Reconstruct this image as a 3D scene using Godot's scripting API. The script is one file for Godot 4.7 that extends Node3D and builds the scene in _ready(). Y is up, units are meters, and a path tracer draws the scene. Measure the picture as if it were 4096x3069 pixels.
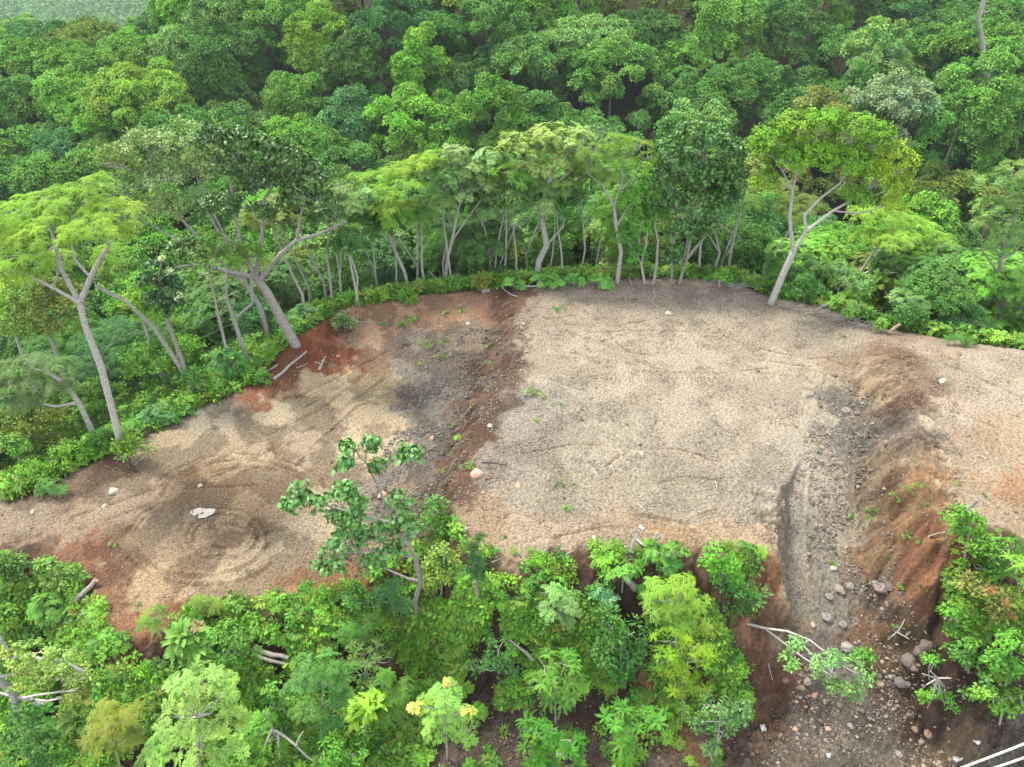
extends Node3D
# A cleared hillside building plot seen from the air: three graded earth terraces, a gully ramp,
# a planted bank in front and a wooded ravine with a forested slope behind.

const UPV := Vector3.UP
var rng := RandomNumberGenerator.new()
var n_big := FastNoiseLite.new()
var n_mid := FastNoiseLite.new()
var n_fine := FastNoiseLite.new()
var taken := {}
var total := 0
var mat := {}
var sprig := {}
var FAR := PackedVector2Array()

const T_FAR := [-40,-2,-23.3,-19.2,-21.6,-21.1,-19.7,-23,-18.1,-24.7,-16.8,-26.2,-15.2,-27.9,-13,-29.3,-11.7,-31.9,-9.3,-35.5,-5.6,-36.7,-1.5,-37.5,0.4,-37.3,4,-37.7,8.2,-38,12.5,-37.8,14.7,-35.8,17.3,-34,18.8,-31.7,20.9,-30.4,22.7,-29.4,24.6,-28.4,40,-24]
const T_LV := [-37,-0.5,-34,-1,-30,-1.7,-27,-2,-10,-2]
const T_RV := [-33,0.3,-30,0.9,-27,1.5,-24,1.6,-10,1.6]
const T_CL := [-37,0.4,-36.1,0.33,-32,0.16,-27.5,-0.9,-23.4,-1.8,-20.3,-2.2,-18.1,-2.1,-10,-2]
const T_HR := [-34,3,-31,0.45,-29,0.25,-25.2,0.18,-22.5,0.08,-21.3,-0.25,-20.2,-0.75,-18,-1.85,-16,-2.9,-14.2,-4.3,-12.8,-5.6]
const T_XL := [-31,16.6,-30,16,-25.2,13.8,-22.5,12.1,-20.2,11.1,-17.6,10.5,-15.4,10.4,-14,10.2,-12.5,9]
const T_XR := [-31,17.3,-30.3,17.1,-25.2,15.4,-21.3,14.3,-18.4,13.7,-16.2,13.75,-14.2,14.2,-12.5,15.5]
const T_SR := [-30,0.5,-26.9,0.7,-23,0.95,-20,1.4,-17.7,2.2]
const T_ZF := [-26,-18.9,-22,-18.7,-18.2,-18.4,-16,-17.6,-14.1,-14.8,-12.7,-15,-11.2,-16.3,-8.4,-16.7,-5.7,-17.25,-4.3,-18.5,-2.6,-19,-1.8,-17.6,0.7,-16.8,3.3,-17.2,5.8,-17.4,8.6,-17.2,10.5,-17.2,15.2,-17.5,16.1,-16.7,17.4,-16.5,26,-16]
const SOIL := [-20.38,-20.95,0.222,0.17365,0.1264,0.5,-16.84,-21.76,0.2442,0.18875,0.1343,0.4,-17.98,-19.67,0.2368,0.1812,0.1264,0.5,-17.98,-18.94,0.1702,0.086825,0.0553,0.3,-16.61,-18.59,0.1702,0.086825,0.0553,0.3,-13.76,-22.61,0.1998,0.14345,0.09085,0.3,-11.25,-20.42,0.222,0.15855,0.1027,0.4,-12.54,-19.18,0.2294,0.1661,0.1106,0.5,-14.68,-19.42,0.2738,0.2114,0.1422,0.4,-9.19,-18.48,0.3256,0.2567,0.1738,0.3,-10.62,-17.25,0.3182,0.24915,0.1659,0.5,-7.95,-19.42,0.3256,0.26425,0.1817,0.2,-7.94,-17.04,0.2664,0.15855,0.0869,0.3,-6.09,-17.45,0.2664,0.151,0.079,0.3,-12.94,-15.62,0.2294,0.1208,0.06715,0.4,-13.86,-14.7,0.1776,0.0906,0.0553,0.4,-14.17,-16.94,0.296,0.2114,0.1343,0.4,-15.11,-16.73,0.1702,0.0906,0.0553,0.3,-15.11,-27.75,0.2812,0.2416,0.1817,0.5,-11.7,-27.93,0.3478,0.2869,0.1975,0.15,-9.76,-29.83,0.3552,0.27935,0.1817,0.1,-7.2,-28.77,0.37,0.29445,0.1896,0.1,-6.11,-26.07,0.37,0.29445,0.1975,0.1,-9.15,-26.77,0.2738,0.21895,0.158,0.6,-11.91,-25.39,0.2738,0.21895,0.1501,0.4,-16.43,-25.23,0.2812,0.2265,0.158,0.4,-18.31,-23.64,0.1258,0.08305,0.05925,0.4,-19.92,-22.32,0.148,0.1057,0.079,0.5,-11.77,-30.4,0.1776,0.0755,0.04345,0.2,-9.52,-31.88,0.185,0.06795,0.03555,0.2,-12.57,-29.15,0.1924,0.08305,0.0474,0.3,-10.62,-31.95,0.1776,0.064175,0.03318,0.2,-7.77,-32.81,0.2442,0.1661,0.11455,0.4,-6.77,-35.11,0.333,0.2114,0.1343,0.3,-4.17,-35.81,0.333,0.2114,0.1343,0.3,-1.77,-36.24,0.2516,0.14345,0.0948,0.3,-0.42,-36.11,0.148,0.08305,0.0553,0.3,-5.23,-32.81,0.1776,0.151,0.1264,0.8,-3.19,-32.73,0.1628,0.12835,0.09875,0.7,-3.73,-29.72,0.1554,0.1359,0.12245,1,-3.89,-26.18,0.1628,0.147225,0.1343,1,-3.85,-23.5,0.1702,0.14345,0.12245,0.9,-4.06,-21.62,0.1776,0.12835,0.09085,0.5,-5.01,-21.32,0.1998,0.1661,0.13035,0.7,-2.14,-23.54,0.1036,0.0604,0.0395,0.5,-1.1,-30.41,0.0888,0.05285,0.0395,0.5,-2.67,-20.96,0.1184,0.071725,0.0474,0.5,-1.65,-26.46,0.0962,0.0604,0.04345,0.5,-4.87,-29.12,0.1702,0.151,0.13035,0.9,2.47,-35.02,0.3108,0.260475,0.2054,0.5,7.87,-36.1,0.296,0.24915,0.1975,0.6,12.86,-34.76,0.296,0.24915,0.1975,0.6,2.23,-30.28,0.3404,0.290675,0.2291,0.4,6.71,-28.63,0.3404,0.290675,0.2291,0.4,11.7,-30.28,0.3404,0.290675,0.2291,0.4,13.54,-28.63,0.3478,0.29445,0.22515,0.3,0.93,-24.99,0.2664,0.237825,0.20145,0.8,-0.1,-21.63,0.2516,0.222725,0.18565,0.9,3.89,-23.39,0.3108,0.2718,0.21725,0.6,7.89,-23.39,0.3182,0.275575,0.2212,0.5,11.36,-24.99,0.333,0.283125,0.22515,0.4,1.71,-19.78,0.2812,0.245375,0.19355,0.8,6.24,-19.78,0.2812,0.245375,0.19355,0.7,8.95,-19.78,0.2664,0.230275,0.18565,0.7,-0.97,-18.57,0.3182,0.23405,0.158,0.5,1.63,-18.11,0.3182,0.252925,0.18565,0.6,5.87,-17.77,0.3182,0.21895,0.13825,0.4,8.48,-17.33,0.333,0.24915,0.1738,0.4,3.81,-17.66,0.3108,0.2416,0.1738,0.5,16.57,-30.9,0.296,0.252925,0.20145,0.5,13.95,-24.78,0.3108,0.2718,0.2212,0.4,12.82,-21.98,0.296,0.260475,0.2133,0.5,11.79,-19.23,0.259,0.23405,0.1975,0.7,13.25,-19.23,0.2886,0.2416,0.18565,0.5,10.08,-16.23,0.296,0.23405,0.1659,0.3,10.26,-17.93,0.2664,0.21895,0.1659,0.4,11.98,-16.86,0.2294,0.20385,0.1738,0.8,11.84,-15.21,0.1924,0.17365,0.15405,1,11.44,-13.94,0.1776,0.151,0.1264,1,15.12,-25.43,0.1406,0.12835,0.1185,1,14.51,-22.97,0.148,0.1359,0.12245,1,17.29,-28.33,0.259,0.1963,0.13825,0.3,18.48,-28.34,0.1776,0.117025,0.079,0.4,16.46,-25.44,0.2664,0.200075,0.1343,0.4,17.06,-24.45,0.1406,0.094375,0.06715,0.5,15.76,-22.57,0.1332,0.109475,0.0948,0.8,14.92,-21.39,0.1998,0.151,0.1027,0.5,15.44,-19.48,0.222,0.132125,0.07505,0.4,14.74,-19.48,0.148,0.09815,0.0632,0.6,14.67,-18.15,0.2072,0.1208,0.06715,0.4,13.83,-18.25,0.2146,0.139675,0.08295,0.5,14.43,-17.41,0.1628,0.08305,0.0474,0.5,14.93,-16.86,0.1924,0.094375,0.05372,0.4,13.84,-16.88,0.111,0.086825,0.07505,0.9,14.62,-16.02,0.1776,0.0906,0.05135,0.4,13.1,-15.59,0.185,0.109475,0.0632,0.4,14.22,-15.23,0.0814,0.056625,0.0395,0.8,14.83,-14.02,0.074,0.0453,0.0316,0.6,14.03,-15.99,0.0962,0.06795,0.05135,0.8,14.23,-18.93,0.1998,0.12835,0.07505,0.5,19.81,-28.34,0.3108,0.252925,0.1896,0.3,20.93,-26.46,0.333,0.283125,0.2212,0.3,18.32,-22.99,0.333,0.275575,0.2133,0.4,19.23,-21.52,0.3182,0.237825,0.16195,0.3,18.3,-18.91,0.296,0.1812,0.1106,0.2,16.57,-18.2,0.3478,0.275575,0.1975,0.3,22.05,-24.62,0.333,0.27935,0.2133,0.3,17.92,-17.52,0.3256,0.24915,0.1738,0.3,18.16,-19.9,0.3404,0.27935,0.2054,0.2,9.08,-16.56,0.2516,0.12835,0.0711,0.4,9.64,-15.67,0.1776,0.1057,0.06715,0.5,9.22,-14.61,0.1258,0.06795,0.04345,0.5,10.05,-14.79,0.148,0.08305,0.0553,0.5,2.4,-16.52,0.0962,0.056625,0.0395,0.3,5.78,-16.76,0.0962,0.056625,0.0395,0.3,1.57,-15.96,0.0555,0.033975,0.0237,0.3,4.95,-16.18,0.0555,0.033975,0.0237,0.3,-3.71,-16.86,0.0555,0.033975,0.0237,0.3,-6.94,-15.73,0.0407,0.026425,0.01975,0.3,-8.52,-14.75,0.0555,0.033975,0.0237,0.3,-12.91,-13.55,0.0555,0.033975,0.0237,0.3,-1.81,-15,0.0518,0.033975,0.0237,0.3,3.29,-14.79,0.0518,0.033975,0.0237,0.3,6.68,-15.3,0.0518,0.033975,0.0237,0.3,-17.71,-15.93,0.0555,0.033975,0.0237,0.3,15.98,-14.53,0.0666,0.03775,0.02528,0.3,16.53,-15.43,0.074,0.041525,0.02765,0.3,-5.13,-13.21,0.0518,0.033975,0.0237,0.3,-10.98,-14.95,0.0592,0.03775,0.0237,0.3,-17.95,-17.3,0.0888,0.0453,0.0316,0.3,-19.41,-18.01,0.0888,0.05285,0.03555,0.3,4.93,-13.12,0.111,0.086825,0.0711,0.9,-0.09,-12.46,0.1036,0.079275,0.0632,0.9,9.87,-12.82,0.1406,0.117025,0.0948,1,13.23,-13.1,0.1258,0.1057,0.0869,1,16.11,-13.07,0.1332,0.0906,0.05925,0.6,16.91,-12.5,0.1258,0.109475,0.0948,1,15.54,-13.62,0.0666,0.049075,0.03555,0.7,5.55,-13.85,0.2072,0.11325,0.05135,0.3,-1.73,-12.54,0.0888,0.06795,0.0553,0.7,9.26,-13.79,0.0962,0.064175,0.04345,0.6]
const TRACKS := [[0.078,[[-10.36,-19.67],[-10.32,-19.42],[-10.34,-19.19],[-10.42,-18.99],[-10.56,-18.81],[-10.75,-18.67],[-10.99,-18.58],[-11.25,-18.53],[-11.54,-18.53],[-11.83,-18.58],[-12.13,-18.67],[-12.41,-18.81],[-12.66,-18.99],[-12.88,-19.19],[-13.06,-19.42],[-13.18,-19.67],[-13.24,-19.92],[-13.24,-20.16],[-13.17,-20.38],[-13.03,-20.57],[-12.84,-20.72],[-12.6,-20.83],[-12.32,-20.89],[-12.02,-20.89],[-11.7,-20.83],[-11.39,-20.72],[-11.1,-20.57],[-10.84,-20.38],[-10.62,-20.16],[-10.46,-19.92],[-10.36,-19.67]]],[0.065,[[-10.82,-19.5],[-10.88,-19.33],[-11.0,-19.2],[-11.17,-19.12],[-11.38,-19.09],[-11.61,-19.11],[-11.83,-19.19],[-12.04,-19.31],[-12.21,-19.48],[-12.33,-19.66],[-12.38,-19.86],[-12.36,-20.04],[-12.27,-20.19],[-12.12,-20.31],[-11.93,-20.37],[-11.7,-20.37],[-11.46,-20.31],[-11.23,-20.2],[-11.04,-20.04]]],[0.078,[[-9.83,-19.31],[-9.89,-18.86],[-10.09,-18.46],[-10.43,-18.13],[-10.87,-17.89],[-11.41,-17.74],[-12.0,-17.69],[-12.64,-17.74],[-13.28,-17.89],[-13.9,-18.13],[-14.47,-18.46],[-14.95,-18.86],[-15.33,-19.31],[-15.58,-19.79],[-15.68,-20.28],[-15.61,-20.75],[-15.38,-21.17],[-15.0,-21.51],[-14.47,-21.75]]],[0.065,[[-9.38,-18.3],[-9.58,-18.01],[-9.86,-17.76],[-10.2,-17.56],[-10.59,-17.41],[-11.03,-17.3],[-11.5,-17.26],[-12.0,-17.27],[-12.5,-17.33],[-13.01,-17.45],[-13.51,-17.62],[-13.98,-17.83],[-14.42,-18.1],[-14.82,-18.4],[-15.16,-18.73],[-15.43,-19.09],[-15.63,-19.47],[-15.75,-19.85],[-15.77,-20.23]]],[0.091,[[-15.05,-21.76],[-15.16,-22.15],[-15.17,-22.53],[-15.09,-22.91],[-14.91,-23.25],[-14.63,-23.57],[-14.26,-23.83],[-13.82,-24.04],[-13.31,-24.18],[-12.75,-24.25],[-12.15,-24.26],[-11.55,-24.19],[-10.95,-24.05],[-10.37,-23.84],[-9.84,-23.58],[-9.37,-23.27],[-8.97,-22.93],[-8.65,-22.56],[-8.42,-22.17]]],[0.078,[[-15.58,-22.23],[-15.61,-22.64],[-15.54,-23.04],[-15.38,-23.41],[-15.12,-23.76],[-14.78,-24.05],[-14.37,-24.3],[-13.88,-24.49],[-13.33,-24.62],[-12.74,-24.67],[-12.12,-24.66],[-11.5,-24.57],[-10.88,-24.42],[-10.29,-24.21],[-9.73,-23.94],[-9.23,-23.62],[-8.8,-23.26],[-8.44,-22.88],[-8.16,-22.47]]],[0.085,[[-18.49,-20.68],[-16.16,-22.04],[-14.28,-23.49],[-12.01,-25.73],[-9.42,-28.1],[-7.5,-30.85],[-5.74,-32.81]]],[0.085,[[-17.79,-20.04],[-15.51,-21.43],[-13.45,-22.9],[-11.17,-25.07],[-8.83,-27.44],[-6.68,-30.18]]],[0.078,[[-10.96,-28.77],[-8.91,-30.51],[-6.92,-32.08],[-5.25,-32.99]]],[0.078,[[-10.34,-28.1],[-8.35,-30.01],[-6.36,-31.62]]],[0.065,[[-13.55,-22.61],[-12.71,-22.52],[-11.11,-22.61]]],[0.078,[[12.7,-30.5],[15.21,-29.56],[16.76,-28.44],[18.69,-28.74],[20.1,-28.45],[21.14,-26.85],[22.71,-25.52]]],[0.078,[[12.64,-29.44],[14.77,-28.92],[16.67,-27.71],[18.91,-27.88],[20.51,-26.46],[21.96,-24.27]]],[0.065,[[7.92,-28.43],[10.28,-28.32],[12.69,-28.83]]],[0.065,[[1.89,-33.5],[3.18,-33.85],[4.73,-34.0]]],[0.065,[[2.11,-32.77],[3.63,-33.01]]],[0.065,[[6.13,-33.01],[7.97,-33.5],[9.4,-33.01]]],[0.065,[[5.41,-31.16],[6.02,-30.28],[7.37,-29.86]]],[0.065,[[10.74,-20.29],[9.93,-18.17],[10.19,-16.51],[10.42,-15.46]]],[0.078,[[12.53,-21.98],[11.7,-19.23],[11.46,-16.86]]],[0.078,[[7.93,-19.28],[6.54,-18.57],[4.86,-19.04]]],[0.065,[[5.45,-20.55],[7.04,-21.08],[8.48,-20.82]]],[0.065,[[18.77,-24.27],[18.89,-22.99],[19.71,-22.39]]],[0.065,[[20.3,-26.46],[21.54,-28.45]]],[0.05,[[-10.6,-19.67],[-10.57,-19.5],[-10.57,-19.33],[-10.61,-19.18],[-10.69,-19.05],[-10.79,-18.93],[-10.92,-18.83],[-11.08,-18.77],[-11.26,-18.72],[-11.45,-18.71],[-11.65,-18.72],[-11.86,-18.77],[-12.06,-18.83],[-12.26,-18.93],[-12.44,-19.05],[-12.6,-19.18],[-12.74,-19.33],[-12.86,-19.5],[-12.94,-19.67],[-12.98,-19.84],[-12.99,-20.01],[-12.96,-20.17],[-12.89,-20.31],[-12.79,-20.44],[-12.66,-20.54],[-12.49,-20.62],[-12.31,-20.67],[-12.1,-20.68],[-11.89,-20.67],[-11.67,-20.62],[-11.46,-20.54]]],[0.05,[[-11.6,-18.27],[-11.87,-18.32],[-12.14,-18.4],[-12.4,-18.51],[-12.65,-18.65],[-12.88,-18.81],[-13.09,-18.99],[-13.27,-19.19],[-13.42,-19.4],[-13.54,-19.62],[-13.61,-19.84],[-13.64,-20.06],[-13.63,-20.28],[-13.58,-20.49],[-13.48,-20.67],[-13.34,-20.84],[-13.17,-20.98],[-12.95,-21.09],[-12.71,-21.17],[-12.45,-21.21],[-12.17,-21.21],[-11.88,-21.18],[-11.59,-21.11],[-11.3,-21.01],[-11.03,-20.87],[-10.78,-20.71],[-10.55,-20.53],[-10.35,-20.33],[-10.19,-20.12],[-10.06,-19.89],[-9.98,-19.67]]],[0.05,[[-10.98,-17.96],[-11.3,-17.84],[-11.66,-17.76],[-12.04,-17.73],[-12.44,-17.75],[-12.85,-17.81],[-13.26,-17.92],[-13.66,-18.07],[-14.04,-18.26],[-14.39,-18.48],[-14.7,-18.74],[-14.97,-19.02],[-15.18,-19.33],[-15.33,-19.64],[-15.41,-19.96],[-15.42,-20.27],[-15.35,-20.56],[-15.21,-20.83],[-15.0,-21.07]]],[0.05,[[-14.25,-22.24],[-14.19,-22.53],[-14.07,-22.8],[-13.89,-23.04],[-13.66,-23.26],[-13.38,-23.45],[-13.05,-23.6],[-12.69,-23.71],[-12.29,-23.78],[-11.87,-23.8],[-11.44,-23.78],[-11.0,-23.71],[-10.57,-23.6],[-10.15,-23.45],[-9.76,-23.26],[-9.4,-23.04],[-9.08,-22.8],[-8.8,-22.53],[-8.56,-22.24]]],[0.05,[[-6.3,-29.12],[-7.79,-28.1],[-9.15,-25.73],[-9.77,-23.8]]],[0.05,[[-12.21,-26.42],[-11.26,-25.39],[-10.7,-24.11]]],[0.05,[[-8.5,-22.3],[-8.29,-22.15],[-8.09,-21.99],[-7.91,-21.8],[-7.74,-21.59],[-7.59,-21.37],[-7.46,-21.14],[-7.36,-20.91],[-7.27,-20.67],[-7.21,-20.42],[-7.18,-20.19],[-7.17,-19.96],[-7.18,-19.73],[-7.22,-19.52],[-7.27,-19.33],[-7.35,-19.15],[-7.45,-18.99],[-7.57,-18.85],[-7.7,-18.73]]],[0.05,[[-14.97,-25.39],[-14.67,-26.42],[-14.28,-26.59]]],[0.06,[[0.24,-17.44],[3.37,-18.34],[6.79,-18.11]]],[0.06,[[0.48,-22.49],[2.87,-23.09],[5.58,-22.64]]],[0.05,[[3.87,-21.36],[3.92,-21.57],[4.03,-21.78],[4.19,-21.98],[4.39,-22.17],[4.65,-22.35],[4.94,-22.49],[5.27,-22.62],[5.61,-22.71],[5.98,-22.76],[6.34,-22.79],[6.71,-22.77],[7.06,-22.72],[7.38,-22.64],[7.67,-22.53],[7.93,-22.39],[8.13,-22.22],[8.29,-22.03],[8.39,-21.83]]],[0.06,[[3.55,-32.07],[7.28,-32.3],[11.15,-31.97]]]]
const PLANTS := [
["umbrella_tree","yellow-green flat-topped tree with pale bare trunk at the lower terrace edge","tree","tall trees along the rim of the clearing","yellow_feather",[-17.95,-24.49],[0.22,0.374,0.055],[[0.16,0.11,[[-17.95,-2.0,-24.49],[-17.54,0.66,-24.49],[-17.23,3.13,-24.49],[-17.19,5.17,-24.49],[-17.03,6.12,-24.49]]],[0.11,0.05,[[-17.03,6.12,-24.49],[-16.22,7.24,-24.49],[-15.6,8.02,-24.49],[-15.06,8.59,-24.49]]],[0.1,0.05,[[-17.03,6.12,-24.49],[-17.23,7.64,-24.49],[-17.04,8.59,-24.49],[-17.01,9.15,-24.49]]],[0.08,0.03,[[-17.03,6.12,-24.49],[-17.89,6.84,-24.49],[-18.72,7.44,-24.49],[-19.88,7.64,-24.49]]],[0.06,0.03,[[-16.22,7.24,-24.49],[-16.56,8.02,-24.49],[-16.32,9.15,-24.49]]]],[[-17.57,9.87,-24.49,1.43,0.57,1.21],[-15.9,10.3,-24.49,1.41,0.57,1.2],[-14.57,10.04,-24.49,1.09,0.44,0.92],[-14.75,10.99,-24.49,0.57,0.42,0.49],[-18.74,8.87,-24.49,1.29,0.52,1.1],[-15.96,9.81,-22.99,1.2,0.48,1.02],[-14.65,9.9,-22.99,1.04,0.42,0.88],[-14.36,9.15,-24.49,0.77,0.31,0.65],[-19.91,9.15,-24.49,1.37,0.55,1.16],[-17.73,8.51,-23.49,1.01,0.4,0.86],[-13.82,10.04,-24.49,0.5,0.23,0.43],[-18.38,7.76,-23.49,0.85,0.34,0.73],[-17.96,7.53,-25.49,0.91,0.36,0.77],[-15.77,7.83,-25.49,0.72,0.29,0.62]],0.8,5],
["pale_tree","pale silvery-green fine-leaved tree behind the big dark-leaved tree","tree","tall trees along the rim of the clearing","small",[-13.88,-34.42],[0.22,0.308,0.154],[[0.16,0.1,[[-13.88,-2.16,-34.42],[-14.02,0.35,-34.42],[-14.41,1.5,-34.42]]],[0.1,0.04,[[-14.41,1.5,-34.42],[-16.0,3.7,-34.42],[-17.14,5.76,-34.42],[-17.89,7.21,-34.42]]],[0.09,0.04,[[-14.41,1.5,-34.42],[-15.02,4.74,-34.42],[-15.58,7.21,-34.42]]],[0.07,0.03,[[-16.0,3.7,-34.42],[-17.15,3.96,-34.42],[-19.11,5.51,-34.42]]]],[[-19.39,8.26,-34.42,1.09,0.9,0.92],[-17.6,8.94,-34.42,1.34,0.92,1.14],[-15.69,9.38,-34.42,1.22,0.82,1.04],[-18.85,7.09,-34.42,1.39,0.88,1.18],[-16.87,7.57,-34.42,1.49,1.0,1.27],[-15.08,8.26,-34.42,1.02,0.91,0.87],[-19.78,6.37,-34.42,1.05,0.67,0.89],[-18.05,5.88,-34.42,1.41,0.74,1.2],[-15.83,6.25,-34.42,1.17,0.64,1.0]],0.62,6],
["big_dark_tree","big leaning tree with dark glossy leaves and wide bare limbs on red soil","tree","tall trees along the rim of the clearing","droop",[-11.56,-32.08],[0.05,0.116,0.033],[[0.27,0.19,[[-11.56,-1.34,-32.08],[-12.05,0.71,-32.08],[-12.54,2.49,-32.08],[-12.92,3.28,-32.08]]],[0.14,0.04,[[-12.92,3.28,-32.08],[-14.29,3.6,-32.08],[-15.57,4.06,-32.08],[-16.77,3.85,-32.08],[-17.87,4.06,-32.08]]],[0.14,0.04,[[-12.76,3.13,-32.08],[-11.44,4.56,-32.08],[-10.5,5.3,-32.08],[-9.32,5.66,-32.08],[-8.0,6.26,-32.08]]],[0.13,0.05,[[-12.92,3.28,-32.08],[-13.32,4.81,-32.08],[-13.17,6.95,-32.08],[-12.97,8.74,-32.08]]],[0.11,0.04,[[-12.92,3.28,-32.08],[-12.15,5.54,-32.08],[-11.65,7.41,-32.08],[-10.78,8.52,-32.08]]],[0.1,0.04,[[-13.32,4.81,-32.08],[-14.22,5.78,-32.08],[-14.54,7.18,-32.08]]],[0.08,0.03,[[-10.5,5.3,-32.08],[-10.03,6.72,-32.08],[-9.55,7.64,-32.08]]]],[[-13.25,10.21,-32.08,0.87,0.7,0.74],[-12.13,10.1,-32.08,0.99,0.64,0.85],[-11.18,9.69,-32.08,1.0,0.74,0.85],[-10.24,9.16,-32.08,1.05,0.79,0.9],[-9.41,8.41,-32.08,0.85,0.77,0.73],[-12.73,8.84,-32.08,1.06,0.75,0.9],[-11.08,8.08,-32.08,1.07,0.7,0.91],[-10.13,7.41,-32.08,0.98,0.57,0.83],[-9.04,7.41,-32.08,0.78,0.6,0.67],[-13.66,7.18,-32.08,1.09,0.54,0.93],[-11.99,6.84,-32.08,0.88,0.48,0.75],[-16.05,4.81,-32.08,1.02,0.41,0.87],[-8.52,6.49,-32.08,0.66,0.47,0.56]],0.62,6],
["slender_tree","slender straight-stemmed tree left of the big dark-leaved tree","tree","tall trees along the rim of the clearing","small",[-14.83,-30.67],[0.088,0.198,0.044],[[0.08,0.05,[[-14.83,0.37,-30.67],[-14.66,2.22,-30.67],[-14.52,4.27,-30.67]]]],[[-14.35,5.12,-30.67,0.77,0.66,0.65],[-15.01,4.27,-30.67,0.67,0.41,0.57],[-13.77,5.71,-30.67,0.65,0.51,0.55]],0.6,3],
["forked_tree","thin forked tree between slender stem and big dark-leaved tree","tree","tall trees along the rim of the clearing","small",[-14.17,-31.59],[0.132,0.264,0.033],[[0.12,0.07,[[-14.17,0.15,-31.59],[-14.36,1.14,-31.59],[-14.44,2.49,-31.59],[-14.09,3.79,-31.59]]],[0.08,0.05,[[-14.36,1.14,-31.59],[-13.19,2.09,-31.59],[-12.95,3.54,-31.59]]]],[[-13.68,4.55,-31.59,0.9,0.6,0.77],[-12.67,4.55,-31.59,0.68,0.53,0.58]],0.6,3],
["leaning_tree","leaning bare trunk tilted towards the yellow-green flat-topped tree","tree","tall trees along the rim of the clearing","small",[-16.25,-29.66],[0.099,0.176,0.044],[[0.13,0.08,[[-16.25,-0.57,-29.66],[-17.52,1.9,-29.66],[-18.42,3.32,-29.66],[-19.49,4.06,-29.66]]]],[[-19.54,4.55,-29.66,0.86,0.47,0.73],[-18.59,4.79,-29.66,0.86,0.38,0.73]],0.6,3],
["bare_limbed_tree","thin tree with pale twiggy limbs just right of the big dark-leaved tree","tree","tall trees along the rim of the clearing","small",[-10.55,-36.36],[0.099,0.187,0.066],[[0.08,0.06,[[-10.55,-0.61,-36.36],[-10.41,1.05,-36.36],[-10.35,2.64,-36.36],[-9.93,3.88,-36.36],[-10.25,4.95,-36.36]]],[0.05,0.02,[[-9.93,3.88,-36.36],[-9.14,5.73,-36.36],[-8.63,6.74,-36.36]]],[0.05,0.02,[[-10.25,4.95,-36.36],[-10.37,6.49,-36.36]]]],[[-10.21,5.99,-36.36,1.11,0.7,0.94],[-8.91,6.49,-36.36,0.85,0.73,0.72],[-9.58,5.21,-36.36,1.12,0.55,0.95],[-10.78,5.47,-36.36,0.74,0.53,0.63]],0.4,8],
["twin_stem_tree","dark twin-stemmed tree beside the grey-green rim shrub","tree","tall trees along the rim of the clearing","broad",[-8.88,-36.07],[0.055,0.154,0.05],[[0.08,0.06,[[-8.88,-0.66,-36.07],[-8.99,1.21,-36.07],[-9.06,2.78,-36.07]]],[0.07,0.05,[[-9.09,-0.59,-36.07],[-8.75,1.21,-36.07],[-8.98,2.64,-36.07]]]],[[-9.06,3.53,-36.07,0.81,0.65,0.69],[-8.44,3.06,-36.07,0.64,0.5,0.54],[-9.71,3.06,-36.07,0.56,0.46,0.48]],0.8,3],
["umbrella_tree","bright yellow-green umbrella tree in the middle row behind the red soil","tree","tall trees along the rim of the clearing","yellow_feather",[-6.33,-39.45],[0.22,0.374,0.055],[[0.1,0.07,[[-6.33,-1.59,-39.45],[-6.66,-0.08,-39.45],[-7.09,1.32,-39.45],[-7.52,3.1,-39.45],[-7.82,4.1,-39.45]]],[0.05,0.02,[[-7.82,4.1,-39.45],[-8.91,5.07,-39.45]]],[0.05,0.02,[[-7.82,4.1,-39.45],[-6.49,5.34,-39.45],[-5.37,6.15,-39.45]]]],[[-8.71,5.56,-39.45,1.11,0.44,0.94],[-7.37,5.75,-39.45,1.31,0.53,1.12],[-6.15,6.15,-39.45,1.31,0.52,1.11],[-4.94,6.67,-39.45,1.17,0.47,0.99],[-7.14,5.31,-38.45,1.3,0.52,1.1],[-5.81,5.71,-38.45,1.16,0.46,0.99],[-4.27,6.99,-39.45,0.9,0.36,0.77],[-7.02,4.57,-37.95,1.04,0.42,0.88],[-6.34,4.1,-39.45,0.94,0.38,0.8]],0.9,4],
["pale_rim_tree","pale sage-green tree with slim white trunk beside the umbrella tree","tree","tall trees along the rim of the clearing","frond",[-4.23,-39.22],[0.143,0.253,0.099],[[0.1,0.08,[[-4.23,-0.82,-39.22],[-3.91,0.82,-39.22],[-3.57,2.03,-39.22],[-3.1,4.05,-39.22],[-2.79,4.88,-39.22]]],[0.05,0.03,[[-3.57,2.03,-39.22],[-2.58,3.48,-39.22],[-1.74,4.61,-39.22]]]],[[-3.28,5.83,-39.22,1.1,0.76,0.93],[-2.22,6.36,-39.22,1.17,0.81,0.99],[-1.3,6.75,-39.22,1.03,0.76,0.88],[-3.87,4.61,-39.22,1.06,0.65,0.9],[-2.53,4.88,-39.22,1.19,0.63,1.01],[-1.46,5.43,-39.22,1.05,0.65,0.89],[-3.09,7.14,-39.22,0.9,0.54,0.76]],0.8,4],
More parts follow.
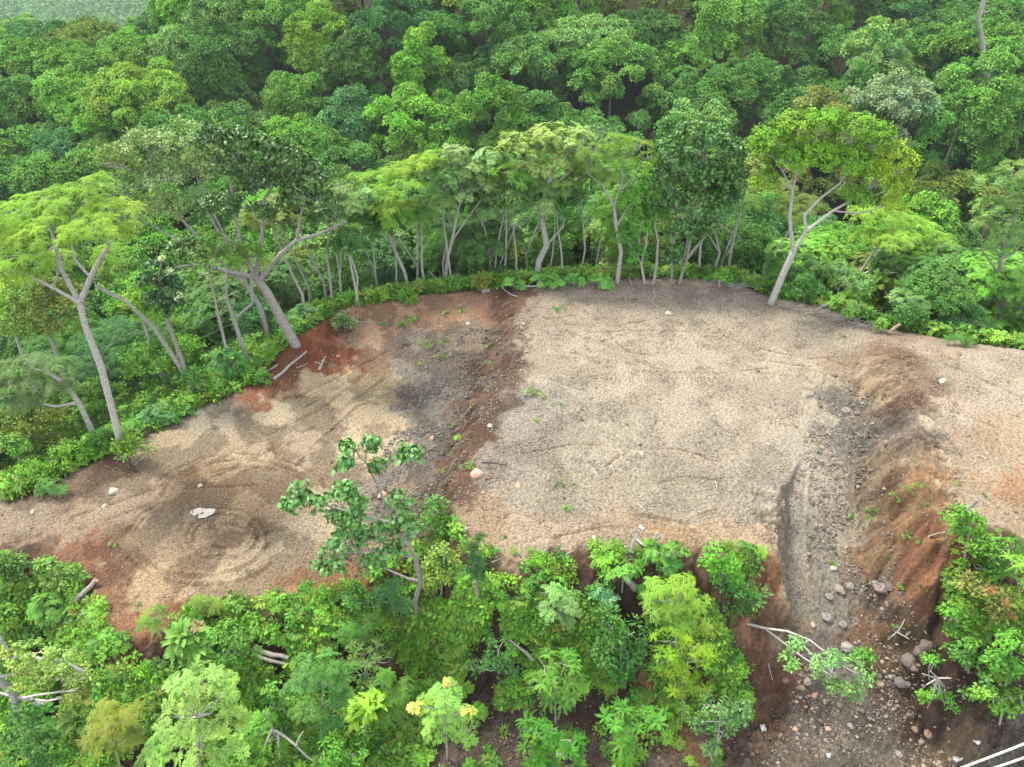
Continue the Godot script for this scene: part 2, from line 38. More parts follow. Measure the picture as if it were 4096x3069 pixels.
["multi_stem_tree","tangle of thin grey stems under a sage-green crown","tree","tall trees along the rim of the clearing","frond",[-1.14,-39.91],[0.11,0.22,0.077],[[0.06,0.04,[[-1.14,-0.63,-39.91],[-0.95,1.1,-39.91],[-0.57,2.9,-39.91],[-0.15,4.62,-39.91]]],[0.05,0.03,[[-1.32,-0.54,-39.91],[-1.42,1.41,-39.91],[-1.8,3.19,-39.91]]],[0.05,0.03,[[-0.97,-0.47,-39.91],[-0.15,1.71,-39.91],[0.53,3.48,-39.91]]]],[[-0.41,5.45,-39.91,1.07,0.78,0.91],[0.65,5.85,-39.91,1.06,0.78,0.9],[-1.51,3.77,-39.91,0.95,0.63,0.81],[0.39,4.34,-39.91,1.08,0.66,0.92],[-0.8,6.52,-39.91,0.92,0.64,0.78]],0.7,5],
["thick_trunk_tree","kinked brown-trunked tree with wide pale yellowish crown","tree","tall trees along the rim of the clearing","frond",[1.53,-38.74],[0.187,0.286,0.088],[[0.2,0.14,[[1.53,-0.0,-38.74],[1.6,0.9,-38.74],[2.04,1.95,-38.74],[1.78,3.4,-38.74],[1.9,5.07,-38.74],[2.22,6.39,-38.74]]],[0.07,0.04,[[2.04,1.95,-38.74],[2.95,3.11,-38.74],[3.15,4.52,-38.74]]],[0.07,0.03,[[1.9,5.07,-38.74],[3.2,6.39,-38.74],[3.65,7.42,-38.74]]],[0.06,0.03,[[1.9,5.07,-38.74],[0.89,6.39,-38.74]]]],[[2.11,8.29,-38.74,1.25,0.66,1.06],[3.36,8.17,-38.74,1.2,0.72,1.02],[1.12,7.8,-38.74,1.13,0.67,0.96],[0.11,7.92,-38.74,1.0,0.63,0.85],[2.53,7.04,-38.74,1.27,0.66,1.08],[3.81,6.91,-38.74,0.97,0.76,0.82],[1.27,6.52,-38.74,1.15,0.55,0.98],[3.11,5.47,-38.74,0.91,0.6,0.77]],0.75,5],
["white_branched_tree","white-barked open tree with spreading bare branches and feathery light crown","tree","tall trees along the rim of the clearing","feather",[6.24,-37.68],[0.154,0.275,0.044],[[0.14,0.1,[[6.24,-0.0,-37.68],[6.31,2.01,-37.68],[5.9,3.58,-37.68],[5.67,4.81,-37.68]]],[0.08,0.03,[[5.67,4.81,-37.68],[6.02,6.26,-37.68],[5.83,7.52,-37.68]]],[0.08,0.03,[[5.67,4.81,-37.68],[4.91,6.0,-37.68],[4.11,6.64,-37.68]]],[0.06,0.02,[[5.9,3.58,-37.68],[6.53,4.95,-37.68]]],[0.05,0.02,[[5.84,5.48,-37.68],[6.73,6.77,-37.68],[7.02,7.52,-37.68]]]],[[5.46,8.38,-37.68,1.1,0.44,0.93],[4.4,7.89,-37.68,1.03,0.49,0.88],[6.58,8.13,-37.68,1.03,0.49,0.87],[5.8,7.4,-37.68,1.24,0.49,1.05],[4.35,6.9,-37.68,0.87,0.4,0.74],[7.28,7.4,-37.68,0.74,0.48,0.63],[3.94,7.4,-37.68,0.74,0.48,0.63],[5.38,6.39,-37.68,1.0,0.4,0.85]],0.55,9],
["bright_young_tree","fresh bright green young tree beside the white-barked open tree","tree","tall trees along the rim of the clearing","broad",[7.98,-37.68],[0.077,0.242,0.039],[[0.08,0.05,[[7.57,-0.09,-37.68],[7.56,1.27,-37.68],[7.7,2.45,-37.68],[7.68,3.86,-37.68]]],[0.04,0.03,[[7.56,1.27,-37.68],[6.61,2.73,-37.68]]]],[[6.66,4.95,-37.68,0.9,1.0,0.76],[7.48,5.61,-37.68,0.76,0.89,0.65],[7.19,3.58,-37.68,0.89,0.91,0.76],[6.45,3.02,-37.68,0.74,0.76,0.63],[7.91,4.13,-37.68,0.68,0.75,0.57],[7.23,1.87,-37.68,0.67,0.59,0.57]],0.8,3],
["slim_pale_tree","slim pale curved trunk at the middle of the rim","tree","tall trees along the rim of the clearing","small",[8.42,-37.68],[0.066,0.176,0.044],[[0.1,0.07,[[8.42,-0.0,-37.68],[8.46,1.27,-37.68],[8.36,2.73,-37.68],[7.99,3.86,-37.68]]]],[[7.97,4.68,-37.68,0.62,0.63,0.53],[8.46,3.86,-37.68,0.52,0.53,0.44]],0.7,3],
["round_leaved_tree","glossy round-leaved dark tree with several stems and a leafy skirt","tree","tall trees along the rim of the clearing","droop",[9.93,-37.68],[0.066,0.171,0.05],[[0.1,0.06,[[9.93,-0.0,-37.68],[10.15,1.57,-37.68],[10.24,3.3,-37.68],[10.17,5.48,-37.68],[10.26,7.27,-37.68]]],[0.08,0.05,[[9.48,0.12,-37.68],[9.26,2.16,-37.68],[9.26,4.13,-37.68],[8.7,6.0,-37.68]]],[0.08,0.05,[[10.15,1.57,-37.68],[11.37,3.58,-37.68],[11.57,5.48,-37.68]]]],[[8.33,7.89,-37.68,0.88,0.84,0.75],[9.32,8.62,-37.68,0.97,0.77,0.82],[10.47,8.26,-37.68,1.02,0.88,0.87],[11.68,7.65,-37.68,0.89,0.9,0.75],[8.15,6.39,-37.68,0.75,0.93,0.64],[9.22,6.77,-37.68,1.05,0.96,0.89],[10.51,6.52,-37.68,1.05,0.9,0.89],[11.96,6.13,-37.68,0.86,0.93,0.73],[8.84,4.95,-37.68,0.87,0.89,0.74],[10.12,4.95,-37.68,1.03,0.93,0.87],[11.43,4.81,-37.68,0.82,0.84,0.7],[9.71,3.3,-37.68,0.89,0.98,0.76],[9.42,1.57,-37.68,0.7,0.98,0.6],[11.14,3.44,-37.68,0.73,0.69,0.62]],0.85,3],
["big_bright_tree","big domed bright green tree with pale forked trunk","tree","tall trees along the rim of the clearing","broad",[14.68,-35.29],[0.127,0.27,0.028],[[0.21,0.16,[[14.68,-0.0,-35.29],[14.97,1.76,-35.29],[15.24,3.15,-35.29]]],[0.11,0.05,[[15.24,3.15,-35.29],[14.58,5.14,-35.29],[14.4,6.64,-35.29],[14.38,7.73,-35.29]]],[0.11,0.05,[[15.24,3.15,-35.29],[15.62,4.36,-35.29],[15.35,5.27,-35.29],[15.9,6.15,-35.29],[16.75,7.01,-35.29]]],[0.1,0.05,[[15.62,4.36,-35.29],[16.79,5.52,-35.29],[17.99,6.4,-35.29]]],[0.06,0.03,[[14.4,6.64,-35.29],[13.66,7.61,-35.29],[13.04,8.31,-35.29]]]],[[12.73,9.23,-35.29,1.02,0.71,0.87],[13.84,9.85,-35.29,1.13,0.65,0.96],[15.13,10.07,-35.29,1.12,0.59,0.95],[16.56,9.78,-35.29,1.13,0.7,0.96],[17.85,9.23,-35.29,1.02,0.81,0.87],[18.97,8.2,-35.29,0.88,0.89,0.75,0.253,0.38,0.034],[18.44,7.25,-35.29,1.06,0.79,0.9,0.218,0.356,0.034],[16.8,8.08,-35.29,1.39,0.84,1.18],[15.09,8.43,-35.29,1.38,0.73,1.18],[13.76,8.2,-35.29,1.16,0.65,0.98],[12.3,8.54,-35.29,0.74,0.8,0.63],[19.85,6.89,-35.29,0.61,0.68,0.52,0.265,0.391,0.04],[19.69,5.9,-35.29,0.62,0.58,0.53,0.23,0.368,0.034],[17.78,6.27,-35.29,1.07,0.56,0.91],[12.94,7.13,-35.29,0.71,0.61,0.6],[19.9,7.84,-35.29,0.47,0.58,0.4,0.276,0.391,0.034]],1.0,4],
["umbrella_tree","lime-green umbrella tree below the big domed tree on the slope","tree","tall trees along the rim of the clearing","yellow_feather",[25.5,-43.0],[0.22,0.396,0.055],[[0.25,0.16,[[23.89,-6.82,-43.0],[23.58,-4.55,-43.0],[23.29,-2.41,-43.0]]],[0.1,0.04,[[23.29,-2.41,-43.0],[25.36,-1.03,-43.0],[27.4,-0.7,-43.0]]],[0.1,0.04,[[23.29,-2.41,-43.0],[23.93,-0.36,-43.0],[25.04,0.94,-43.0]]],[0.09,0.04,[[23.29,-2.41,-43.0],[25.37,-2.06,-43.0],[29.73,-2.06,-43.0]]]],[[22.57,2.2,-43.0,1.24,0.5,1.05],[24.12,1.95,-43.0,1.42,0.57,1.21],[25.83,1.26,-43.0,1.49,0.6,1.27],[27.66,0.29,-43.0,1.45,0.58,1.23],[29.36,-1.03,-43.0,1.35,0.6,1.15],[30.8,-2.41,-43.0,1.13,0.59,0.96],[24.36,0.98,-41.5,1.61,0.64,1.36],[26.55,-0.3,-41.5,1.63,0.65,1.39],[30.12,-3.11,-43.0,1.42,0.57,1.21],[23.33,0.62,-43.0,1.2,0.48,1.02]],1.0,5],
["pale_edge_tree","pale green feathery tree at the far right edge","tree","tall trees along the rim of the clearing","lace",[29.5,-36.5],[0.187,0.341,0.121],[[0.2,0.12,[[30.34,-4.11,-36.5],[28.75,-0.53,-36.5],[27.53,2.15,-36.5]]],[0.09,0.04,[[27.53,2.15,-36.5],[27.39,4.36,-36.5],[26.99,5.93,-36.5]]],[0.08,0.03,[[28.13,0.98,-36.5],[26.27,2.71,-36.5]]]],[[25.55,6.44,-36.5,0.98,0.54,0.83],[26.39,7.06,-36.5,1.09,0.58,0.93],[27.75,6.44,-36.5,1.1,0.7,0.94],[25.81,5.16,-36.5,1.1,0.52,0.93],[27.26,5.29,-36.5,1.25,0.62,1.06],[25.86,4.09,-36.5,0.86,0.45,0.73],[27.42,3.68,-36.5,1.28,0.51,1.08],[28.64,3.82,-36.5,1.15,0.72,0.97],[27.04,2.71,-36.5,0.91,0.36,0.77]],0.9,5],
["dead_pole_tree","bare pale snag rising among the trees at the top right","tree","","small",[68.0,-96.0],[0.055,0.143,0.033],[[0.35,0.2,[[56.82,3.11,-96.0],[56.71,5.17,-96.0],[56.76,6.92,-96.0],[56.45,9.12,-96.0]]],[0.08,0.04,[[56.76,5.78,-96.0],[57.71,5.93,-96.0],[57.89,6.18,-96.0]]]],[[56.34,3.63,-96.0,1.42,1.14,1.21]],0.4,1],
["olive_tree","dense olive-leaved tree under the yellow-green flat-topped tree","tree","tall trees along the rim of the clearing","small",[-24.5,-31.0],[0.143,0.209,0.055],[[0.14,0.06,[[-24.34,-0.47,-31.0],[-23.69,1.22,-31.0],[-23.19,2.82,-31.0]]]],[[-23.87,2.82,-31.0,0.92,0.53,0.78],[-22.74,3.08,-31.0,0.91,0.53,0.78],[-22.07,2.43,-31.0,0.83,0.81,0.71],[-23.78,1.9,-31.0,1.05,0.55,0.89],[-22.98,1.22,-31.0,0.94,0.67,0.8],[-24.87,1.22,-31.0,0.94,0.53,0.8]],0.9,3],
["grey_feathery_tree","grey-green feathery tree leaning over the left slope","tree","tall trees along the rim of the clearing","feather",[-19.88,-25.89],[0.143,0.22,0.116],[[0.14,0.07,[[-19.88,-1.14,-25.89],[-19.92,0.1,-25.89],[-20.17,1.15,-25.89],[-20.71,1.92,-25.89]]]],[[-22.1,2.04,-25.89,0.82,0.33,0.7],[-21.03,2.42,-25.89,0.86,0.34,0.73],[-20.2,2.17,-25.89,0.78,0.39,0.66],[-22.73,1.02,-25.89,0.94,0.38,0.8],[-21.58,1.28,-25.89,1.0,0.4,0.85],[-20.48,1.15,-25.89,0.84,0.33,0.71],[-22.21,0.23,-25.89,0.96,0.38,0.81],[-23.4,1.41,-25.89,0.83,0.58,0.71]],1.0,3],
["lime_broadleaf_tree","lime-green broad-leaved tree at the left margin of the ravine","tree","tall trees along the rim of the clearing","broad",[-28.0,-33.0],[0.187,0.352,0.044],[[0.12,0.05,[[-27.72,-1.18,-33.0],[-27.1,0.3,-33.0],[-26.63,1.44,-33.0]]]],[[-26.46,2.13,-33.0,0.92,0.51,0.78],[-25.95,1.3,-33.0,0.84,0.61,0.71],[-27.11,0.87,-33.0,0.94,0.65,0.8],[-26.72,0.01,-33.0,0.9,0.6,0.77],[-27.86,1.16,-33.0,0.99,0.7,0.84]],0.9,3],
["lime_broadleaf_tree","lime-green broad-leaved tree behind the leaning bare trunk","tree","tall trees along the rim of the clearing","broad",[-20.0,-33.0],[0.154,0.33,0.033],[[0.1,0.05,[[-20.31,-1.18,-33.0],[-19.95,0.01,-33.0],[-19.47,1.44,-33.0]]]],[[-19.46,2.4,-33.0,0.77,0.49,0.66],[-18.94,1.72,-33.0,0.83,0.54,0.71],[-20.05,1.3,-33.0,0.79,0.56,0.67],[-19.53,0.59,-33.0,0.85,0.55,0.72]],0.9,3],
["white_flowered_tree","dark tree with clusters of white leaves behind the leaning bare trunk","tree","tall trees along the rim of the clearing","droop",[-16.5,-29.53],[0.039,0.11,0.039],[[0.1,0.06,[[-16.5,0.91,-29.53],[-16.65,2.24,-29.53],[-16.55,3.51,-29.53],[-16.41,4.37,-29.53]]]],[[-16.16,5.21,-29.53,0.64,0.5,0.54],[-16.84,4.37,-29.53,0.65,0.51,0.55],[-15.94,4.13,-29.53,0.69,0.56,0.59],[-16.8,3.39,-29.53,0.7,0.5,0.6],[-16.14,3.01,-29.53,0.62,0.47,0.53],[-15.46,5.16,-28.93,0.25,0.21,0.21,0.391,0.46,0.322],[-15.43,3.97,-28.93,0.19,0.27,0.16,0.391,0.46,0.322],[-15.63,5.85,-28.93,0.21,0.16,0.18,0.391,0.46,0.322]],0.9,3],
["trunk_base_shrub","leafy shrub hugging the foot of the yellow-green flat-topped tree","shrub","shrubs along the rim of the clearing","small",[-17.43,-24.26],[0.11,0.22,0.033],[[0.03,0.02,[[-17.43,-2.0,-24.26],[-17.25,-1.44,-24.26]]]],[[-17.18,-0.88,-24.26,0.46,0.28,0.39],[-17.0,-1.3,-24.26,0.38,0.35,0.32],[-17.46,-1.44,-24.26,0.38,0.27,0.32]],1,3],
["rim_shrub","rounded grey-green shrub at the top of the red bank","shrub","shrubs along the rim of the clearing","small",[-9.33,-33.74],[0.132,0.231,0.11],[[0.03,0.015,[[-9.33,-1.05,-33.74],[-9.28,-0.68,-33.74]]]],[[-9.46,-0.5,-33.74,0.28,0.4,0.24],[-9.06,-0.56,-33.74,0.28,0.4,0.24],[-9.21,-0.2,-33.74,0.26,0.36,0.22]],0.9,2],
["rim_shrub","blue-green feathery shrub behind the big leaning trunk","shrub","shrubs along the rim of the clearing","frond",[-11.84,-34.6],[0.099,0.209,0.11],[[0.03,0.015,[[-11.84,-0.9,-34.6],[-11.77,-0.54,-34.6]]]],[[-12.05,-0.35,-34.6,0.43,0.43,0.37],[-11.44,-0.41,-34.6,0.43,0.43,0.37],[-11.69,-0.05,-34.6,0.39,0.37,0.33]],0.9,2],
["rim_shrub","bright feathery shrub at the corner of the middle terrace","shrub","shrubs along the rim of the clearing","frond",[0.07,-37.17],[0.11,0.286,0.066],[[0.03,0.015,[[0.07,-0.09,-37.17],[0.07,0.17,-37.17]]]],[[-0.19,0.3,-37.17,0.36,0.3,0.3],[0.33,0.26,-37.17,0.36,0.3,0.31],[0.07,0.51,-37.17,0.33,0.26,0.28]],0.9,2],
["rim_shrub","wide bright feathery shrub on the rear rim","shrub","shrubs along the rim of the clearing","frond",[2.17,-37.08],[0.121,0.308,0.077],[[0.03,0.015,[[2.17,-0.0,-37.08],[2.16,0.29,-37.08]]]],[[1.7,0.44,-37.08,0.63,0.27,0.53],[2.61,0.39,-37.08,0.63,0.27,0.53],[2.14,0.68,-37.08,0.57,0.23,0.48]],0.9,2],
["rim_shrub","small bright shrub right of the wide feathery shrub","shrub","shrubs along the rim of the clearing","frond",[3.68,-37.26],[0.099,0.264,0.066],[[0.03,0.015,[[3.68,-0.0,-37.26],[3.66,0.24,-37.26]]]],[[3.42,0.36,-37.26,0.33,0.28,0.28],[3.9,0.32,-37.26,0.33,0.28,0.28],[3.65,0.56,-37.26,0.3,0.24,0.25]],0.9,2],
["rim_shrub","bright feathery shrub before the white-barked tree","shrub","shrubs along the rim of the clearing","frond",[5.25,-37.1],[0.11,0.297,0.077],[[0.03,0.015,[[5.25,-0.0,-37.1],[5.22,0.28,-37.1]]]],[[4.91,0.41,-37.1,0.42,0.32,0.35],[5.52,0.37,-37.1,0.42,0.32,0.35],[5.2,0.64,-37.1,0.38,0.27,0.32]],0.9,2],
["rim_shrub","reddish olive bush at the end of the red soil","shrub","shrubs along the rim of the clearing","small",[-1.75,-37.36],[0.154,0.187,0.055],[[0.03,0.015,[[-1.75,-0.43,-37.36],[-1.74,-0.14,-37.36]]]],[[-1.98,0.01,-37.36,0.33,0.37,0.28],[-1.5,-0.04,-37.36,0.33,0.37,0.28],[-1.73,0.26,-37.36,0.3,0.32,0.26]],0.9,2],
["rim_shrub","fresh green bush right of the round-leaved tree","shrub","shrubs along the rim of the clearing","broad",[12.42,-37.26],[0.11,0.286,0.039],[[0.03,0.015,[[12.42,-0.0,-37.26],[12.36,0.33,-37.26]]]],[[12.08,0.49,-37.26,0.36,0.41,0.3],[12.61,0.44,-37.26,0.36,0.41,0.3],[12.29,0.77,-37.26,0.32,0.36,0.28]],0.9,2],
["rim_shrub","upright young plant with pale leaves above the brush heap","shrub","shrubs along the rim of the clearing","broad",[17.96,-32.42],[0.154,0.308,0.055],[[0.03,0.015,[[17.96,0.42,-32.42],[17.86,0.76,-32.42]]]],[[17.66,0.93,-32.42,0.21,0.3,0.18],[17.99,0.87,-32.42,0.22,0.3,0.18],[17.74,1.21,-32.42,0.19,0.27,0.17]],0.9,2],
["rim_shrub","small leafy sprout near the leaning post","shrub","shrubs along the rim of the clearing","broad",[18.91,-31.08],[0.143,0.275,0.055],[[0.03,0.015,[[18.91,0.68,-31.08],[18.84,0.92,-31.08]]]],[[18.67,1.03,-31.08,0.18,0.26,0.15],[18.95,1.0,-31.08,0.18,0.26,0.16],[18.75,1.23,-31.08,0.17,0.23,0.14]],0.9,2],
["rim_shrub","flat-topped dark shrub beyond the right terrace","shrub","shrubs along the rim of the clearing","feather",[22.15,-29.3],[0.088,0.22,0.055],[[0.03,0.015,[[22.15,1.04,-29.3],[22.07,1.27,-29.3]]]],[[21.68,1.38,-29.3,0.47,0.19,0.4],[22.39,1.34,-29.3,0.47,0.19,0.4],[21.96,1.56,-29.3,0.43,0.17,0.36]],0.9,2],
["rim_shrub","low dark shrub with long drooping leaf sprays","shrub","shrubs along the rim of the clearing","frond",[-17.5,-27.07],[0.066,0.176,0.066],[[0.03,0.015,[[-17.5,-1.99,-27.07],[-17.42,-1.71,-27.07]]]],[[-17.81,-1.58,-27.07,0.6,0.24,0.51],[-16.96,-1.62,-27.07,0.6,0.24,0.51],[-17.31,-1.35,-27.07,0.54,0.22,0.46]],0.9,2],
["rim_shrub","dense dark shrub below the forked trunks","shrub","shrubs along the rim of the clearing","frond",[-15.0,-30.47],[0.055,0.165,0.05],[[0.03,0.015,[[-15.0,-1.62,-30.47],[-14.88,-1.12,-30.47]]]],[[-15.26,-0.87,-30.47,0.6,0.55,0.51],[-14.41,-0.96,-30.47,0.6,0.56,0.51],[-14.73,-0.47,-30.47,0.54,0.47,0.46]],0.9,2],
["rim_shrub","leafy green bush beside the fallen logs","shrub","shrubs along the rim of the clearing","broad",[-13.11,-29.75],[0.077,0.209,0.044],[[0.03,0.015,[[-13.11,-1.72,-29.75],[-13.04,-1.41,-29.75]]]],[[-13.26,-1.25,-29.75,0.34,0.37,0.29],[-12.77,-1.3,-29.75,0.34,0.37,0.29],[-12.95,-0.98,-29.75,0.31,0.32,0.26]],0.9,2],
["rim_shrub","rounded green bush on the left slope","shrub","shrubs along the rim of the clearing","small",[-16.1,-29.34],[0.066,0.187,0.044],[[0.03,0.015,[[-16.1,-1.77,-29.34],[-16.0,-1.38,-29.34]]]],[[-16.29,-1.18,-29.34,0.47,0.42,0.4],[-15.62,-1.25,-29.34,0.47,0.43,0.4],[-15.86,-0.87,-29.34,0.42,0.36,0.36]],0.9,2],
["rim_shrub","yellowish creeper mound left of the pale trunk","shrub","shrubs along the rim of the clearing","broad",[-20.31,-24.3],[0.121,0.275,0.039],[[0.03,0.015,[[-20.31,-2.0,-24.3],[-20.18,-1.63,-24.3]]]],[[-20.49,-1.44,-24.3,0.52,0.3,0.44],[-19.75,-1.5,-24.3,0.52,0.3,0.44],[-20.0,-1.14,-24.3,0.47,0.25,0.4]],0.9,2],
["rim_shrub","creeper mound low at the left margin","shrub","shrubs along the rim of the clearing","broad",[-21.38,-22.76],[0.11,0.264,0.033],[[0.03,0.015,[[-21.38,-2.0,-22.76],[-21.22,-1.6,-22.76]]]],[[-21.54,-1.4,-22.76,0.56,0.29,0.47],[-20.76,-1.46,-22.76,0.56,0.29,0.47],[-21.01,-1.07,-22.76,0.5,0.24,0.43]],0.9,2],
["rim_shrub","leafy mound higher at the left margin","shrub","shrubs along the rim of the clearing","broad",[-22.14,-23.65],[0.099,0.231,0.044],[[0.03,0.015,[[-22.14,-1.14,-23.65],[-21.99,-0.78,-23.65]]]],[[-22.21,-0.6,-23.65,0.4,0.37,0.34],[-21.65,-0.66,-23.65,0.4,0.37,0.34],[-21.8,-0.3,-23.65,0.36,0.31,0.31]],0.9,2],
["rim_shrub","feathery mound just below the terrace edge","shrub","shrubs along the rim of the clearing","feather",[-20.02,-22.12],[0.088,0.22,0.066],[[0.03,0.015,[[-20.02,-2.0,-22.12],[-19.9,-1.7,-22.12]]]],[[-20.16,-1.55,-22.12,0.44,0.18,0.37],[-19.54,-1.6,-22.12,0.44,0.18,0.37],[-19.75,-1.3,-22.12,0.4,0.16,0.34]],0.9,2],
["rim_shrub","dark bush tangled in dead branches","shrub","shrubs along the rim of the clearing","small",[-19.13,-25.18],[0.077,0.198,0.044],[[0.03,0.015,[[-19.13,-2.0,-25.18],[-19.04,-1.73,-25.18]]]],[[-19.3,-1.59,-25.18,0.43,0.19,0.36],[-18.7,-1.63,-25.18,0.43,0.19,0.36],[-18.91,-1.36,-25.18,0.39,0.15,0.33]],0.9,2],
["rim_shrub","low bush at the foot of the big leaning trunk","shrub","shrubs along the rim of the clearing","small",[-11.92,-33.15],[0.077,0.198,0.055],[[0.03,0.015,[[-11.92,-1.15,-33.15],[-11.87,-0.89,-33.15]]]],[[-12.1,-0.77,-33.15,0.34,0.28,0.29],[-11.61,-0.81,-33.15,0.34,0.29,0.29],[-11.81,-0.56,-33.15,0.3,0.24,0.26]],0.9,2],
["rim_shrub","low creeping bush at the top of the red soil","shrub","shrubs along the rim of the clearing","small",[-6.11,-36.4],[0.099,0.242,0.044],[[0.03,0.015,[[-6.11,-0.6,-36.4],[-6.1,-0.41,-36.4]]]],[[-6.37,-0.32,-36.4,0.39,0.17,0.33],[-5.81,-0.35,-36.4,0.39,0.17,0.33],[-6.08,-0.17,-36.4,0.35,0.14,0.3]],0.9,2],
["rim_shrub","creeping bush beside the fallen grey log","shrub","shrubs along the rim of the clearing","small",[-3.22,-37.88],[0.088,0.22,0.055],[[0.03,0.015,[[-3.22,-0.48,-37.88],[-3.21,-0.29,-37.88]]]],[[-3.51,-0.2,-37.88,0.43,0.17,0.36],[-2.89,-0.23,-37.88,0.43,0.17,0.36],[-3.2,-0.05,-37.88,0.39,0.15,0.33]],0.9,2],
["rim_shrub","dark leafy bush left of the big forked trunk","shrub","shrubs along the rim of the clearing","small",[15.28,-37.68],[0.066,0.176,0.044],[[0.03,0.015,[[15.28,-0.0,-37.68],[15.16,0.55,-37.68]]]],[[14.82,0.82,-37.68,0.39,0.55,0.33],[15.4,0.73,-37.68,0.39,0.55,0.33],[15.01,1.27,-37.68,0.35,0.49,0.3]],0.9,2],
["rim_shrub","dark bush right of the big forked trunk","shrub","shrubs along the rim of the clearing","broad",[16.62,-35.21],[0.055,0.165,0.044],[[0.03,0.015,[[16.62,0.14,-35.21],[16.49,0.67,-35.21]]]],[[16.01,0.93,-35.21,0.57,0.66,0.48],[16.86,0.85,-35.21,0.57,0.66,0.48],[16.32,1.37,-35.21,0.51,0.57,0.44]],0.9,2],
["rim_shrub","shadowy bush beyond the leaning post","shrub","shrubs along the rim of the clearing","small",[20.59,-31.56],[0.066,0.187,0.055],[[0.03,0.015,[[20.59,0.59,-31.56],[20.45,1.02,-31.56]]]],[[20.0,1.24,-31.56,0.52,0.51,0.45],[20.78,1.17,-31.56,0.53,0.51,0.45],[20.26,1.6,-31.56,0.47,0.44,0.4]],0.9,2],
["drooping_leaf_tree","tall sapling with drooping heart-shaped leaves reaching over the lower terrace","tree","shrubs and saplings on the front bank","droop",[-3.63,-16.99],[0.094,0.22,0.077],[[0.12,0.09,[[-3.36,-3.92,-16.99],[-3.7,-3.63,-16.99],[-3.68,-2.62,-16.99],[-3.39,-1.39,-16.99],[-3.5,0.02,-16.99]]],[0.06,0.03,[[-3.5,0.02,-16.99],[-4.08,1.7,-16.99],[-4.39,3.25,-16.99],[-4.7,4.5,-16.99]]],[0.05,0.025,[[-4.08,1.7,-16.99],[-5.3,2.16,-16.99],[-6.34,2.6,-16.99],[-7.16,3.25,-16.99]]],[0.05,0.025,[[-3.5,0.02,-16.99],[-5.05,0.27,-16.99],[-6.41,0.02,-16.99],[-7.24,-1.0,-16.99]]],[0.04,0.02,[[-4.39,3.25,-16.99],[-3.66,4.5,-16.99],[-3.03,4.99,-16.99]]]],[[-4.99,5.19,-16.99,0.41,0.16,0.35],[-4.45,5.38,-16.99,0.26,0.1,0.22],[-3.54,4.99,-16.99,0.38,0.15,0.33],[-3.03,4.99,-16.99,0.18,0.08,0.15],[-5.3,4.5,-16.99,0.36,0.14,0.3],[-4.27,4.4,-16.99,0.27,0.12,0.23],[-7.16,3.25,-16.99,0.37,0.15,0.31],[-7.59,2.6,-16.99,0.22,0.12,0.19],[-6.48,2.71,-16.99,0.34,0.14,0.29],[-5.55,3.25,-16.99,0.37,0.24,0.31],[-6.17,2.16,-16.99,0.41,0.19,0.35],[-5.13,2.27,-16.99,0.38,0.24,0.32],[-5.66,1.23,-16.99,0.58,0.31,0.49],[-6.35,0.39,-16.99,0.56,0.25,0.48],[-7.01,-0.61,-16.99,0.44,0.18,0.37],[-4.45,1.23,-16.99,0.48,0.5,0.41],[-3.75,2.71,-16.99,0.47,0.28,0.4],[-3.62,1.47,-16.99,0.55,0.35,0.46],[-5.12,-0.35,-16.99,0.57,0.23,0.48],[-5.73,1.93,-16.99,0.48,0.27,0.41],[-5.14,0.88,-16.99,0.55,0.26,0.47],[-6.21,-0.35,-16.99,0.47,0.19,0.4],[-4.22,0.27,-16.99,0.56,0.25,0.48],[-6.99,2.93,-16.99,0.28,0.11,0.24],[-5.22,2.82,-16.99,0.34,0.2,0.29],[-3.9,1.93,-16.99,0.45,0.23,0.38]],0.85,4],
["broadleaf_sapling","yellowish broad-leaved sapling beside the drooping-leaf tree","tree","shrubs and saplings on the front bank","broad",[-2.79,-17.42],[0.165,0.275,0.061],[[0.05,0.03,[[-2.79,-2.91,-17.42],[-2.63,-1.53,-17.42],[-2.48,-0.48,-17.42]]]],[[-2.72,-0.22,-17.42,0.44,0.18,0.37],[-2.06,-0.61,-17.42,0.44,0.18,0.38],[-3.11,-1.0,-17.42,0.52,0.21,0.44],[-2.36,-1.39,-17.42,0.59,0.24,0.5],[-3.0,-1.93,-17.42,0.46,0.18,0.39]],1,3],
["feathery_sapling","thin dark feathery sapling with a short pale trunk","tree","shrubs and saplings on the front bank","lace",[-1.15,-16.09],[0.044,0.127,0.039],[[0.07,0.05,[[-1.15,-1.82,-16.09],[-1.24,-0.64,-16.09],[-1.27,0.61,-16.09],[-1.17,1.55,-16.09]]]],[[-1.01,1.89,-16.09,0.2,0.08,0.17],[-1.33,1.44,-16.09,0.2,0.13,0.17],[-1.16,0.97,-16.09,0.24,0.17,0.2],[-1.4,0.49,-16.09,0.24,0.17,0.2],[-1.22,-0.01,-16.09,0.24,0.1,0.21]],1.1,3],
["bank_shrub","dark feathery shrub left of the curved grey trunk","shrub","shrubs and saplings on the front bank","feather",[-4.55,-16.72],[0.055,0.154,0.066],[[0.04,0.02,[[-4.55,-3.4,-16.72],[-4.5,-2.57,-16.72],[-4.44,-1.77,-16.72]]]],[[-4.64,-1.72,-16.72,0.51,0.24,0.44],[-4.28,-2.41,-16.72,0.52,0.21,0.44],[-4.42,-1.19,-16.72,0.34,0.14,0.29]],1.0,2],
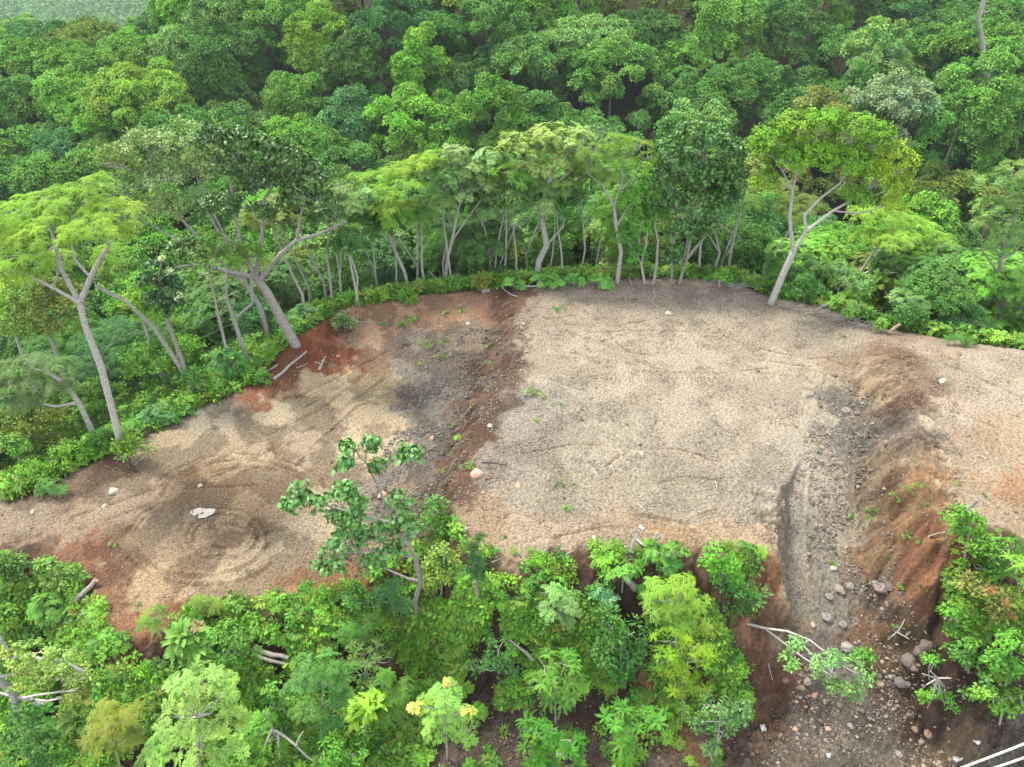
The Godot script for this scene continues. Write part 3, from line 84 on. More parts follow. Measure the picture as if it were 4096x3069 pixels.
["bank_shrub","leafy green shrub between the curved grey trunk and terrace corner","shrub","shrubs and saplings on the front bank","small",[-2.59,-18.73],[0.088,0.22,0.044],[[0.04,0.02,[[-2.59,-0.69,-18.73],[-2.75,-0.34,-18.73],[-2.91,-0.0,-18.73]]]],[[-2.96,0.45,-18.73,0.42,0.17,0.35],[-2.64,-0.05,-18.73,0.46,0.18,0.39],[-3.11,-0.43,-18.73,0.43,0.17,0.36]],1.0,2],
["bank_shrub","small bright shrub right of the feathery sapling","shrub","shrubs and saplings on the front bank","broad",[-0.51,-16.19],[0.132,0.308,0.044],[[0.04,0.02,[[-0.51,-1.3,-16.19],[-0.48,-0.95,-16.19],[-0.46,-0.6,-16.19]]]],[[-0.74,-0.39,-16.19,0.39,0.16,0.33],[-0.17,-0.52,-16.19,0.36,0.14,0.31],[-0.46,-0.9,-16.19,0.4,0.16,0.34]],1.0,2],
["bank_shrub","sage-green feather-leaved shrub below the middle terrace lip","shrub","shrubs and saplings on the front bank","frond",[1.66,-15.36],[0.121,0.242,0.099],[[0.04,0.02,[[1.66,-2.31,-15.36],[1.68,-1.46,-15.36],[1.69,-0.64,-15.36]]]],[[1.34,-0.07,-15.36,0.44,0.18,0.38],[1.9,-0.32,-15.36,0.41,0.17,0.35],[1.53,-0.96,-15.36,0.55,0.22,0.47],[2.02,-1.23,-15.36,0.39,0.16,0.33]],1.0,2],
["bank_shrub","small blue-green shrub under the driftwood","shrub","shrubs and saplings on the front bank","frond",[3.39,-15.89],[0.088,0.209,0.132],[[0.04,0.02,[[3.39,-1.83,-15.89],[3.36,-1.34,-15.89],[3.34,-0.87,-15.89]]]],[[3.18,-0.78,-15.89,0.29,0.19,0.25],[3.49,-0.96,-15.89,0.26,0.24,0.22]],1.0,2],
["bank_shrub","deep green shrub with dense small leaves in the middle of the bank","shrub","shrubs and saplings on the front bank","small",[3.89,-14.55],[0.061,0.171,0.044],[[0.04,0.02,[[3.89,-4.23,-14.55],[3.85,-3.07,-14.55],[3.82,-1.98,-14.55]]]],[[3.26,-0.61,-14.55,0.56,0.22,0.48],[3.92,-1.0,-14.55,0.53,0.21,0.45],[3.44,-1.8,-14.55,0.64,0.26,0.55],[4.2,-2.21,-14.55,0.58,0.34,0.5],[3.71,-3.05,-14.55,0.66,0.26,0.56],[4.4,-3.34,-14.55,0.5,0.33,0.42]],1.0,2],
["star_leaf_shrub","bright shrub with long star-like leaf sprays","shrub","shrubs and saplings on the front bank","fern",[1.6,-13.68],[0.143,0.319,0.072],[[0.04,0.02,[[1.6,-5.2,-13.68],[1.53,-3.8,-13.68],[1.47,-2.48,-13.68]]]],[[1.08,-1.67,-13.68,0.53,0.21,0.45],[1.77,-1.54,-13.68,0.5,0.2,0.42],[1.5,-2.5,-13.68,0.7,0.28,0.59],[0.87,-2.78,-13.68,0.48,0.19,0.41],[2.15,-2.78,-13.68,0.48,0.19,0.41],[1.46,-3.66,-13.68,0.59,0.23,0.5]],1.0,2],
["star_leaf_shrub","deeper green star-leaved shrub at the bottom of the bank","shrub","shrubs and saplings on the front bank","fern",[1.46,-12.3],[0.066,0.231,0.033],[[0.04,0.02,[[1.46,-5.6,-12.3],[1.41,-4.72,-12.3],[1.37,-3.88,-12.3]]]],[[0.69,-3.25,-12.3,0.49,0.2,0.42],[1.45,-3.1,-12.3,0.55,0.22,0.47],[2.03,-3.85,-12.3,0.47,0.19,0.4],[0.94,-4.47,-12.3,0.57,0.23,0.49],[1.75,-4.79,-12.3,0.61,0.24,0.52]],1.0,2],
["star_leaf_shrub","star-leaved shrub overhanging the dirt road edge","shrub","shrubs and saplings on the front bank","fern",[4.35,-12.54],[0.099,0.275,0.044],[[0.04,0.02,[[4.35,-5.6,-12.54],[4.22,-4.62,-12.54],[4.09,-3.68,-12.54]]]],[[3.36,-2.68,-12.54,0.52,0.21,0.44],[4.11,-3.26,-12.54,0.53,0.21,0.45],[3.9,-4.32,-12.54,0.48,0.19,0.41],[4.85,-2.97,-12.54,0.46,0.19,0.39],[4.23,-5.27,-12.54,0.42,0.17,0.36]],1.0,2],
["pale_compound_shrub","pale shrub with yellow young leaf tips","shrub","shrubs and saplings on the front bank","frond",[-2.31,-12.54],[0.165,0.319,0.077],[[0.04,0.02,[[-2.31,-5.6,-12.54],[-2.24,-3.86,-12.54],[-2.19,-2.25,-12.54]]]],[[-2.14,-1.16,-12.54,0.5,0.2,0.43],[-2.73,-2.25,-12.54,0.52,0.21,0.44],[-1.83,-2.39,-12.54,0.55,0.22,0.47],[-2.51,-3.56,-12.54,0.56,0.23,0.48],[-1.66,-3.71,-12.54,0.47,0.19,0.4],[-3.05,-1.23,-12.04,0.2,0.08,0.17,0.38,0.425,0.127],[-1.37,-1.5,-12.04,0.19,0.08,0.16,0.38,0.425,0.127],[-1.92,0.18,-12.04,0.15,0.06,0.13,0.38,0.425,0.127]],1.0,2],
["rosette_plant","rosette of big smooth bright leaves among olive feathery shrubs","shrub","shrubs and saplings on the front bank","rosette",[-5.35,-13.21],[0.22,0.396,0.055],[[0.04,0.02,[[-5.35,-5.6,-13.21],[-5.19,-4.6,-13.21],[-5.04,-3.65,-13.21]]]],[[-5.28,-3.87,-13.21,0.29,0.14,0.25],[-4.79,-3.42,-13.21,0.22,0.2,0.19]],0.5,1],
["bank_shrub","dark round-leaved shrub above the star-leaved shrub","shrub","shrubs and saplings on the front bank","broad",[-0.35,-14.58],[0.066,0.165,0.066],[[0.04,0.02,[[-0.35,-3.98,-14.58],[-0.5,-3.32,-14.58],[-0.64,-2.67,-14.58]]]],[[-0.41,-1.84,-14.58,0.42,0.17,0.36],[-0.58,-2.67,-14.58,0.46,0.18,0.39],[-0.17,-3.1,-14.58,0.4,0.16,0.34],[-1.42,-3.1,-14.58,0.33,0.13,0.28]],1.0,2],
["bank_shrub","olive feathery shrub beside the rosette of big leaves","shrub","shrubs and saplings on the front bank","feather",[-4.61,-13.72],[0.121,0.242,0.055],[[0.04,0.02,[[-4.61,-5.6,-13.72],[-4.41,-4.57,-13.72],[-4.22,-3.58,-13.72]]]],[[-4.54,-2.57,-13.72,0.54,0.22,0.46],[-3.96,-3.14,-13.72,0.55,0.22,0.47],[-4.45,-4.03,-13.72,0.66,0.26,0.56],[-3.93,-4.65,-13.72,0.5,0.2,0.43]],1.0,2],
["lacy_treetop","lacy grey-green treetop seen from straight above","shrub","shrubs and saplings on the front bank","lace",[-5.43,-14.54],[0.143,0.231,0.088],[[0.04,0.02,[[-5.43,-4.85,-14.54],[-5.32,-3.78,-14.54],[-5.22,-2.76,-14.54]]]],[[-5.19,-2.2,-14.54,0.65,0.26,0.55],[-5.75,-2.76,-14.54,0.43,0.17,0.36],[-4.68,-2.76,-14.54,0.46,0.18,0.39],[-5.25,-3.34,-14.54,0.57,0.23,0.48]],0.55,2],
["bank_shrub","broad-leaved green shrub at the bottom edge below the rosette","shrub","shrubs and saplings on the front bank","broad",[-5.78,-11.76],[0.088,0.231,0.039],[[0.04,0.02,[[-5.78,-5.6,-11.76],[-5.68,-4.7,-11.76],[-5.58,-3.84,-11.76]]]],[[-5.85,-3.38,-11.76,0.55,0.22,0.46],[-5.2,-3.68,-11.76,0.55,0.22,0.47],[-5.7,-4.46,-11.76,0.62,0.25,0.53]],1.0,2],
["feather_tree","light yellow-green feathery treetop below the middle terrace","tree","shrubs and saplings on the front bank","feather",[6.02,-15.15],[0.231,0.385,0.072],[[0.04,0.02,[[6.02,-3.42,-15.15],[5.8,-1.76,-15.15],[5.59,-0.21,-15.15]]]],[[4.93,0.61,-15.15,0.49,0.2,0.42],[5.68,0.75,-15.15,0.52,0.21,0.44],[5.42,-0.18,-15.15,0.69,0.28,0.59],[4.79,-0.18,-15.15,0.41,0.16,0.35],[6.21,-0.18,-15.15,0.47,0.22,0.4],[5.7,-1.07,-15.15,0.71,0.28,0.6],[6.46,-1.34,-15.15,0.42,0.17,0.36]],1.0,2],
["golden_shrub","golden-green dense shrub below the feathery treetop","shrub","shrubs and saplings on the front bank","lace",[6.31,-13.84],[0.209,0.363,0.033],[[0.04,0.02,[[6.31,-5.5,-13.84],[6.06,-3.55,-13.84],[5.84,-1.76,-13.84]]]],[[5.15,-0.48,-13.84,0.52,0.21,0.44],[5.94,-0.74,-13.84,0.49,0.22,0.41],[5.2,-1.53,-13.84,0.47,0.31,0.4],[5.89,-1.94,-13.84,0.57,0.23,0.48],[6.47,-1.66,-13.84,0.37,0.49,0.32],[5.8,-3.06,-13.84,0.58,0.23,0.49],[6.45,-3.06,-13.84,0.42,0.2,0.36]],1.1,2],
["bank_shrub","upright vivid green shrub at the right end of the middle terrace lip","shrub","shrubs and saplings on the front bank","broad",[7.53,-16.24],[0.083,0.259,0.028],[[0.04,0.02,[[7.53,-1.36,-16.24],[7.45,-0.52,-16.24],[7.36,0.3,-16.24]]]],[[7.04,1.02,-16.24,0.44,0.18,0.38],[7.53,0.54,-16.24,0.38,0.15,0.33],[6.91,0.42,-16.24,0.42,0.17,0.36],[7.42,-0.2,-16.24,0.49,0.2,0.42],[7.93,-0.33,-16.24,0.33,0.13,0.28]],1.0,2],
["bank_shrub","shaggy creeper shrub hanging on the crumbling red corner","shrub","shrubs and saplings on the front bank","small",[8.37,-15.94],[0.077,0.187,0.05],[[0.04,0.02,[[8.37,-1.76,-15.94],[8.31,-1.52,-15.94],[8.25,-1.27,-15.94]]]],[[7.92,-0.71,-15.94,0.43,0.26,0.36],[8.52,-1.23,-15.94,0.4,0.32,0.34],[8.31,-1.9,-15.94,0.47,0.19,0.4]],1.0,2],
["bank_shrub","low green shrub growing through the driftwood","shrub","shrubs and saplings on the front bank","frond",[5.61,-16.8],[0.088,0.242,0.055],[[0.04,0.02,[[5.61,-0.63,-16.8],[5.55,-0.19,-16.8],[5.5,0.25,-16.8]]]],[[5.15,0.37,-16.8,0.43,0.17,0.36],[5.79,0.49,-16.8,0.42,0.17,0.36],[5.55,-0.12,-16.8,0.43,0.17,0.37]],1.0,2],
["bank_shrub","leafy shrub just left of the driftwood","shrub","shrubs and saplings on the front bank","frond",[4.01,-16.41],[0.094,0.242,0.044],[[0.04,0.02,[[4.01,-1.05,-16.41],[3.96,-0.53,-16.41],[3.91,-0.03,-16.41]]]],[[3.68,-0.15,-16.41,0.39,0.16,0.33],[4.15,0.1,-16.41,0.36,0.14,0.3]],1.0,2],
["overhanging_branch","leafy branch hanging from the crumbling corner over the ramp","shrub","shrubs and saplings on the front bank","broad",[8.33,-15.87],[0.132,0.275,0.11],[[0.06,0.02,[[8.33,-1.89,-15.87],[8.98,-1.9,-15.32],[9.52,-1.3,-14.77],[9.99,-0.97,-14.22],[10.59,-1.14,-13.67]]]],[[9.32,-0.79,-13.87,0.24,0.31,0.21],[9.11,-1.09,-13.47,0.27,0.15,0.23],[9.95,-0.78,-13.27,0.27,0.15,0.23],[10.33,-0.52,-13.27,0.33,0.13,0.28],[10.83,-0.72,-13.07,0.36,0.14,0.3],[11.47,-1.38,-13.07,0.33,0.24,0.28],[10.81,-1.45,-12.87,0.42,0.17,0.36],[11.34,-1.99,-12.87,0.33,0.13,0.28],[10.33,-1.38,-13.07,0.3,0.12,0.26]],0.7,4],
["bank_shrub","grey-green leafy branch drooping to the dirt road","shrub","shrubs and saplings on the front bank","broad",[7.22,-12.54],[0.094,0.209,0.094],[[0.04,0.02,[[7.22,-5.6,-12.54],[7.08,-4.31,-12.54],[6.94,-3.09,-12.54]]]],[[6.64,-2.11,-12.54,0.51,0.21,0.44],[7.37,-2.82,-12.54,0.43,0.17,0.37],[6.26,-3.11,-12.54,0.37,0.29,0.32],[7.14,-3.71,-12.54,0.41,0.16,0.35],[6.74,-4.63,-12.54,0.32,0.34,0.27],[7.49,-2.25,-12.54,0.27,0.11,0.23]],0.75,2],
["bank_tree","large pale green tree with glossy upright leaf sprays at the bottom","tree","shrubs and saplings on the front bank","frond",[-10.77,-11.6],[0.187,0.33,0.094],[[0.09,0.045,[[-10.77,-5.6,-11.6],[-10.18,-3.21,-11.6],[-9.65,-1.08,-11.6]]]],[[-9.52,1.03,-11.6,0.4,0.16,0.34],[-8.86,1.27,-11.6,0.45,0.18,0.38],[-8.44,0.79,-11.6,0.4,0.16,0.34],[-9.58,0.05,-11.6,0.55,0.22,0.47],[-8.88,-0.2,-11.6,0.55,0.22,0.47],[-10.39,-1.11,-11.6,0.57,0.23,0.48],[-9.67,-1.38,-11.6,0.69,0.27,0.58],[-8.67,-1.38,-11.6,0.46,0.44,0.39],[-11.08,-2.78,-11.6,0.65,0.26,0.56],[-10.11,-3.08,-11.6,0.78,0.31,0.66],[-9.22,-3.08,-11.6,0.6,0.24,0.51],[-11.73,-3.99,-11.6,0.61,0.25,0.52]],1.0,2],
["bank_tree","pale yellow-leaved tree with thick grey branches at the left edge","tree","shrubs and saplings on the front bank","broad",[-18.44,-13.89],[0.242,0.341,0.11],[[0.16,0.12,[[-17.48,-4.49,-13.89],[-17.67,-3.73,-13.89],[-17.83,-2.58,-13.89]]],[0.09,0.05,[[-16.89,-4.46,-13.89],[-17.44,-3.97,-13.89],[-18.27,-3.59,-13.89]]],[0.1,0.05,[[-17.83,-2.58,-13.89],[-17.21,-1.48,-13.89],[-16.28,-1.48,-13.89],[-15.13,-1.75,-13.89],[-14.48,-2.58,-13.89]]],[0.07,0.04,[[-16.68,0.07,-13.89],[-16.79,-0.56,-13.89],[-16.76,-1.08,-13.89]]]],[[-16.74,-1.48,-13.89,0.56,0.22,0.48],[-15.86,-1.21,-13.89,0.56,0.22,0.47],[-15.24,-1.61,-13.89,0.53,0.21,0.45],[-16.66,-2.43,-13.89,0.64,0.25,0.54],[-15.76,-2.58,-13.89,0.58,0.23,0.49],[-14.83,-2.43,-13.89,0.48,0.19,0.41],[-14.29,-2.72,-13.89,0.45,0.18,0.38],[-14.94,-3.44,-13.89,0.49,0.2,0.42],[-15.54,-3.73,-13.89,0.43,0.17,0.36]],0.8,3],
["bank_shrub","olive feathery shrub at the bottom left","shrub","shrubs and saplings on the front bank","feather",[-13.48,-11.93],[0.198,0.253,0.061],[[0.04,0.02,[[-13.48,-4.67,-11.93],[-13.12,-3.45,-11.93],[-12.77,-2.29,-11.93]]]],[[-12.69,-1.17,-11.93,0.49,0.2,0.42],[-12.06,-1.44,-11.93,0.49,0.2,0.42],[-12.72,-2.13,-11.93,0.62,0.25,0.53],[-13.58,-2.7,-11.93,0.51,0.2,0.43],[-12.35,-2.84,-11.93,0.51,0.2,0.44],[-13.28,-3.58,-11.93,0.61,0.25,0.52]],1.0,2],
["bank_shrub","dark dense broad-leaved shrub in the bottom left corner","shrub","shrubs and saplings on the front bank","broad",[-16.59,-11.76],[0.05,0.143,0.033],[[0.04,0.02,[[-16.59,-5.6,-11.76],[-15.94,-4.06,-11.76],[-15.33,-2.62,-11.76]]]],[[-15.29,-1.25,-11.76,0.49,0.2,0.41],[-14.81,-1.66,-11.76,0.49,0.2,0.42],[-15.65,-2.5,-11.76,0.59,0.24,0.5],[-15.02,-2.79,-11.76,0.51,0.2,0.43],[-15.98,-3.68,-11.76,0.67,0.27,0.57],[-15.26,-3.99,-11.76,0.55,0.22,0.47]],1.0,2],
["rosette_plant","small pale rosette of large leaves in the dark shrub","shrub","shrubs and saplings on the front bank","rosette",[-15.86,-13.2],[0.176,0.308,0.099],[[0.04,0.02,[[-15.86,-5.58,-13.2],[-15.68,-4.97,-13.2],[-15.5,-4.37,-13.2]]]],[[-15.5,-4.37,-13.2,0.24,0.1,0.21]],0.5,1],
["giant_leaf_plant","giant-leaved plant at the lower terrace lip","shrub","shrubs and saplings on the front bank","rosette",[-11.47,-14.62],[0.11,0.231,0.061],[[0.06,0.03,[[-11.47,-3.18,-14.62],[-11.26,-2.38,-14.62],[-11.07,-1.61,-14.62]]]],[[-11.23,-1.38,-14.62,0.32,0.15,0.27],[-10.89,-1.91,-14.62,0.32,0.22,0.27],[-11.4,-2.33,-14.62,0.29,0.17,0.25],[-10.77,-0.85,-14.62,0.22,0.09,0.19,0.184,0.149,0.103]],0.6,1],
["bank_shrub","rounded mid-green shrub right of the giant-leaved plant","shrub","shrubs and saplings on the front bank","broad",[-9.97,-14.55],[0.083,0.22,0.039],[[0.04,0.02,[[-9.97,-3.65,-14.55],[-9.8,-2.72,-14.55],[-9.64,-1.83,-14.55]]]],[[-9.69,-1.01,-14.55,0.47,0.19,0.4],[-9.19,-1.27,-14.55,0.51,0.2,0.43],[-9.74,-1.94,-14.55,0.58,0.23,0.49],[-9.38,-2.49,-14.55,0.49,0.2,0.42],[-10.2,-2.49,-14.55,0.46,0.18,0.39]],1.0,2],
["bank_tree","dark green feather-leaved tree in the lower middle","tree","shrubs and saplings on the front bank","frond",[-6.94,-13.13],[0.061,0.165,0.044],[[0.04,0.02,[[-6.94,-5.46,-13.13],[-6.58,-3.64,-13.13],[-6.25,-1.97,-13.13]]]],[[-6.64,-0.81,-13.13,0.51,0.2,0.43],[-5.93,-0.56,-13.13,0.53,0.21,0.45],[-5.51,-1.21,-13.13,0.45,0.18,0.38],[-6.98,-1.88,-13.13,0.55,0.22,0.47],[-6.23,-2.02,-13.13,0.65,0.26,0.55],[-5.68,-2.44,-13.13,0.47,0.19,0.4],[-6.91,-3.3,-13.13,0.6,0.24,0.51],[-6.18,-3.74,-13.13,0.55,0.22,0.46]],1.0,2],
["bank_shrub","light green shrub under the dark feather-leaved tree","shrub","shrubs and saplings on the front bank","broad",[-8.11,-13.54],[0.11,0.264,0.055],[[0.04,0.02,[[-8.11,-4.94,-13.54],[-8.07,-4.14,-13.54],[-8.03,-3.36,-13.54]]]],[[-8.04,-2.83,-13.54,0.45,0.18,0.38],[-7.67,-3.41,-13.54,0.45,0.18,0.38],[-8.4,-3.86,-13.54,0.42,0.17,0.36]],1.0,2],
["bank_shrub","green sprawling shrub above the bleached dead branch","shrub","shrubs and saplings on the front bank","frond",[-9.0,-12.79],[0.099,0.264,0.044],[[0.04,0.02,[[-9.0,-5.44,-12.79],[-8.88,-4.85,-12.79],[-8.76,-4.28,-12.79]]]],[[-8.61,-3.57,-12.79,0.47,0.19,0.4],[-9.29,-4.48,-12.79,0.45,0.18,0.38],[-8.38,-4.8,-12.79,0.46,0.18,0.39]],1.0,2],
["bank_shrub","yellowish leafy sprays on the lip of the lower terrace","shrub","shrubs and saplings on the front bank","feather",[-12.49,-15.15],[0.165,0.286,0.055],[[0.04,0.02,[[-12.49,-2.0,-15.15],[-12.48,-1.53,-15.15],[-12.46,-1.07,-15.15]]]],[[-12.35,-0.68,-15.15,0.32,0.13,0.27],[-12.18,-1.2,-15.15,0.35,0.14,0.3],[-12.86,-1.33,-15.15,0.26,0.1,0.22]],0.7,2],
["bank_shrub","yellowish sprays beside the giant-leaved plant","shrub","shrubs and saplings on the front bank","feather",[-11.49,-16.02],[0.165,0.275,0.055],[[0.04,0.02,[[-11.49,-2.0,-16.02],[-11.28,-1.74,-16.02],[-11.07,-1.49,-16.02]]]],[[-11.32,-1.33,-16.02,0.3,0.12,0.25],[-10.81,-1.65,-16.02,0.23,0.09,0.2]],0.6,2],
["bank_shrub","shrub of light leaves at the lower terrace lip","shrub","shrubs and saplings on the front bank","broad",[-9.37,-16.1],[0.121,0.253,0.055],[[0.04,0.02,[[-9.37,-2.25,-16.1],[-9.46,-2.18,-16.1],[-9.54,-2.11,-16.1]]]],[[-10.1,-1.71,-16.1,0.37,0.15,0.31],[-9.54,-2.25,-16.1,0.44,0.18,0.38],[-8.98,-2.39,-16.1,0.41,0.16,0.35]],1.0,2],
["bank_shrub","low bright shrub beside the dark bare soil","shrub","shrubs and saplings on the front bank","broad",[-7.96,-16.07],[0.132,0.286,0.066],[[0.04,0.02,[[-7.96,-2.48,-16.07],[-7.95,-2.31,-16.07],[-7.94,-2.14,-16.07]]]],[[-8.22,-2.07,-16.07,0.37,0.15,0.32],[-7.66,-2.21,-16.07,0.37,0.15,0.32]],1.0,2],
["bank_shrub","feathery shrub below the dark bare soil","shrub","shrubs and saplings on the front bank","feather",[-5.76,-15.54],[0.088,0.22,0.055],[[0.04,0.02,[[-5.76,-3.43,-15.54],[-5.61,-2.85,-15.54],[-5.45,-2.29,-15.54]]]],[[-5.87,-2.29,-15.54,0.5,0.2,0.43],[-5.42,-2.71,-15.54,0.51,0.2,0.43],[-5.07,-1.88,-15.54,0.4,0.16,0.34]],1.0,2],
["bank_shrub","mixed leafy shrub under the drooping-leaf tree","shrub","shrubs and saplings on the front bank","broad",[-5.33,-16.5],[0.088,0.22,0.05],[[0.04,0.02,[[-5.33,-2.8,-16.5],[-5.4,-2.43,-16.5],[-5.47,-2.06,-16.5]]]],[[-5.71,-1.7,-16.5,0.51,0.2,0.43],[-5.15,-1.97,-16.5,0.51,0.21,0.44],[-5.56,-2.52,-16.5,0.52,0.21,0.44]],1.0,2],
["bank_shrub","tall grey-green bush at the left end of the lower terrace","shrub","shrubs and saplings on the front bank","small",[-19.45,-17.78],[0.088,0.176,0.055],[[0.04,0.02,[[-19.45,-2.48,-17.78],[-19.31,-2.13,-17.78],[-19.17,-1.8,-17.78]]]],[[-19.4,-1.73,-17.78,0.32,0.38,0.27],[-18.92,-1.82,-17.78,0.32,0.38,0.27],[-19.04,-1.49,-17.78,0.32,0.32,0.27],[-19.31,-2.14,-17.78,0.32,0.26,0.27]],1.0,2],
["bank_shrub","rounded bush in front of the red soil patch","shrub","shrubs and saplings on the front bank","small",[-17.36,-17.39],[0.11,0.22,0.061],[[0.04,0.02,[[-17.36,-2.46,-17.39],[-17.26,-2.21,-17.39],[-17.17,-1.96,-17.39]]]],[[-17.46,-1.91,-17.39,0.39,0.15,0.33],[-16.86,-1.97,-17.39,0.39,0.15,0.33],[-17.08,-1.74,-17.39,0.39,0.15,0.33],[-17.26,-2.22,-17.39,0.39,0.16,0.33]],1.0,2],
["bank_shrub","feather-leaved bush left of the log pile","shrub","shrubs and saplings on the front bank","frond",[-17.84,-16.68],[0.099,0.231,0.05],[[0.04,0.02,[[-17.84,-3.32,-16.68],[-17.69,-2.94,-16.68],[-17.55,-2.57,-16.68]]]],[[-17.86,-2.5,-16.68,0.42,0.29,0.36],[-17.22,-2.59,-16.68,0.42,0.29,0.36],[-17.42,-2.23,-16.68,0.42,0.19,0.35],[-17.7,-2.95,-16.68,0.42,0.17,0.36]],1.0,2],
["bank_shrub","leafy bush below the tall grey-green bush","shrub","shrubs and saplings on the front bank","broad",[-19.31,-16.45],[0.11,0.242,0.044],[[0.04,0.02,[[-19.31,-3.76,-16.45],[-19.14,-3.35,-16.45],[-18.97,-2.95,-16.45]]]],[[-19.2,-2.87,-16.45,0.31,0.44,0.27],[-18.73,-2.97,-16.45,0.31,0.44,0.27],[-18.82,-2.59,-16.45,0.31,0.41,0.27],[-19.15,-3.36,-16.45,0.32,0.35,0.27]],1.0,2],
["bank_shrub","small bush at the edge of the red soil patch","shrub","shrubs and saplings on the front bank","broad",[-18.01,-18.04],[0.132,0.264,0.066],[[0.04,0.02,[[-18.01,-2.12,-18.04],[-17.95,-1.96,-18.04],[-17.89,-1.8,-18.04]]]],[[-18.14,-1.77,-18.04,0.32,0.13,0.27],[-17.64,-1.81,-18.04,0.32,0.13,0.27],[-17.83,-1.66,-18.04,0.32,0.13,0.27],[-17.95,-1.96,-18.04,0.32,0.13,0.27]],1.0,2],
["bank_shrub","dark bush behind the pale yellow-leaved tree","shrub","shrubs and saplings on the front bank","broad",[-18.5,-15.94],[0.077,0.198,0.044],[[0.04,0.02,[[-18.5,-4.2,-15.94],[-18.41,-3.98,-15.94],[-18.32,-3.76,-15.94]]]],[[-18.55,-3.72,-15.94,0.32,0.13,0.27],[-18.07,-3.77,-15.94,0.32,0.13,0.27],[-18.24,-3.56,-15.94,0.31,0.13,0.27],[-18.41,-3.99,-15.94,0.32,0.13,0.27]],1.0,2],
["bank_shrub","small seedling bush beside the log pile","shrub","shrubs and saplings on the front bank","broad",[-15.66,-15.39],[0.099,0.22,0.066],[[0.04,0.02,[[-15.66,-3.44,-15.39],[-15.6,-3.27,-15.39],[-15.55,-3.11,-15.39]]]],[[-15.71,-3.08,-15.39,0.22,0.09,0.19],[-15.37,-3.12,-15.39,0.22,0.09,0.19],[-15.49,-2.96,-15.39,0.22,0.09,0.19],[-15.61,-3.28,-15.39,0.22,0.09,0.19]],1.0,2],
["right_bank_shrub","leafy creeper mound beside the leaning post on the right terrace","shrub","shrubs and saplings on the front bank","broad",[15.78,-16.39],[0.094,0.242,0.033],[[0.04,0.02,[[15.78,0.96,-16.39],[15.49,1.58,-16.39],[15.21,2.18,-16.39]]]],[[14.56,2.78,-16.39,0.43,0.17,0.36],[15.26,2.34,-16.39,0.46,0.19,0.39],[15.12,1.89,-16.39,0.41,0.16,0.34],[15.91,1.67,-16.39,0.44,0.18,0.37]],1.0,2],
["right_bank_shrub","green bush below the creeper mound on the right bank","shrub","shrubs and saplings on the front bank","small",[16.51,-15.6],[0.088,0.231,0.039],[[0.04,0.02,[[16.51,0.23,-15.6],[16.23,0.9,-15.6],[15.95,1.54,-15.6]]]],[[15.59,1.77,-15.6,0.46,0.18,0.39],[16.24,1.31,-15.6,0.46,0.18,0.39],[15.84,0.96,-15.6,0.43,0.17,0.37],[16.14,2.11,-15.6,0.39,0.16,0.33]],1.0,2],
["right_bank_shrub","reddish-tipped flowering bush on the right bank","shrub","shrubs and saplings on the front bank","small",[16.6,-14.84],[0.165,0.187,0.066],[[0.04,0.02,[[16.6,-1.03,-14.84],[16.35,-0.38,-14.84],[16.1,0.25,-14.84]]]],[[15.2,0.96,-14.84,0.45,0.18,0.39],[16.0,0.48,-14.84,0.49,0.2,0.42],[16.77,-0.26,-14.84,0.44,0.17,0.37],[15.89,-0.01,-14.84,0.43,0.17,0.37],[15.18,1.48,-14.34,0.13,0.05,0.11,0.299,0.138,0.063],[15.78,0.9,-14.34,0.12,0.06,0.1,0.299,0.138,0.063],[16.3,0.17,-14.34,0.12,0.06,0.1,0.299,0.138,0.063]],1.0,2],
["right_bank_shrub","bright ferny bush at the right edge","shrub","shrubs and saplings on the front bank","fern",[17.37,-15.03],[0.22,0.429,0.061],[[0.04,0.02,[[17.37,-0.51,-15.03],[16.95,0.32,-15.03],[16.55,1.12,-15.03]]]],[[16.16,2.0,-15.03,0.39,0.15,0.33],[16.7,1.08,-15.03,0.43,0.18,0.36],[16.82,0.24,-15.03,0.34,0.15,0.29]],1.0,2],
["right_bank_shrub","leafy bush clinging to the lower right bank","shrub","shrubs and saplings on the front bank","broad",[15.65,-14.77],[0.088,0.242,0.033],[[0.04,0.02,[[15.65,-1.99,-14.77],[15.33,-1.27,-14.77],[15.02,-0.58,-14.77]]]],[[14.68,-0.41,-14.77,0.41,0.16,0.35],[15.25,-0.29,-14.77,0.44,0.17,0.37],[15.14,-1.06,-14.77,0.41,0.17,0.35]],1.0,2],
["right_bank_shrub","big leafy bush low on the right bank","shrub","shrubs and saplings on the front bank","broad",[17.21,-13.54],[0.094,0.253,0.039],[[0.04,0.02,[[17.21,-3.13,-13.54],[16.74,-2.09,-13.54],[16.29,-1.09,-13.54]]]],[[16.01,-0.04,-13.54,0.53,0.21,0.45],[15.85,-0.93,-13.54,0.52,0.21,0.44],[16.83,-1.46,-13.54,0.52,0.26,0.44],[16.51,-2.0,-13.54,0.53,0.21,0.45]],1.0,2],
["right_bank_shrub","light leafy bush at the foot of the right bank","shrub","shrubs and saplings on the front bank","broad",[17.06,-13.05],[0.132,0.297,0.055],[[0.04,0.02,[[17.06,-4.04,-13.05],[16.76,-3.31,-13.05],[16.48,-2.61,-13.05]]]],[[15.81,-2.28,-13.05,0.46,0.19,0.39],[16.64,-3.0,-13.05,0.5,0.2,0.43],[17.0,-2.57,-13.05,0.47,0.19,0.4]],1.0,2],
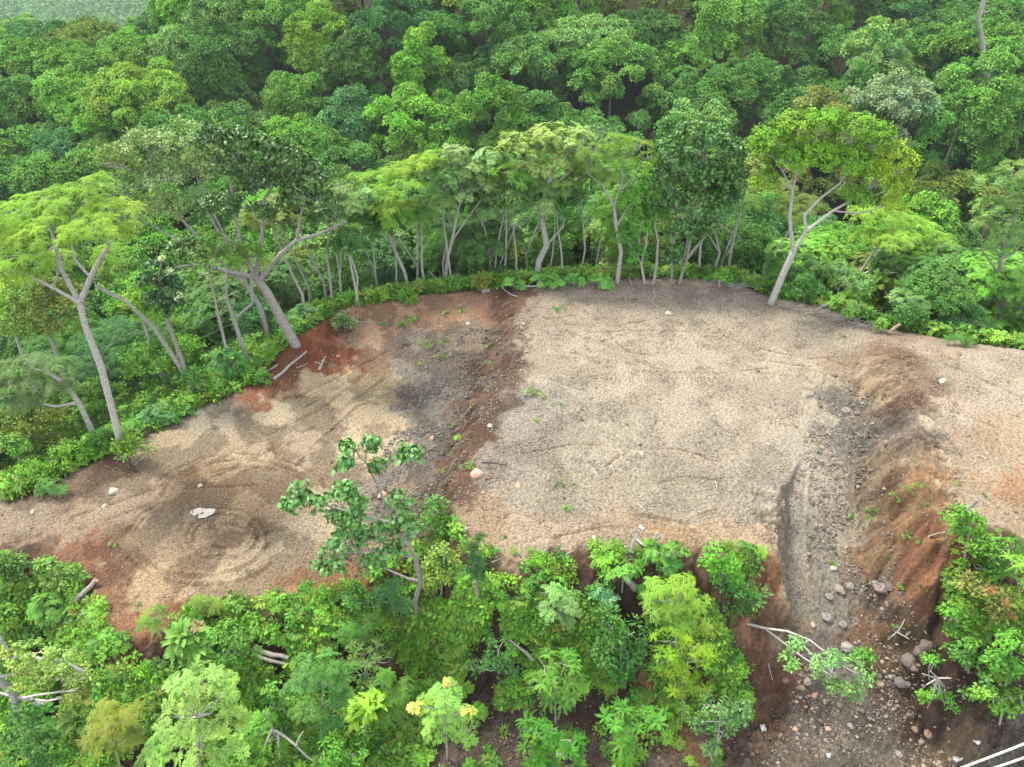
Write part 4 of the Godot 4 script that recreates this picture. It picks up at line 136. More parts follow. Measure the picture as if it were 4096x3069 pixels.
["right_bank_shrub","dark leafy bush above the exposed root ball","shrub","shrubs and saplings on the front bank","broad",[15.92,-14.05],[0.077,0.209,0.039],[[0.04,0.02,[[15.92,-2.83,-14.05],[15.68,-2.13,-14.05],[15.45,-1.45,-14.05]]]],[[15.08,-1.45,-14.05,0.41,0.16,0.35],[15.35,-0.92,-14.05,0.37,0.15,0.31],[15.92,-1.99,-14.05,0.41,0.16,0.35]],1.0,2],
["right_bank_shrub","small bush sprouting round the exposed root ball","shrub","shrubs and saplings on the front bank","broad",[15.43,-13.67],[0.088,0.253,0.039],[[0.04,0.02,[[15.43,-4.25,-13.67],[15.08,-3.63,-13.67],[14.75,-3.02,-13.67]]]],[[13.9,-1.26,-13.67,0.28,0.11,0.24],[15.08,-3.5,-13.67,0.36,0.14,0.3],[15.57,-3.94,-13.67,0.33,0.13,0.28],[14.51,-3.5,-13.67,0.23,0.09,0.19]],1.0,2],
["right_bank_shrub","bush right of the exposed root ball","shrub","shrubs and saplings on the front bank","broad",[16.35,-13.44],[0.088,0.242,0.066],[[0.04,0.02,[[16.35,-3.54,-13.44],[16.1,-2.99,-13.44],[15.85,-2.46,-13.44]]]],[[15.87,-2.11,-13.44,0.34,0.14,0.29],[15.83,-2.81,-13.44,0.32,0.13,0.27]],1.0,2],
["right_bank_shrub","uprooted sprig lying on the ramp","shrub","shrubs and saplings on the front bank","broad",[12.9,-14.96],[0.088,0.22,0.044],[[0.04,0.02,[[12.9,-3.71,-14.96],[12.81,-3.34,-14.96],[12.73,-2.98,-14.96]]]],[[12.56,-2.84,-14.96,0.23,0.09,0.2],[12.9,-3.12,-14.96,0.2,0.08,0.17]],1.0,2],
["weed","leafy weed on the steep face near the rear","weed","small weeds sprouting on the bare terraces","weed",[-1.09,-32.35],[0.11,0.275,0.05],[[0.012,0.006,[[-1.09,-1.04,-32.35],[-1.09,-0.86,-32.35]]]],[[-1.17,-0.89,-32.35,0.14,0.19,0.12],[-1.01,-0.92,-32.35,0.14,0.16,0.12],[-1.09,-0.77,-32.35,0.11,0.14,0.1]],1.2,0],
["weed","tall grey-green weed on the steep face","weed","small weeds sprouting on the bare terraces","weed",[-1.14,-30.39],[0.121,0.22,0.088],[[0.012,0.006,[[-1.14,-1.0,-30.39],[-1.14,-0.68,-30.39]]]],[[-1.23,-0.74,-30.39,0.16,0.22,0.13],[-1.05,-0.79,-30.39,0.16,0.22,0.13],[-1.14,-0.53,-30.39,0.13,0.18,0.11]],1.2,0],
["weed","small weed below the tall grey-green weed","weed","small weeds sprouting on the bare terraces","weed",[-1.3,-29.29],[0.121,0.22,0.088],[[0.012,0.006,[[-1.3,-0.95,-29.29],[-1.3,-0.85,-29.29]]]],[[-1.36,-0.87,-29.29,0.1,0.11,0.08],[-1.24,-0.89,-29.29,0.1,0.08,0.08],[-1.3,-0.8,-29.29,0.08,0.07,0.07]],1.2,0],
["weed","yellowish creeping weed in the middle of the central terrace","weed","small weeds sprouting on the bare terraces","weed",[0.88,-26.41],[0.176,0.33,0.05],[[0.012,0.006,[[0.88,-0.0,-26.41],[0.87,0.11,-26.41]]]],[[0.72,0.09,-26.41,0.26,0.1,0.22],[1.02,0.08,-26.41,0.26,0.1,0.22],[0.87,0.17,-26.41,0.22,0.09,0.18]],1.2,0],
["weed","low weed at the rear of the central terrace","weed","small weeds sprouting on the bare terraces","weed_frond",[2.55,-34.49],[0.11,0.275,0.05],[[0.012,0.006,[[2.55,-0.0,-34.49],[2.54,0.11,-34.49]]]],[[2.45,0.09,-34.49,0.17,0.09,0.14],[2.64,0.07,-34.49,0.17,0.07,0.14],[2.54,0.16,-34.49,0.14,0.06,0.12]],1.2,0],
["weed","broad-leaved weed at the front of the central terrace","weed","small weeds sprouting on the bare terraces","weed",[1.77,-20.54],[0.11,0.275,0.05],[[0.012,0.006,[[1.77,-0.0,-20.54],[1.76,0.14,-20.54]]]],[[1.68,0.11,-20.54,0.14,0.11,0.12],[1.85,0.09,-20.54,0.14,0.07,0.12],[1.76,0.21,-20.54,0.12,0.06,0.1]],1.2,0],
["weed","tiny weed beside the broad-leaved weed","weed","small weeds sprouting on the bare terraces","weed",[2.55,-20.62],[0.11,0.275,0.05],[[0.012,0.006,[[2.55,-0.0,-20.62],[2.55,0.09,-20.62]]]],[[2.51,0.08,-20.62,0.07,0.09,0.06],[2.59,0.06,-20.62,0.07,0.07,0.06],[2.54,0.14,-20.62,0.06,0.06,0.05]],1.2,0],
["weed","weed clump on the red soil","weed","small weeds sprouting on the bare terraces","weed",[-5.82,-34.84],[0.11,0.275,0.05],[[0.012,0.006,[[-5.82,-0.86,-34.84],[-5.8,-0.68,-34.84]]]],[[-5.93,-0.71,-34.84,0.22,0.18,0.19],[-5.68,-0.74,-34.84,0.22,0.15,0.19],[-5.79,-0.59,-34.84,0.18,0.12,0.16]],1.2,0],
["weed","second weed clump left on the red soil","weed","small weeds sprouting on the bare terraces","weed",[-6.37,-34.38],[0.11,0.275,0.05],[[0.012,0.006,[[-6.37,-0.94,-34.38],[-6.36,-0.77,-34.38]]]],[[-6.47,-0.8,-34.38,0.19,0.17,0.16],[-6.25,-0.83,-34.38,0.19,0.13,0.16],[-6.35,-0.69,-34.38,0.16,0.11,0.13]],1.2,0],
["weed","greyish weed on the red soil","weed","small weeds sprouting on the bare terraces","weed",[-5.31,-35.04],[0.121,0.22,0.088],[[0.012,0.006,[[-5.31,-0.83,-35.04],[-5.29,-0.64,-35.04]]]],[[-5.39,-0.67,-35.04,0.16,0.2,0.13],[-5.21,-0.7,-35.04,0.16,0.17,0.13],[-5.29,-0.55,-35.04,0.13,0.14,0.11]],1.2,0],
["weed","leftmost weed on the upper red soil","weed","small weeds sprouting on the bare terraces","weed",[-7.24,-34.58],[0.11,0.275,0.05],[[0.012,0.006,[[-7.24,-0.9,-34.58],[-7.22,-0.75,-34.58]]]],[[-7.31,-0.77,-34.58,0.14,0.16,0.12],[-7.14,-0.8,-34.58,0.14,0.13,0.12],[-7.21,-0.68,-34.58,0.12,0.11,0.1]],1.2,0],
["weed","weed near the rim on orange soil","weed","small weeds sprouting on the bare terraces","weed",[-3.82,-35.39],[0.11,0.275,0.05],[[0.012,0.006,[[-3.82,-0.76,-35.39],[-3.81,-0.61,-35.39]]]],[[-3.89,-0.64,-35.39,0.13,0.16,0.11],[-3.74,-0.66,-35.39,0.13,0.13,0.11],[-3.81,-0.54,-35.39,0.11,0.11,0.09]],1.2,0],
["weed","weed next to the steep bank top","weed","small weeds sprouting on the bare terraces","weed",[-2.95,-35.49],[0.11,0.275,0.05],[[0.012,0.006,[[-2.95,-0.71,-35.49],[-2.94,-0.6,-35.49]]]],[[-3.02,-0.61,-35.49,0.13,0.11,0.11],[-2.87,-0.63,-35.49,0.13,0.09,0.11],[-2.94,-0.54,-35.49,0.11,0.08,0.09]],1.2,0],
["weed","flat weed on the dark gravel","weed","small weeds sprouting on the bare terraces","weed",[-3.71,-32.87],[0.11,0.275,0.05],[[0.012,0.006,[[-3.71,-1.17,-32.87],[-3.7,-1.07,-32.87]]]],[[-3.83,-1.08,-32.87,0.21,0.09,0.18],[-3.58,-1.1,-32.87,0.21,0.09,0.18],[-3.7,-1.01,-32.87,0.18,0.07,0.15]],1.2,0],
["weed","flat weed at the gravel edge","weed","small weeds sprouting on the bare terraces","weed",[-4.77,-32.81],[0.11,0.275,0.05],[[0.012,0.006,[[-4.77,-1.21,-32.81],[-4.76,-1.08,-32.81]]]],[[-4.86,-1.1,-32.81,0.17,0.12,0.14],[-4.67,-1.12,-32.81,0.17,0.09,0.14],[-4.76,-1.02,-32.81,0.14,0.07,0.12]],1.2,0],
["weed","tiny weed in the upper gravel","weed","small weeds sprouting on the bare terraces","weed_frond",[-3.76,-31.79],[0.11,0.275,0.05],[[0.012,0.006,[[-3.76,-1.36,-31.79],[-3.75,-1.27,-31.79]]]],[[-3.82,-1.28,-31.79,0.12,0.08,0.1],[-3.68,-1.3,-31.79,0.12,0.06,0.1],[-3.75,-1.22,-31.79,0.1,0.05,0.08]],1.2,0],
["weed","tiny yellow weed by the wheel ruts","weed","small weeds sprouting on the bare terraces","weed_frond",[-4.96,-31.32],[0.176,0.33,0.05],[[0.012,0.006,[[-4.96,-1.47,-31.32],[-4.96,-1.36,-31.32]]]],[[-5.03,-1.38,-31.32,0.12,0.11,0.1],[-4.89,-1.4,-31.32,0.12,0.08,0.1],[-4.95,-1.31,-31.32,0.1,0.07,0.08]],1.2,0],
["weed","bright weed on the steep face","weed","small weeds sprouting on the bare terraces","weed",[-2.41,-25.15],[0.176,0.33,0.05],[[0.012,0.006,[[-2.41,-1.32,-25.15],[-2.41,-1.17,-25.15]]]],[[-2.49,-1.2,-25.15,0.14,0.14,0.12],[-2.33,-1.22,-25.15,0.14,0.11,0.12],[-2.4,-1.09,-25.15,0.12,0.09,0.1]],1.2,0],
["weed","straggling weed at the steep face foot","weed","small weeds sprouting on the bare terraces","weed",[-1.79,-21.66],[0.11,0.275,0.05],[[0.012,0.006,[[-1.79,-0.0,-21.66],[-1.78,0.12,-21.66]]]],[[-1.88,0.1,-21.66,0.17,0.07,0.15],[-1.68,0.08,-21.66,0.17,0.07,0.15],[-1.78,0.19,-21.66,0.14,0.06,0.12]],1.2,0],
["weed","small weed above the bright weed","weed","small weeds sprouting on the bare terraces","weed_frond",[-2.68,-26.42],[0.176,0.33,0.05],[[0.012,0.006,[[-2.68,-1.7,-26.42],[-2.68,-1.6,-26.42]]]],[[-2.73,-1.61,-26.42,0.08,0.11,0.07],[-2.63,-1.63,-26.42,0.08,0.09,0.07],[-2.68,-1.55,-26.42,0.07,0.07,0.06]],1.2,0],
["weed","weed halfway up the steep face","weed","small weeds sprouting on the bare terraces","weed",[-1.94,-27.44],[0.11,0.275,0.05],[[0.012,0.006,[[-1.94,-1.33,-27.44],[-1.93,-1.19,-27.44]]]],[[-1.99,-1.21,-27.44,0.09,0.13,0.08],[-1.88,-1.24,-27.44,0.1,0.12,0.08],[-1.93,-1.12,-27.44,0.08,0.1,0.07]],1.2,0],
["weed","weed high on the steep face","weed","small weeds sprouting on the bare terraces","weed",[-1.62,-28.11],[0.11,0.275,0.05],[[0.012,0.006,[[-1.62,-1.07,-28.11],[-1.61,-0.93,-28.11]]]],[[-1.66,-0.95,-28.11,0.08,0.12,0.07],[-1.56,-0.98,-28.11,0.08,0.12,0.07],[-1.61,-0.86,-28.11,0.07,0.1,0.06]],1.2,0],
["weed","weed at the lower steep face","weed","small weeds sprouting on the bare terraces","weed",[-3.02,-22.96],[0.11,0.275,0.05],[[0.012,0.006,[[-3.02,-1.52,-22.96],[-3.02,-1.4,-22.96]]]],[[-3.08,-1.42,-22.96,0.11,0.1,0.09],[-2.96,-1.44,-22.96,0.11,0.08,0.09],[-3.01,-1.35,-22.96,0.09,0.06,0.08]],1.2,0],
["weed","tiny yellow weed at the steep face","weed","small weeds sprouting on the bare terraces","weed",[-2.7,-23.7],[0.176,0.33,0.05],[[0.012,0.006,[[-2.7,-1.28,-23.7],[-2.69,-1.18,-23.7]]]],[[-2.73,-1.19,-23.7,0.06,0.09,0.05],[-2.66,-1.21,-23.7,0.06,0.09,0.05],[-2.69,-1.13,-23.7,0.05,0.07,0.04]],1.2,0],
["weed","grey weed on the lower terrace front","weed","small weeds sprouting on the bare terraces","weed",[-8.96,-16.95],[0.121,0.22,0.088],[[0.012,0.006,[[-8.96,-2.0,-16.95],[-8.92,-1.82,-16.95]]]],[[-9.0,-1.85,-16.95,0.12,0.17,0.11],[-8.86,-1.88,-16.95,0.12,0.13,0.11],[-8.91,-1.73,-16.95,0.1,0.11,0.09]],1.2,0],
["weed","lone weed on the left of the lower terrace","weed","small weeds sprouting on the bare terraces","weed",[-15.84,-19.31],[0.11,0.275,0.05],[[0.012,0.006,[[-15.84,-2.0,-19.31],[-15.8,-1.88,-19.31]]]],[[-15.88,-1.9,-19.31,0.12,0.07,0.1],[-15.74,-1.92,-19.31,0.12,0.05,0.1],[-15.78,-1.83,-19.31,0.1,0.04,0.09]],1.2,0],
["weed","weed beside the orange soil","weed","small weeds sprouting on the bare terraces","weed",[-13.79,-16.33],[0.11,0.275,0.05],[[0.012,0.006,[[-13.79,-2.0,-16.33],[-13.75,-1.87,-16.33]]]],[[-13.81,-1.89,-16.33,0.1,0.11,0.09],[-13.7,-1.91,-16.33,0.1,0.07,0.09],[-13.73,-1.8,-16.33,0.08,0.06,0.07]],1.2,0],
["weed","weed at the front lip of the central terrace","weed","small weeds sprouting on the bare terraces","weed_frond",[-0.25,-17.78],[0.11,0.275,0.05],[[0.012,0.006,[[-0.25,-0.0,-17.78],[-0.25,0.09,-17.78]]]],[[-0.29,0.08,-17.78,0.08,0.07,0.07],[-0.2,0.06,-17.78,0.08,0.05,0.07],[-0.25,0.13,-17.78,0.07,0.04,0.06]],1.2,0],
["weed","low weed before the broad-leaved weed","weed","small weeds sprouting on the bare terraces","weed",[2.08,-19.35],[0.11,0.275,0.05],[[0.012,0.006,[[2.08,-0.0,-19.35],[2.08,0.09,-19.35]]]],[[2.03,0.08,-19.35,0.09,0.08,0.07],[2.13,0.06,-19.35,0.09,0.05,0.07],[2.08,0.14,-19.35,0.07,0.04,0.06]],1.2,0],
["weed","lone weed in the middle of the ramp","weed","small weeds sprouting on the bare terraces","weed_frond",[12.3,-18.14],[0.11,0.275,0.05],[[0.012,0.006,[[12.3,-1.78,-18.14],[12.27,-1.67,-18.14]]]],[[12.23,-1.69,-18.14,0.09,0.11,0.07],[12.33,-1.7,-18.14,0.09,0.08,0.07],[12.26,-1.61,-18.14,0.07,0.06,0.06]],1.2,0],
["weed","tiny weed at the top of the ramp","weed","small weeds sprouting on the bare terraces","weed_frond",[12.8,-22.4],[0.11,0.275,0.05],[[0.012,0.006,[[12.8,0.05,-22.4],[12.78,0.13,-22.4]]]],[[12.74,0.12,-22.4,0.07,0.07,0.06],[12.83,0.11,-22.4,0.07,0.06,0.06],[12.77,0.17,-22.4,0.06,0.05,0.05]],1.2,0],
["weed","bright weed where the terraces meet","weed","small weeds sprouting on the bare terraces","weed",[16.97,-31.04],[0.176,0.33,0.05],[[0.012,0.006,[[16.97,0.41,-31.04],[16.95,0.51,-31.04]]]],[[16.89,0.49,-31.04,0.1,0.11,0.09],[17.01,0.47,-31.04,0.1,0.09,0.09],[16.93,0.56,-31.04,0.08,0.07,0.07]],1.2,0],
["weed","round bushy weed on the orange cut face","weed","small weeds sprouting on the bare terraces","weed_frond",[14.74,-19.68],[0.11,0.275,0.05],[[0.012,0.006,[[14.74,0.17,-19.68],[14.68,0.36,-19.68]]]],[[14.6,0.33,-19.68,0.16,0.19,0.14],[14.8,0.3,-19.68,0.16,0.14,0.14],[14.65,0.46,-19.68,0.13,0.12,0.11]],1.2,0],
["weed","pale weed high on the orange cut face","weed","small weeds sprouting on the bare terraces","weed_frond",[15.3,-19.35],[0.176,0.33,0.05],[[0.012,0.006,[[15.3,1.11,-19.35],[15.24,1.28,-19.35]]]],[[15.17,1.25,-19.35,0.14,0.17,0.12],[15.34,1.22,-19.35,0.14,0.13,0.12],[15.21,1.36,-19.35,0.11,0.11,0.1]],1.2,0],
["weed","flat weed on the orange cut face","weed","small weeds sprouting on the bare terraces","weed_frond",[15.03,-19.53],[0.11,0.275,0.05],[[0.012,0.006,[[15.03,0.63,-19.53],[15.0,0.73,-19.53]]]],[[14.93,0.72,-19.53,0.13,0.06,0.11],[15.08,0.7,-19.53,0.13,0.05,0.11],[14.98,0.78,-19.53,0.11,0.04,0.09]],1.2,0],
["weed","weed near the cut face rim","weed","small weeds sprouting on the bare terraces","weed_frond",[15.23,-18.36],[0.11,0.275,0.05],[[0.012,0.006,[[15.23,1.35,-18.36],[15.19,1.48,-18.36]]]],[[15.14,1.46,-18.36,0.1,0.12,0.09],[15.26,1.43,-18.36,0.1,0.1,0.09],[15.17,1.54,-18.36,0.08,0.08,0.07]],1.2,0],
["weed","low weed at the cut face foot","weed","small weeds sprouting on the bare terraces","weed_frond",[14.24,-19.64],[0.11,0.275,0.05],[[0.012,0.006,[[14.24,-0.6,-19.64],[14.21,-0.49,-19.64]]]],[[14.11,-0.51,-19.64,0.18,0.07,0.15],[14.32,-0.53,-19.64,0.18,0.07,0.15],[14.19,-0.44,-19.64,0.15,0.06,0.12]],1.2,0],
["weed","tiny weed under the flat weed","weed","small weeds sprouting on the bare terraces","weed",[14.9,-19.08],[0.11,0.275,0.05],[[0.012,0.006,[[14.9,0.51,-19.08],[14.87,0.62,-19.08]]]],[[14.82,0.6,-19.08,0.08,0.1,0.07],[14.93,0.58,-19.08,0.08,0.08,0.07],[14.85,0.67,-19.08,0.07,0.06,0.06]],1.2,0],
["weed","weed on the red cut face","weed","small weeds sprouting on the bare terraces","weed",[14.64,-17.77],[0.11,0.275,0.05],[[0.012,0.006,[[14.64,0.04,-17.77],[14.6,0.16,-17.77]]]],[[14.55,0.14,-17.77,0.1,0.1,0.09],[14.67,0.12,-17.77,0.1,0.07,0.09],[14.58,0.22,-17.77,0.08,0.06,0.07]],1.2,0],
["weed","weed beside the dangling roots","weed","small weeds sprouting on the bare terraces","weed_frond",[14.83,-17.37],[0.11,0.275,0.05],[[0.012,0.006,[[14.83,0.26,-17.37],[14.8,0.36,-17.37]]]],[[14.76,0.35,-17.37,0.08,0.1,0.07],[14.86,0.33,-17.37,0.08,0.07,0.07],[14.78,0.42,-17.37,0.07,0.06,0.06]],1.2,0],
["weed","leafy weed at the dangling roots","weed","small weeds sprouting on the bare terraces","weed_frond",[14.92,-16.82],[0.11,0.275,0.05],[[0.012,0.006,[[14.92,0.14,-16.82],[14.88,0.26,-16.82]]]],[[14.8,0.24,-16.82,0.14,0.06,0.12],[14.97,0.22,-16.82,0.14,0.06,0.12],[14.86,0.31,-16.82,0.11,0.05,0.1]],1.2,0],
["weed","weed beside the dark boulders","weed","small weeds sprouting on the bare terraces","weed",[14.2,-17.55],[0.11,0.275,0.05],[[0.012,0.006,[[14.2,-1.03,-17.55],[14.16,-0.92,-17.55]]]],[[14.12,-0.94,-17.55,0.09,0.09,0.08],[14.23,-0.95,-17.55,0.09,0.06,0.08],[14.15,-0.86,-17.55,0.08,0.05,0.07]],1.2,0],
["weed","weed on the lower red cut face","weed","small weeds sprouting on the bare terraces","weed",[14.36,-16.73],[0.11,0.275,0.05],[[0.012,0.006,[[14.36,-1.15,-16.73],[14.32,-1.03,-16.73]]]],[[14.27,-1.05,-16.73,0.09,0.12,0.08],[14.38,-1.07,-16.73,0.09,0.09,0.08],[14.3,-0.97,-16.73,0.08,0.07,0.06]],1.2,0],
["weed","weed between boulders and red soil","weed","small weeds sprouting on the bare terraces","weed_frond",[14.12,-16.7],[0.11,0.275,0.05],[[0.012,0.006,[[14.12,-1.69,-16.7],[14.09,-1.58,-16.7]]]],[[14.04,-1.59,-16.7,0.08,0.1,0.07],[14.15,-1.61,-16.7,0.08,0.08,0.07],[14.07,-1.52,-16.7,0.07,0.06,0.06]],1.2,0],
["weed","weed low on the red cut face","weed","small weeds sprouting on the bare terraces","weed_frond",[14.6,-16.08],[0.11,0.275,0.05],[[0.012,0.006,[[14.6,-1.05,-16.08],[14.55,-0.93,-16.08]]]],[[14.52,-0.95,-16.08,0.08,0.11,0.07],[14.61,-0.97,-16.08,0.08,0.1,0.07],[14.53,-0.87,-16.08,0.07,0.08,0.06]],1.2,0],
["weed","weed near the ramp foot","weed","small weeds sprouting on the bare terraces","weed",[13.98,-15.88],[0.11,0.275,0.05],[[0.012,0.006,[[13.98,-2.64,-15.88],[13.95,-2.52,-15.88]]]],[[13.9,-2.54,-15.88,0.08,0.11,0.07],[14.01,-2.56,-15.88,0.08,0.08,0.07],[13.93,-2.46,-15.88,0.07,0.06,0.06]],1.2,0],
["weed","pale weed on the right terrace","weed","small weeds sprouting on the bare terraces","weed",[16.41,-19.03],[0.176,0.33,0.05],[[0.012,0.006,[[16.41,1.6,-19.03],[16.37,1.7,-19.03]]]],[[16.32,1.68,-19.03,0.09,0.09,0.08],[16.44,1.67,-19.03,0.09,0.06,0.08],[16.35,1.75,-19.03,0.08,0.05,0.07]],1.2,0],
["weed","weed at the right terrace front","weed","small weeds sprouting on the bare terraces","weed",[17.14,-18.33],[0.11,0.275,0.05],[[0.012,0.006,[[17.14,1.6,-18.33],[17.1,1.68,-18.33]]]],[[17.06,1.67,-18.33,0.08,0.07,0.07],[17.16,1.66,-18.33,0.08,0.05,0.07],[17.09,1.73,-18.33,0.07,0.04,0.06]],1.2,0],
["weed","small weed at the ramp side","weed","small weeds sprouting on the bare terraces","weed",[13.49,-19.83],[0.11,0.275,0.05],[[0.012,0.006,[[13.49,-0.93,-19.83],[13.47,-0.86,-19.83]]]],[[13.43,-0.87,-19.83,0.07,0.07,0.06],[13.51,-0.88,-19.83,0.07,0.05,0.06],[13.46,-0.82,-19.83,0.06,0.05,0.05]],1.2,0],
["weed","tiny weed on the sandy sheet","weed","small weeds sprouting on the bare terraces","weed_frond",[-8.82,-27.38],[0.11,0.275,0.05],[[0.012,0.006,[[-8.82,-1.96,-27.38],[-8.81,-1.89,-27.38]]]],[[-8.84,-1.9,-27.38,0.05,0.07,0.05],[-8.78,-1.91,-27.38,0.05,0.06,0.05],[-8.8,-1.86,-27.38,0.05,0.05,0.04]],1.2,0],
["weed","weed beside the bleached stump","weed","small weeds sprouting on the bare terraces","weed",[-9.87,-31.06],[0.11,0.275,0.05],[[0.012,0.006,[[-9.87,-1.51,-31.06],[-9.84,-1.34,-31.06]]]],[[-9.92,-1.37,-31.06,0.13,0.17,0.11],[-9.77,-1.4,-31.06,0.13,0.14,0.11],[-9.83,-1.26,-31.06,0.11,0.12,0.09]],1.2,0],
["weed","faint weed left of centre","weed","small weeds sprouting on the bare terraces","weed",[1.13,-24.77],[0.11,0.275,0.05],[[0.012,0.006,[[1.13,-0.0,-24.77],[1.13,0.06,-24.77]]]],[[1.08,0.05,-24.77,0.09,0.04,0.07],[1.18,0.04,-24.77,0.09,0.03,0.07],[1.13,0.1,-24.77,0.07,0.03,0.06]],1.2,0],
["weed","faint weed on the central gravel","weed","small weeds sprouting on the bare terraces","weed_frond",[2.22,-25.67],[0.11,0.275,0.05],[[0.012,0.006,[[2.22,-0.0,-25.67],[2.21,0.08,-25.67]]]],[[2.15,0.07,-25.67,0.11,0.06,0.1],[2.28,0.05,-25.67,0.11,0.05,0.1],[2.21,0.12,-25.67,0.1,0.04,0.08]],1.2,0]]
const HILL_SPECIAL := [
[-47.4, -96, 0, 14.3, 6.0, 2, "yellow-green umbrella tree standing out on the left of the far hillside", 0.15, 0.27, 0.045],
[-2.9, -84, 0, 20, 5.6, 1, "tall creeper-hung green tower in the middle of the far hillside", 0.08, 0.19, 0.03],
[3.4, -104, 0, 12.8, 5.6, 2, "broad pale-crowned tree upper middle of the far hillside", 0.09, 0.2, 0.055],
[13.5, -100, 0, 14.9, 6.6, 0, "big rounded bright tree upper right of centre on the far hillside", 0.09, 0.21, 0.05],
[55.3, -90, 0, 18.1, 7.4, 1, "huge creeper-covered mound at the upper right of the hillside", 0.1, 0.23, 0.045],
[44.7, -88, 0, 19.0, 4.4, 2, "silvery-leaved tree on the right of the far hillside", 0.17, 0.24, 0.17],
[-28.0, -112, 0, 11.0, 5.4, 1, "lime-green creeper-draped tree near the top edge", 0.13, 0.25, 0.03],
[-14.8, -112, 0, 11.0, 6.5, 0, "broad deep green tree at the top edge left of centre", 0.04, 0.13, 0.045],
[8.5, -72, 0, 20, 4.2, 0, "grey-green fine-leaved tree behind the rim trees", 0.11, 0.19, 0.1],
[35.5, -84, 0, 19.6, 4.4, 0, "olive-yellow tree right beside the bare slide on the hillside", 0.15, 0.18, 0.05]]
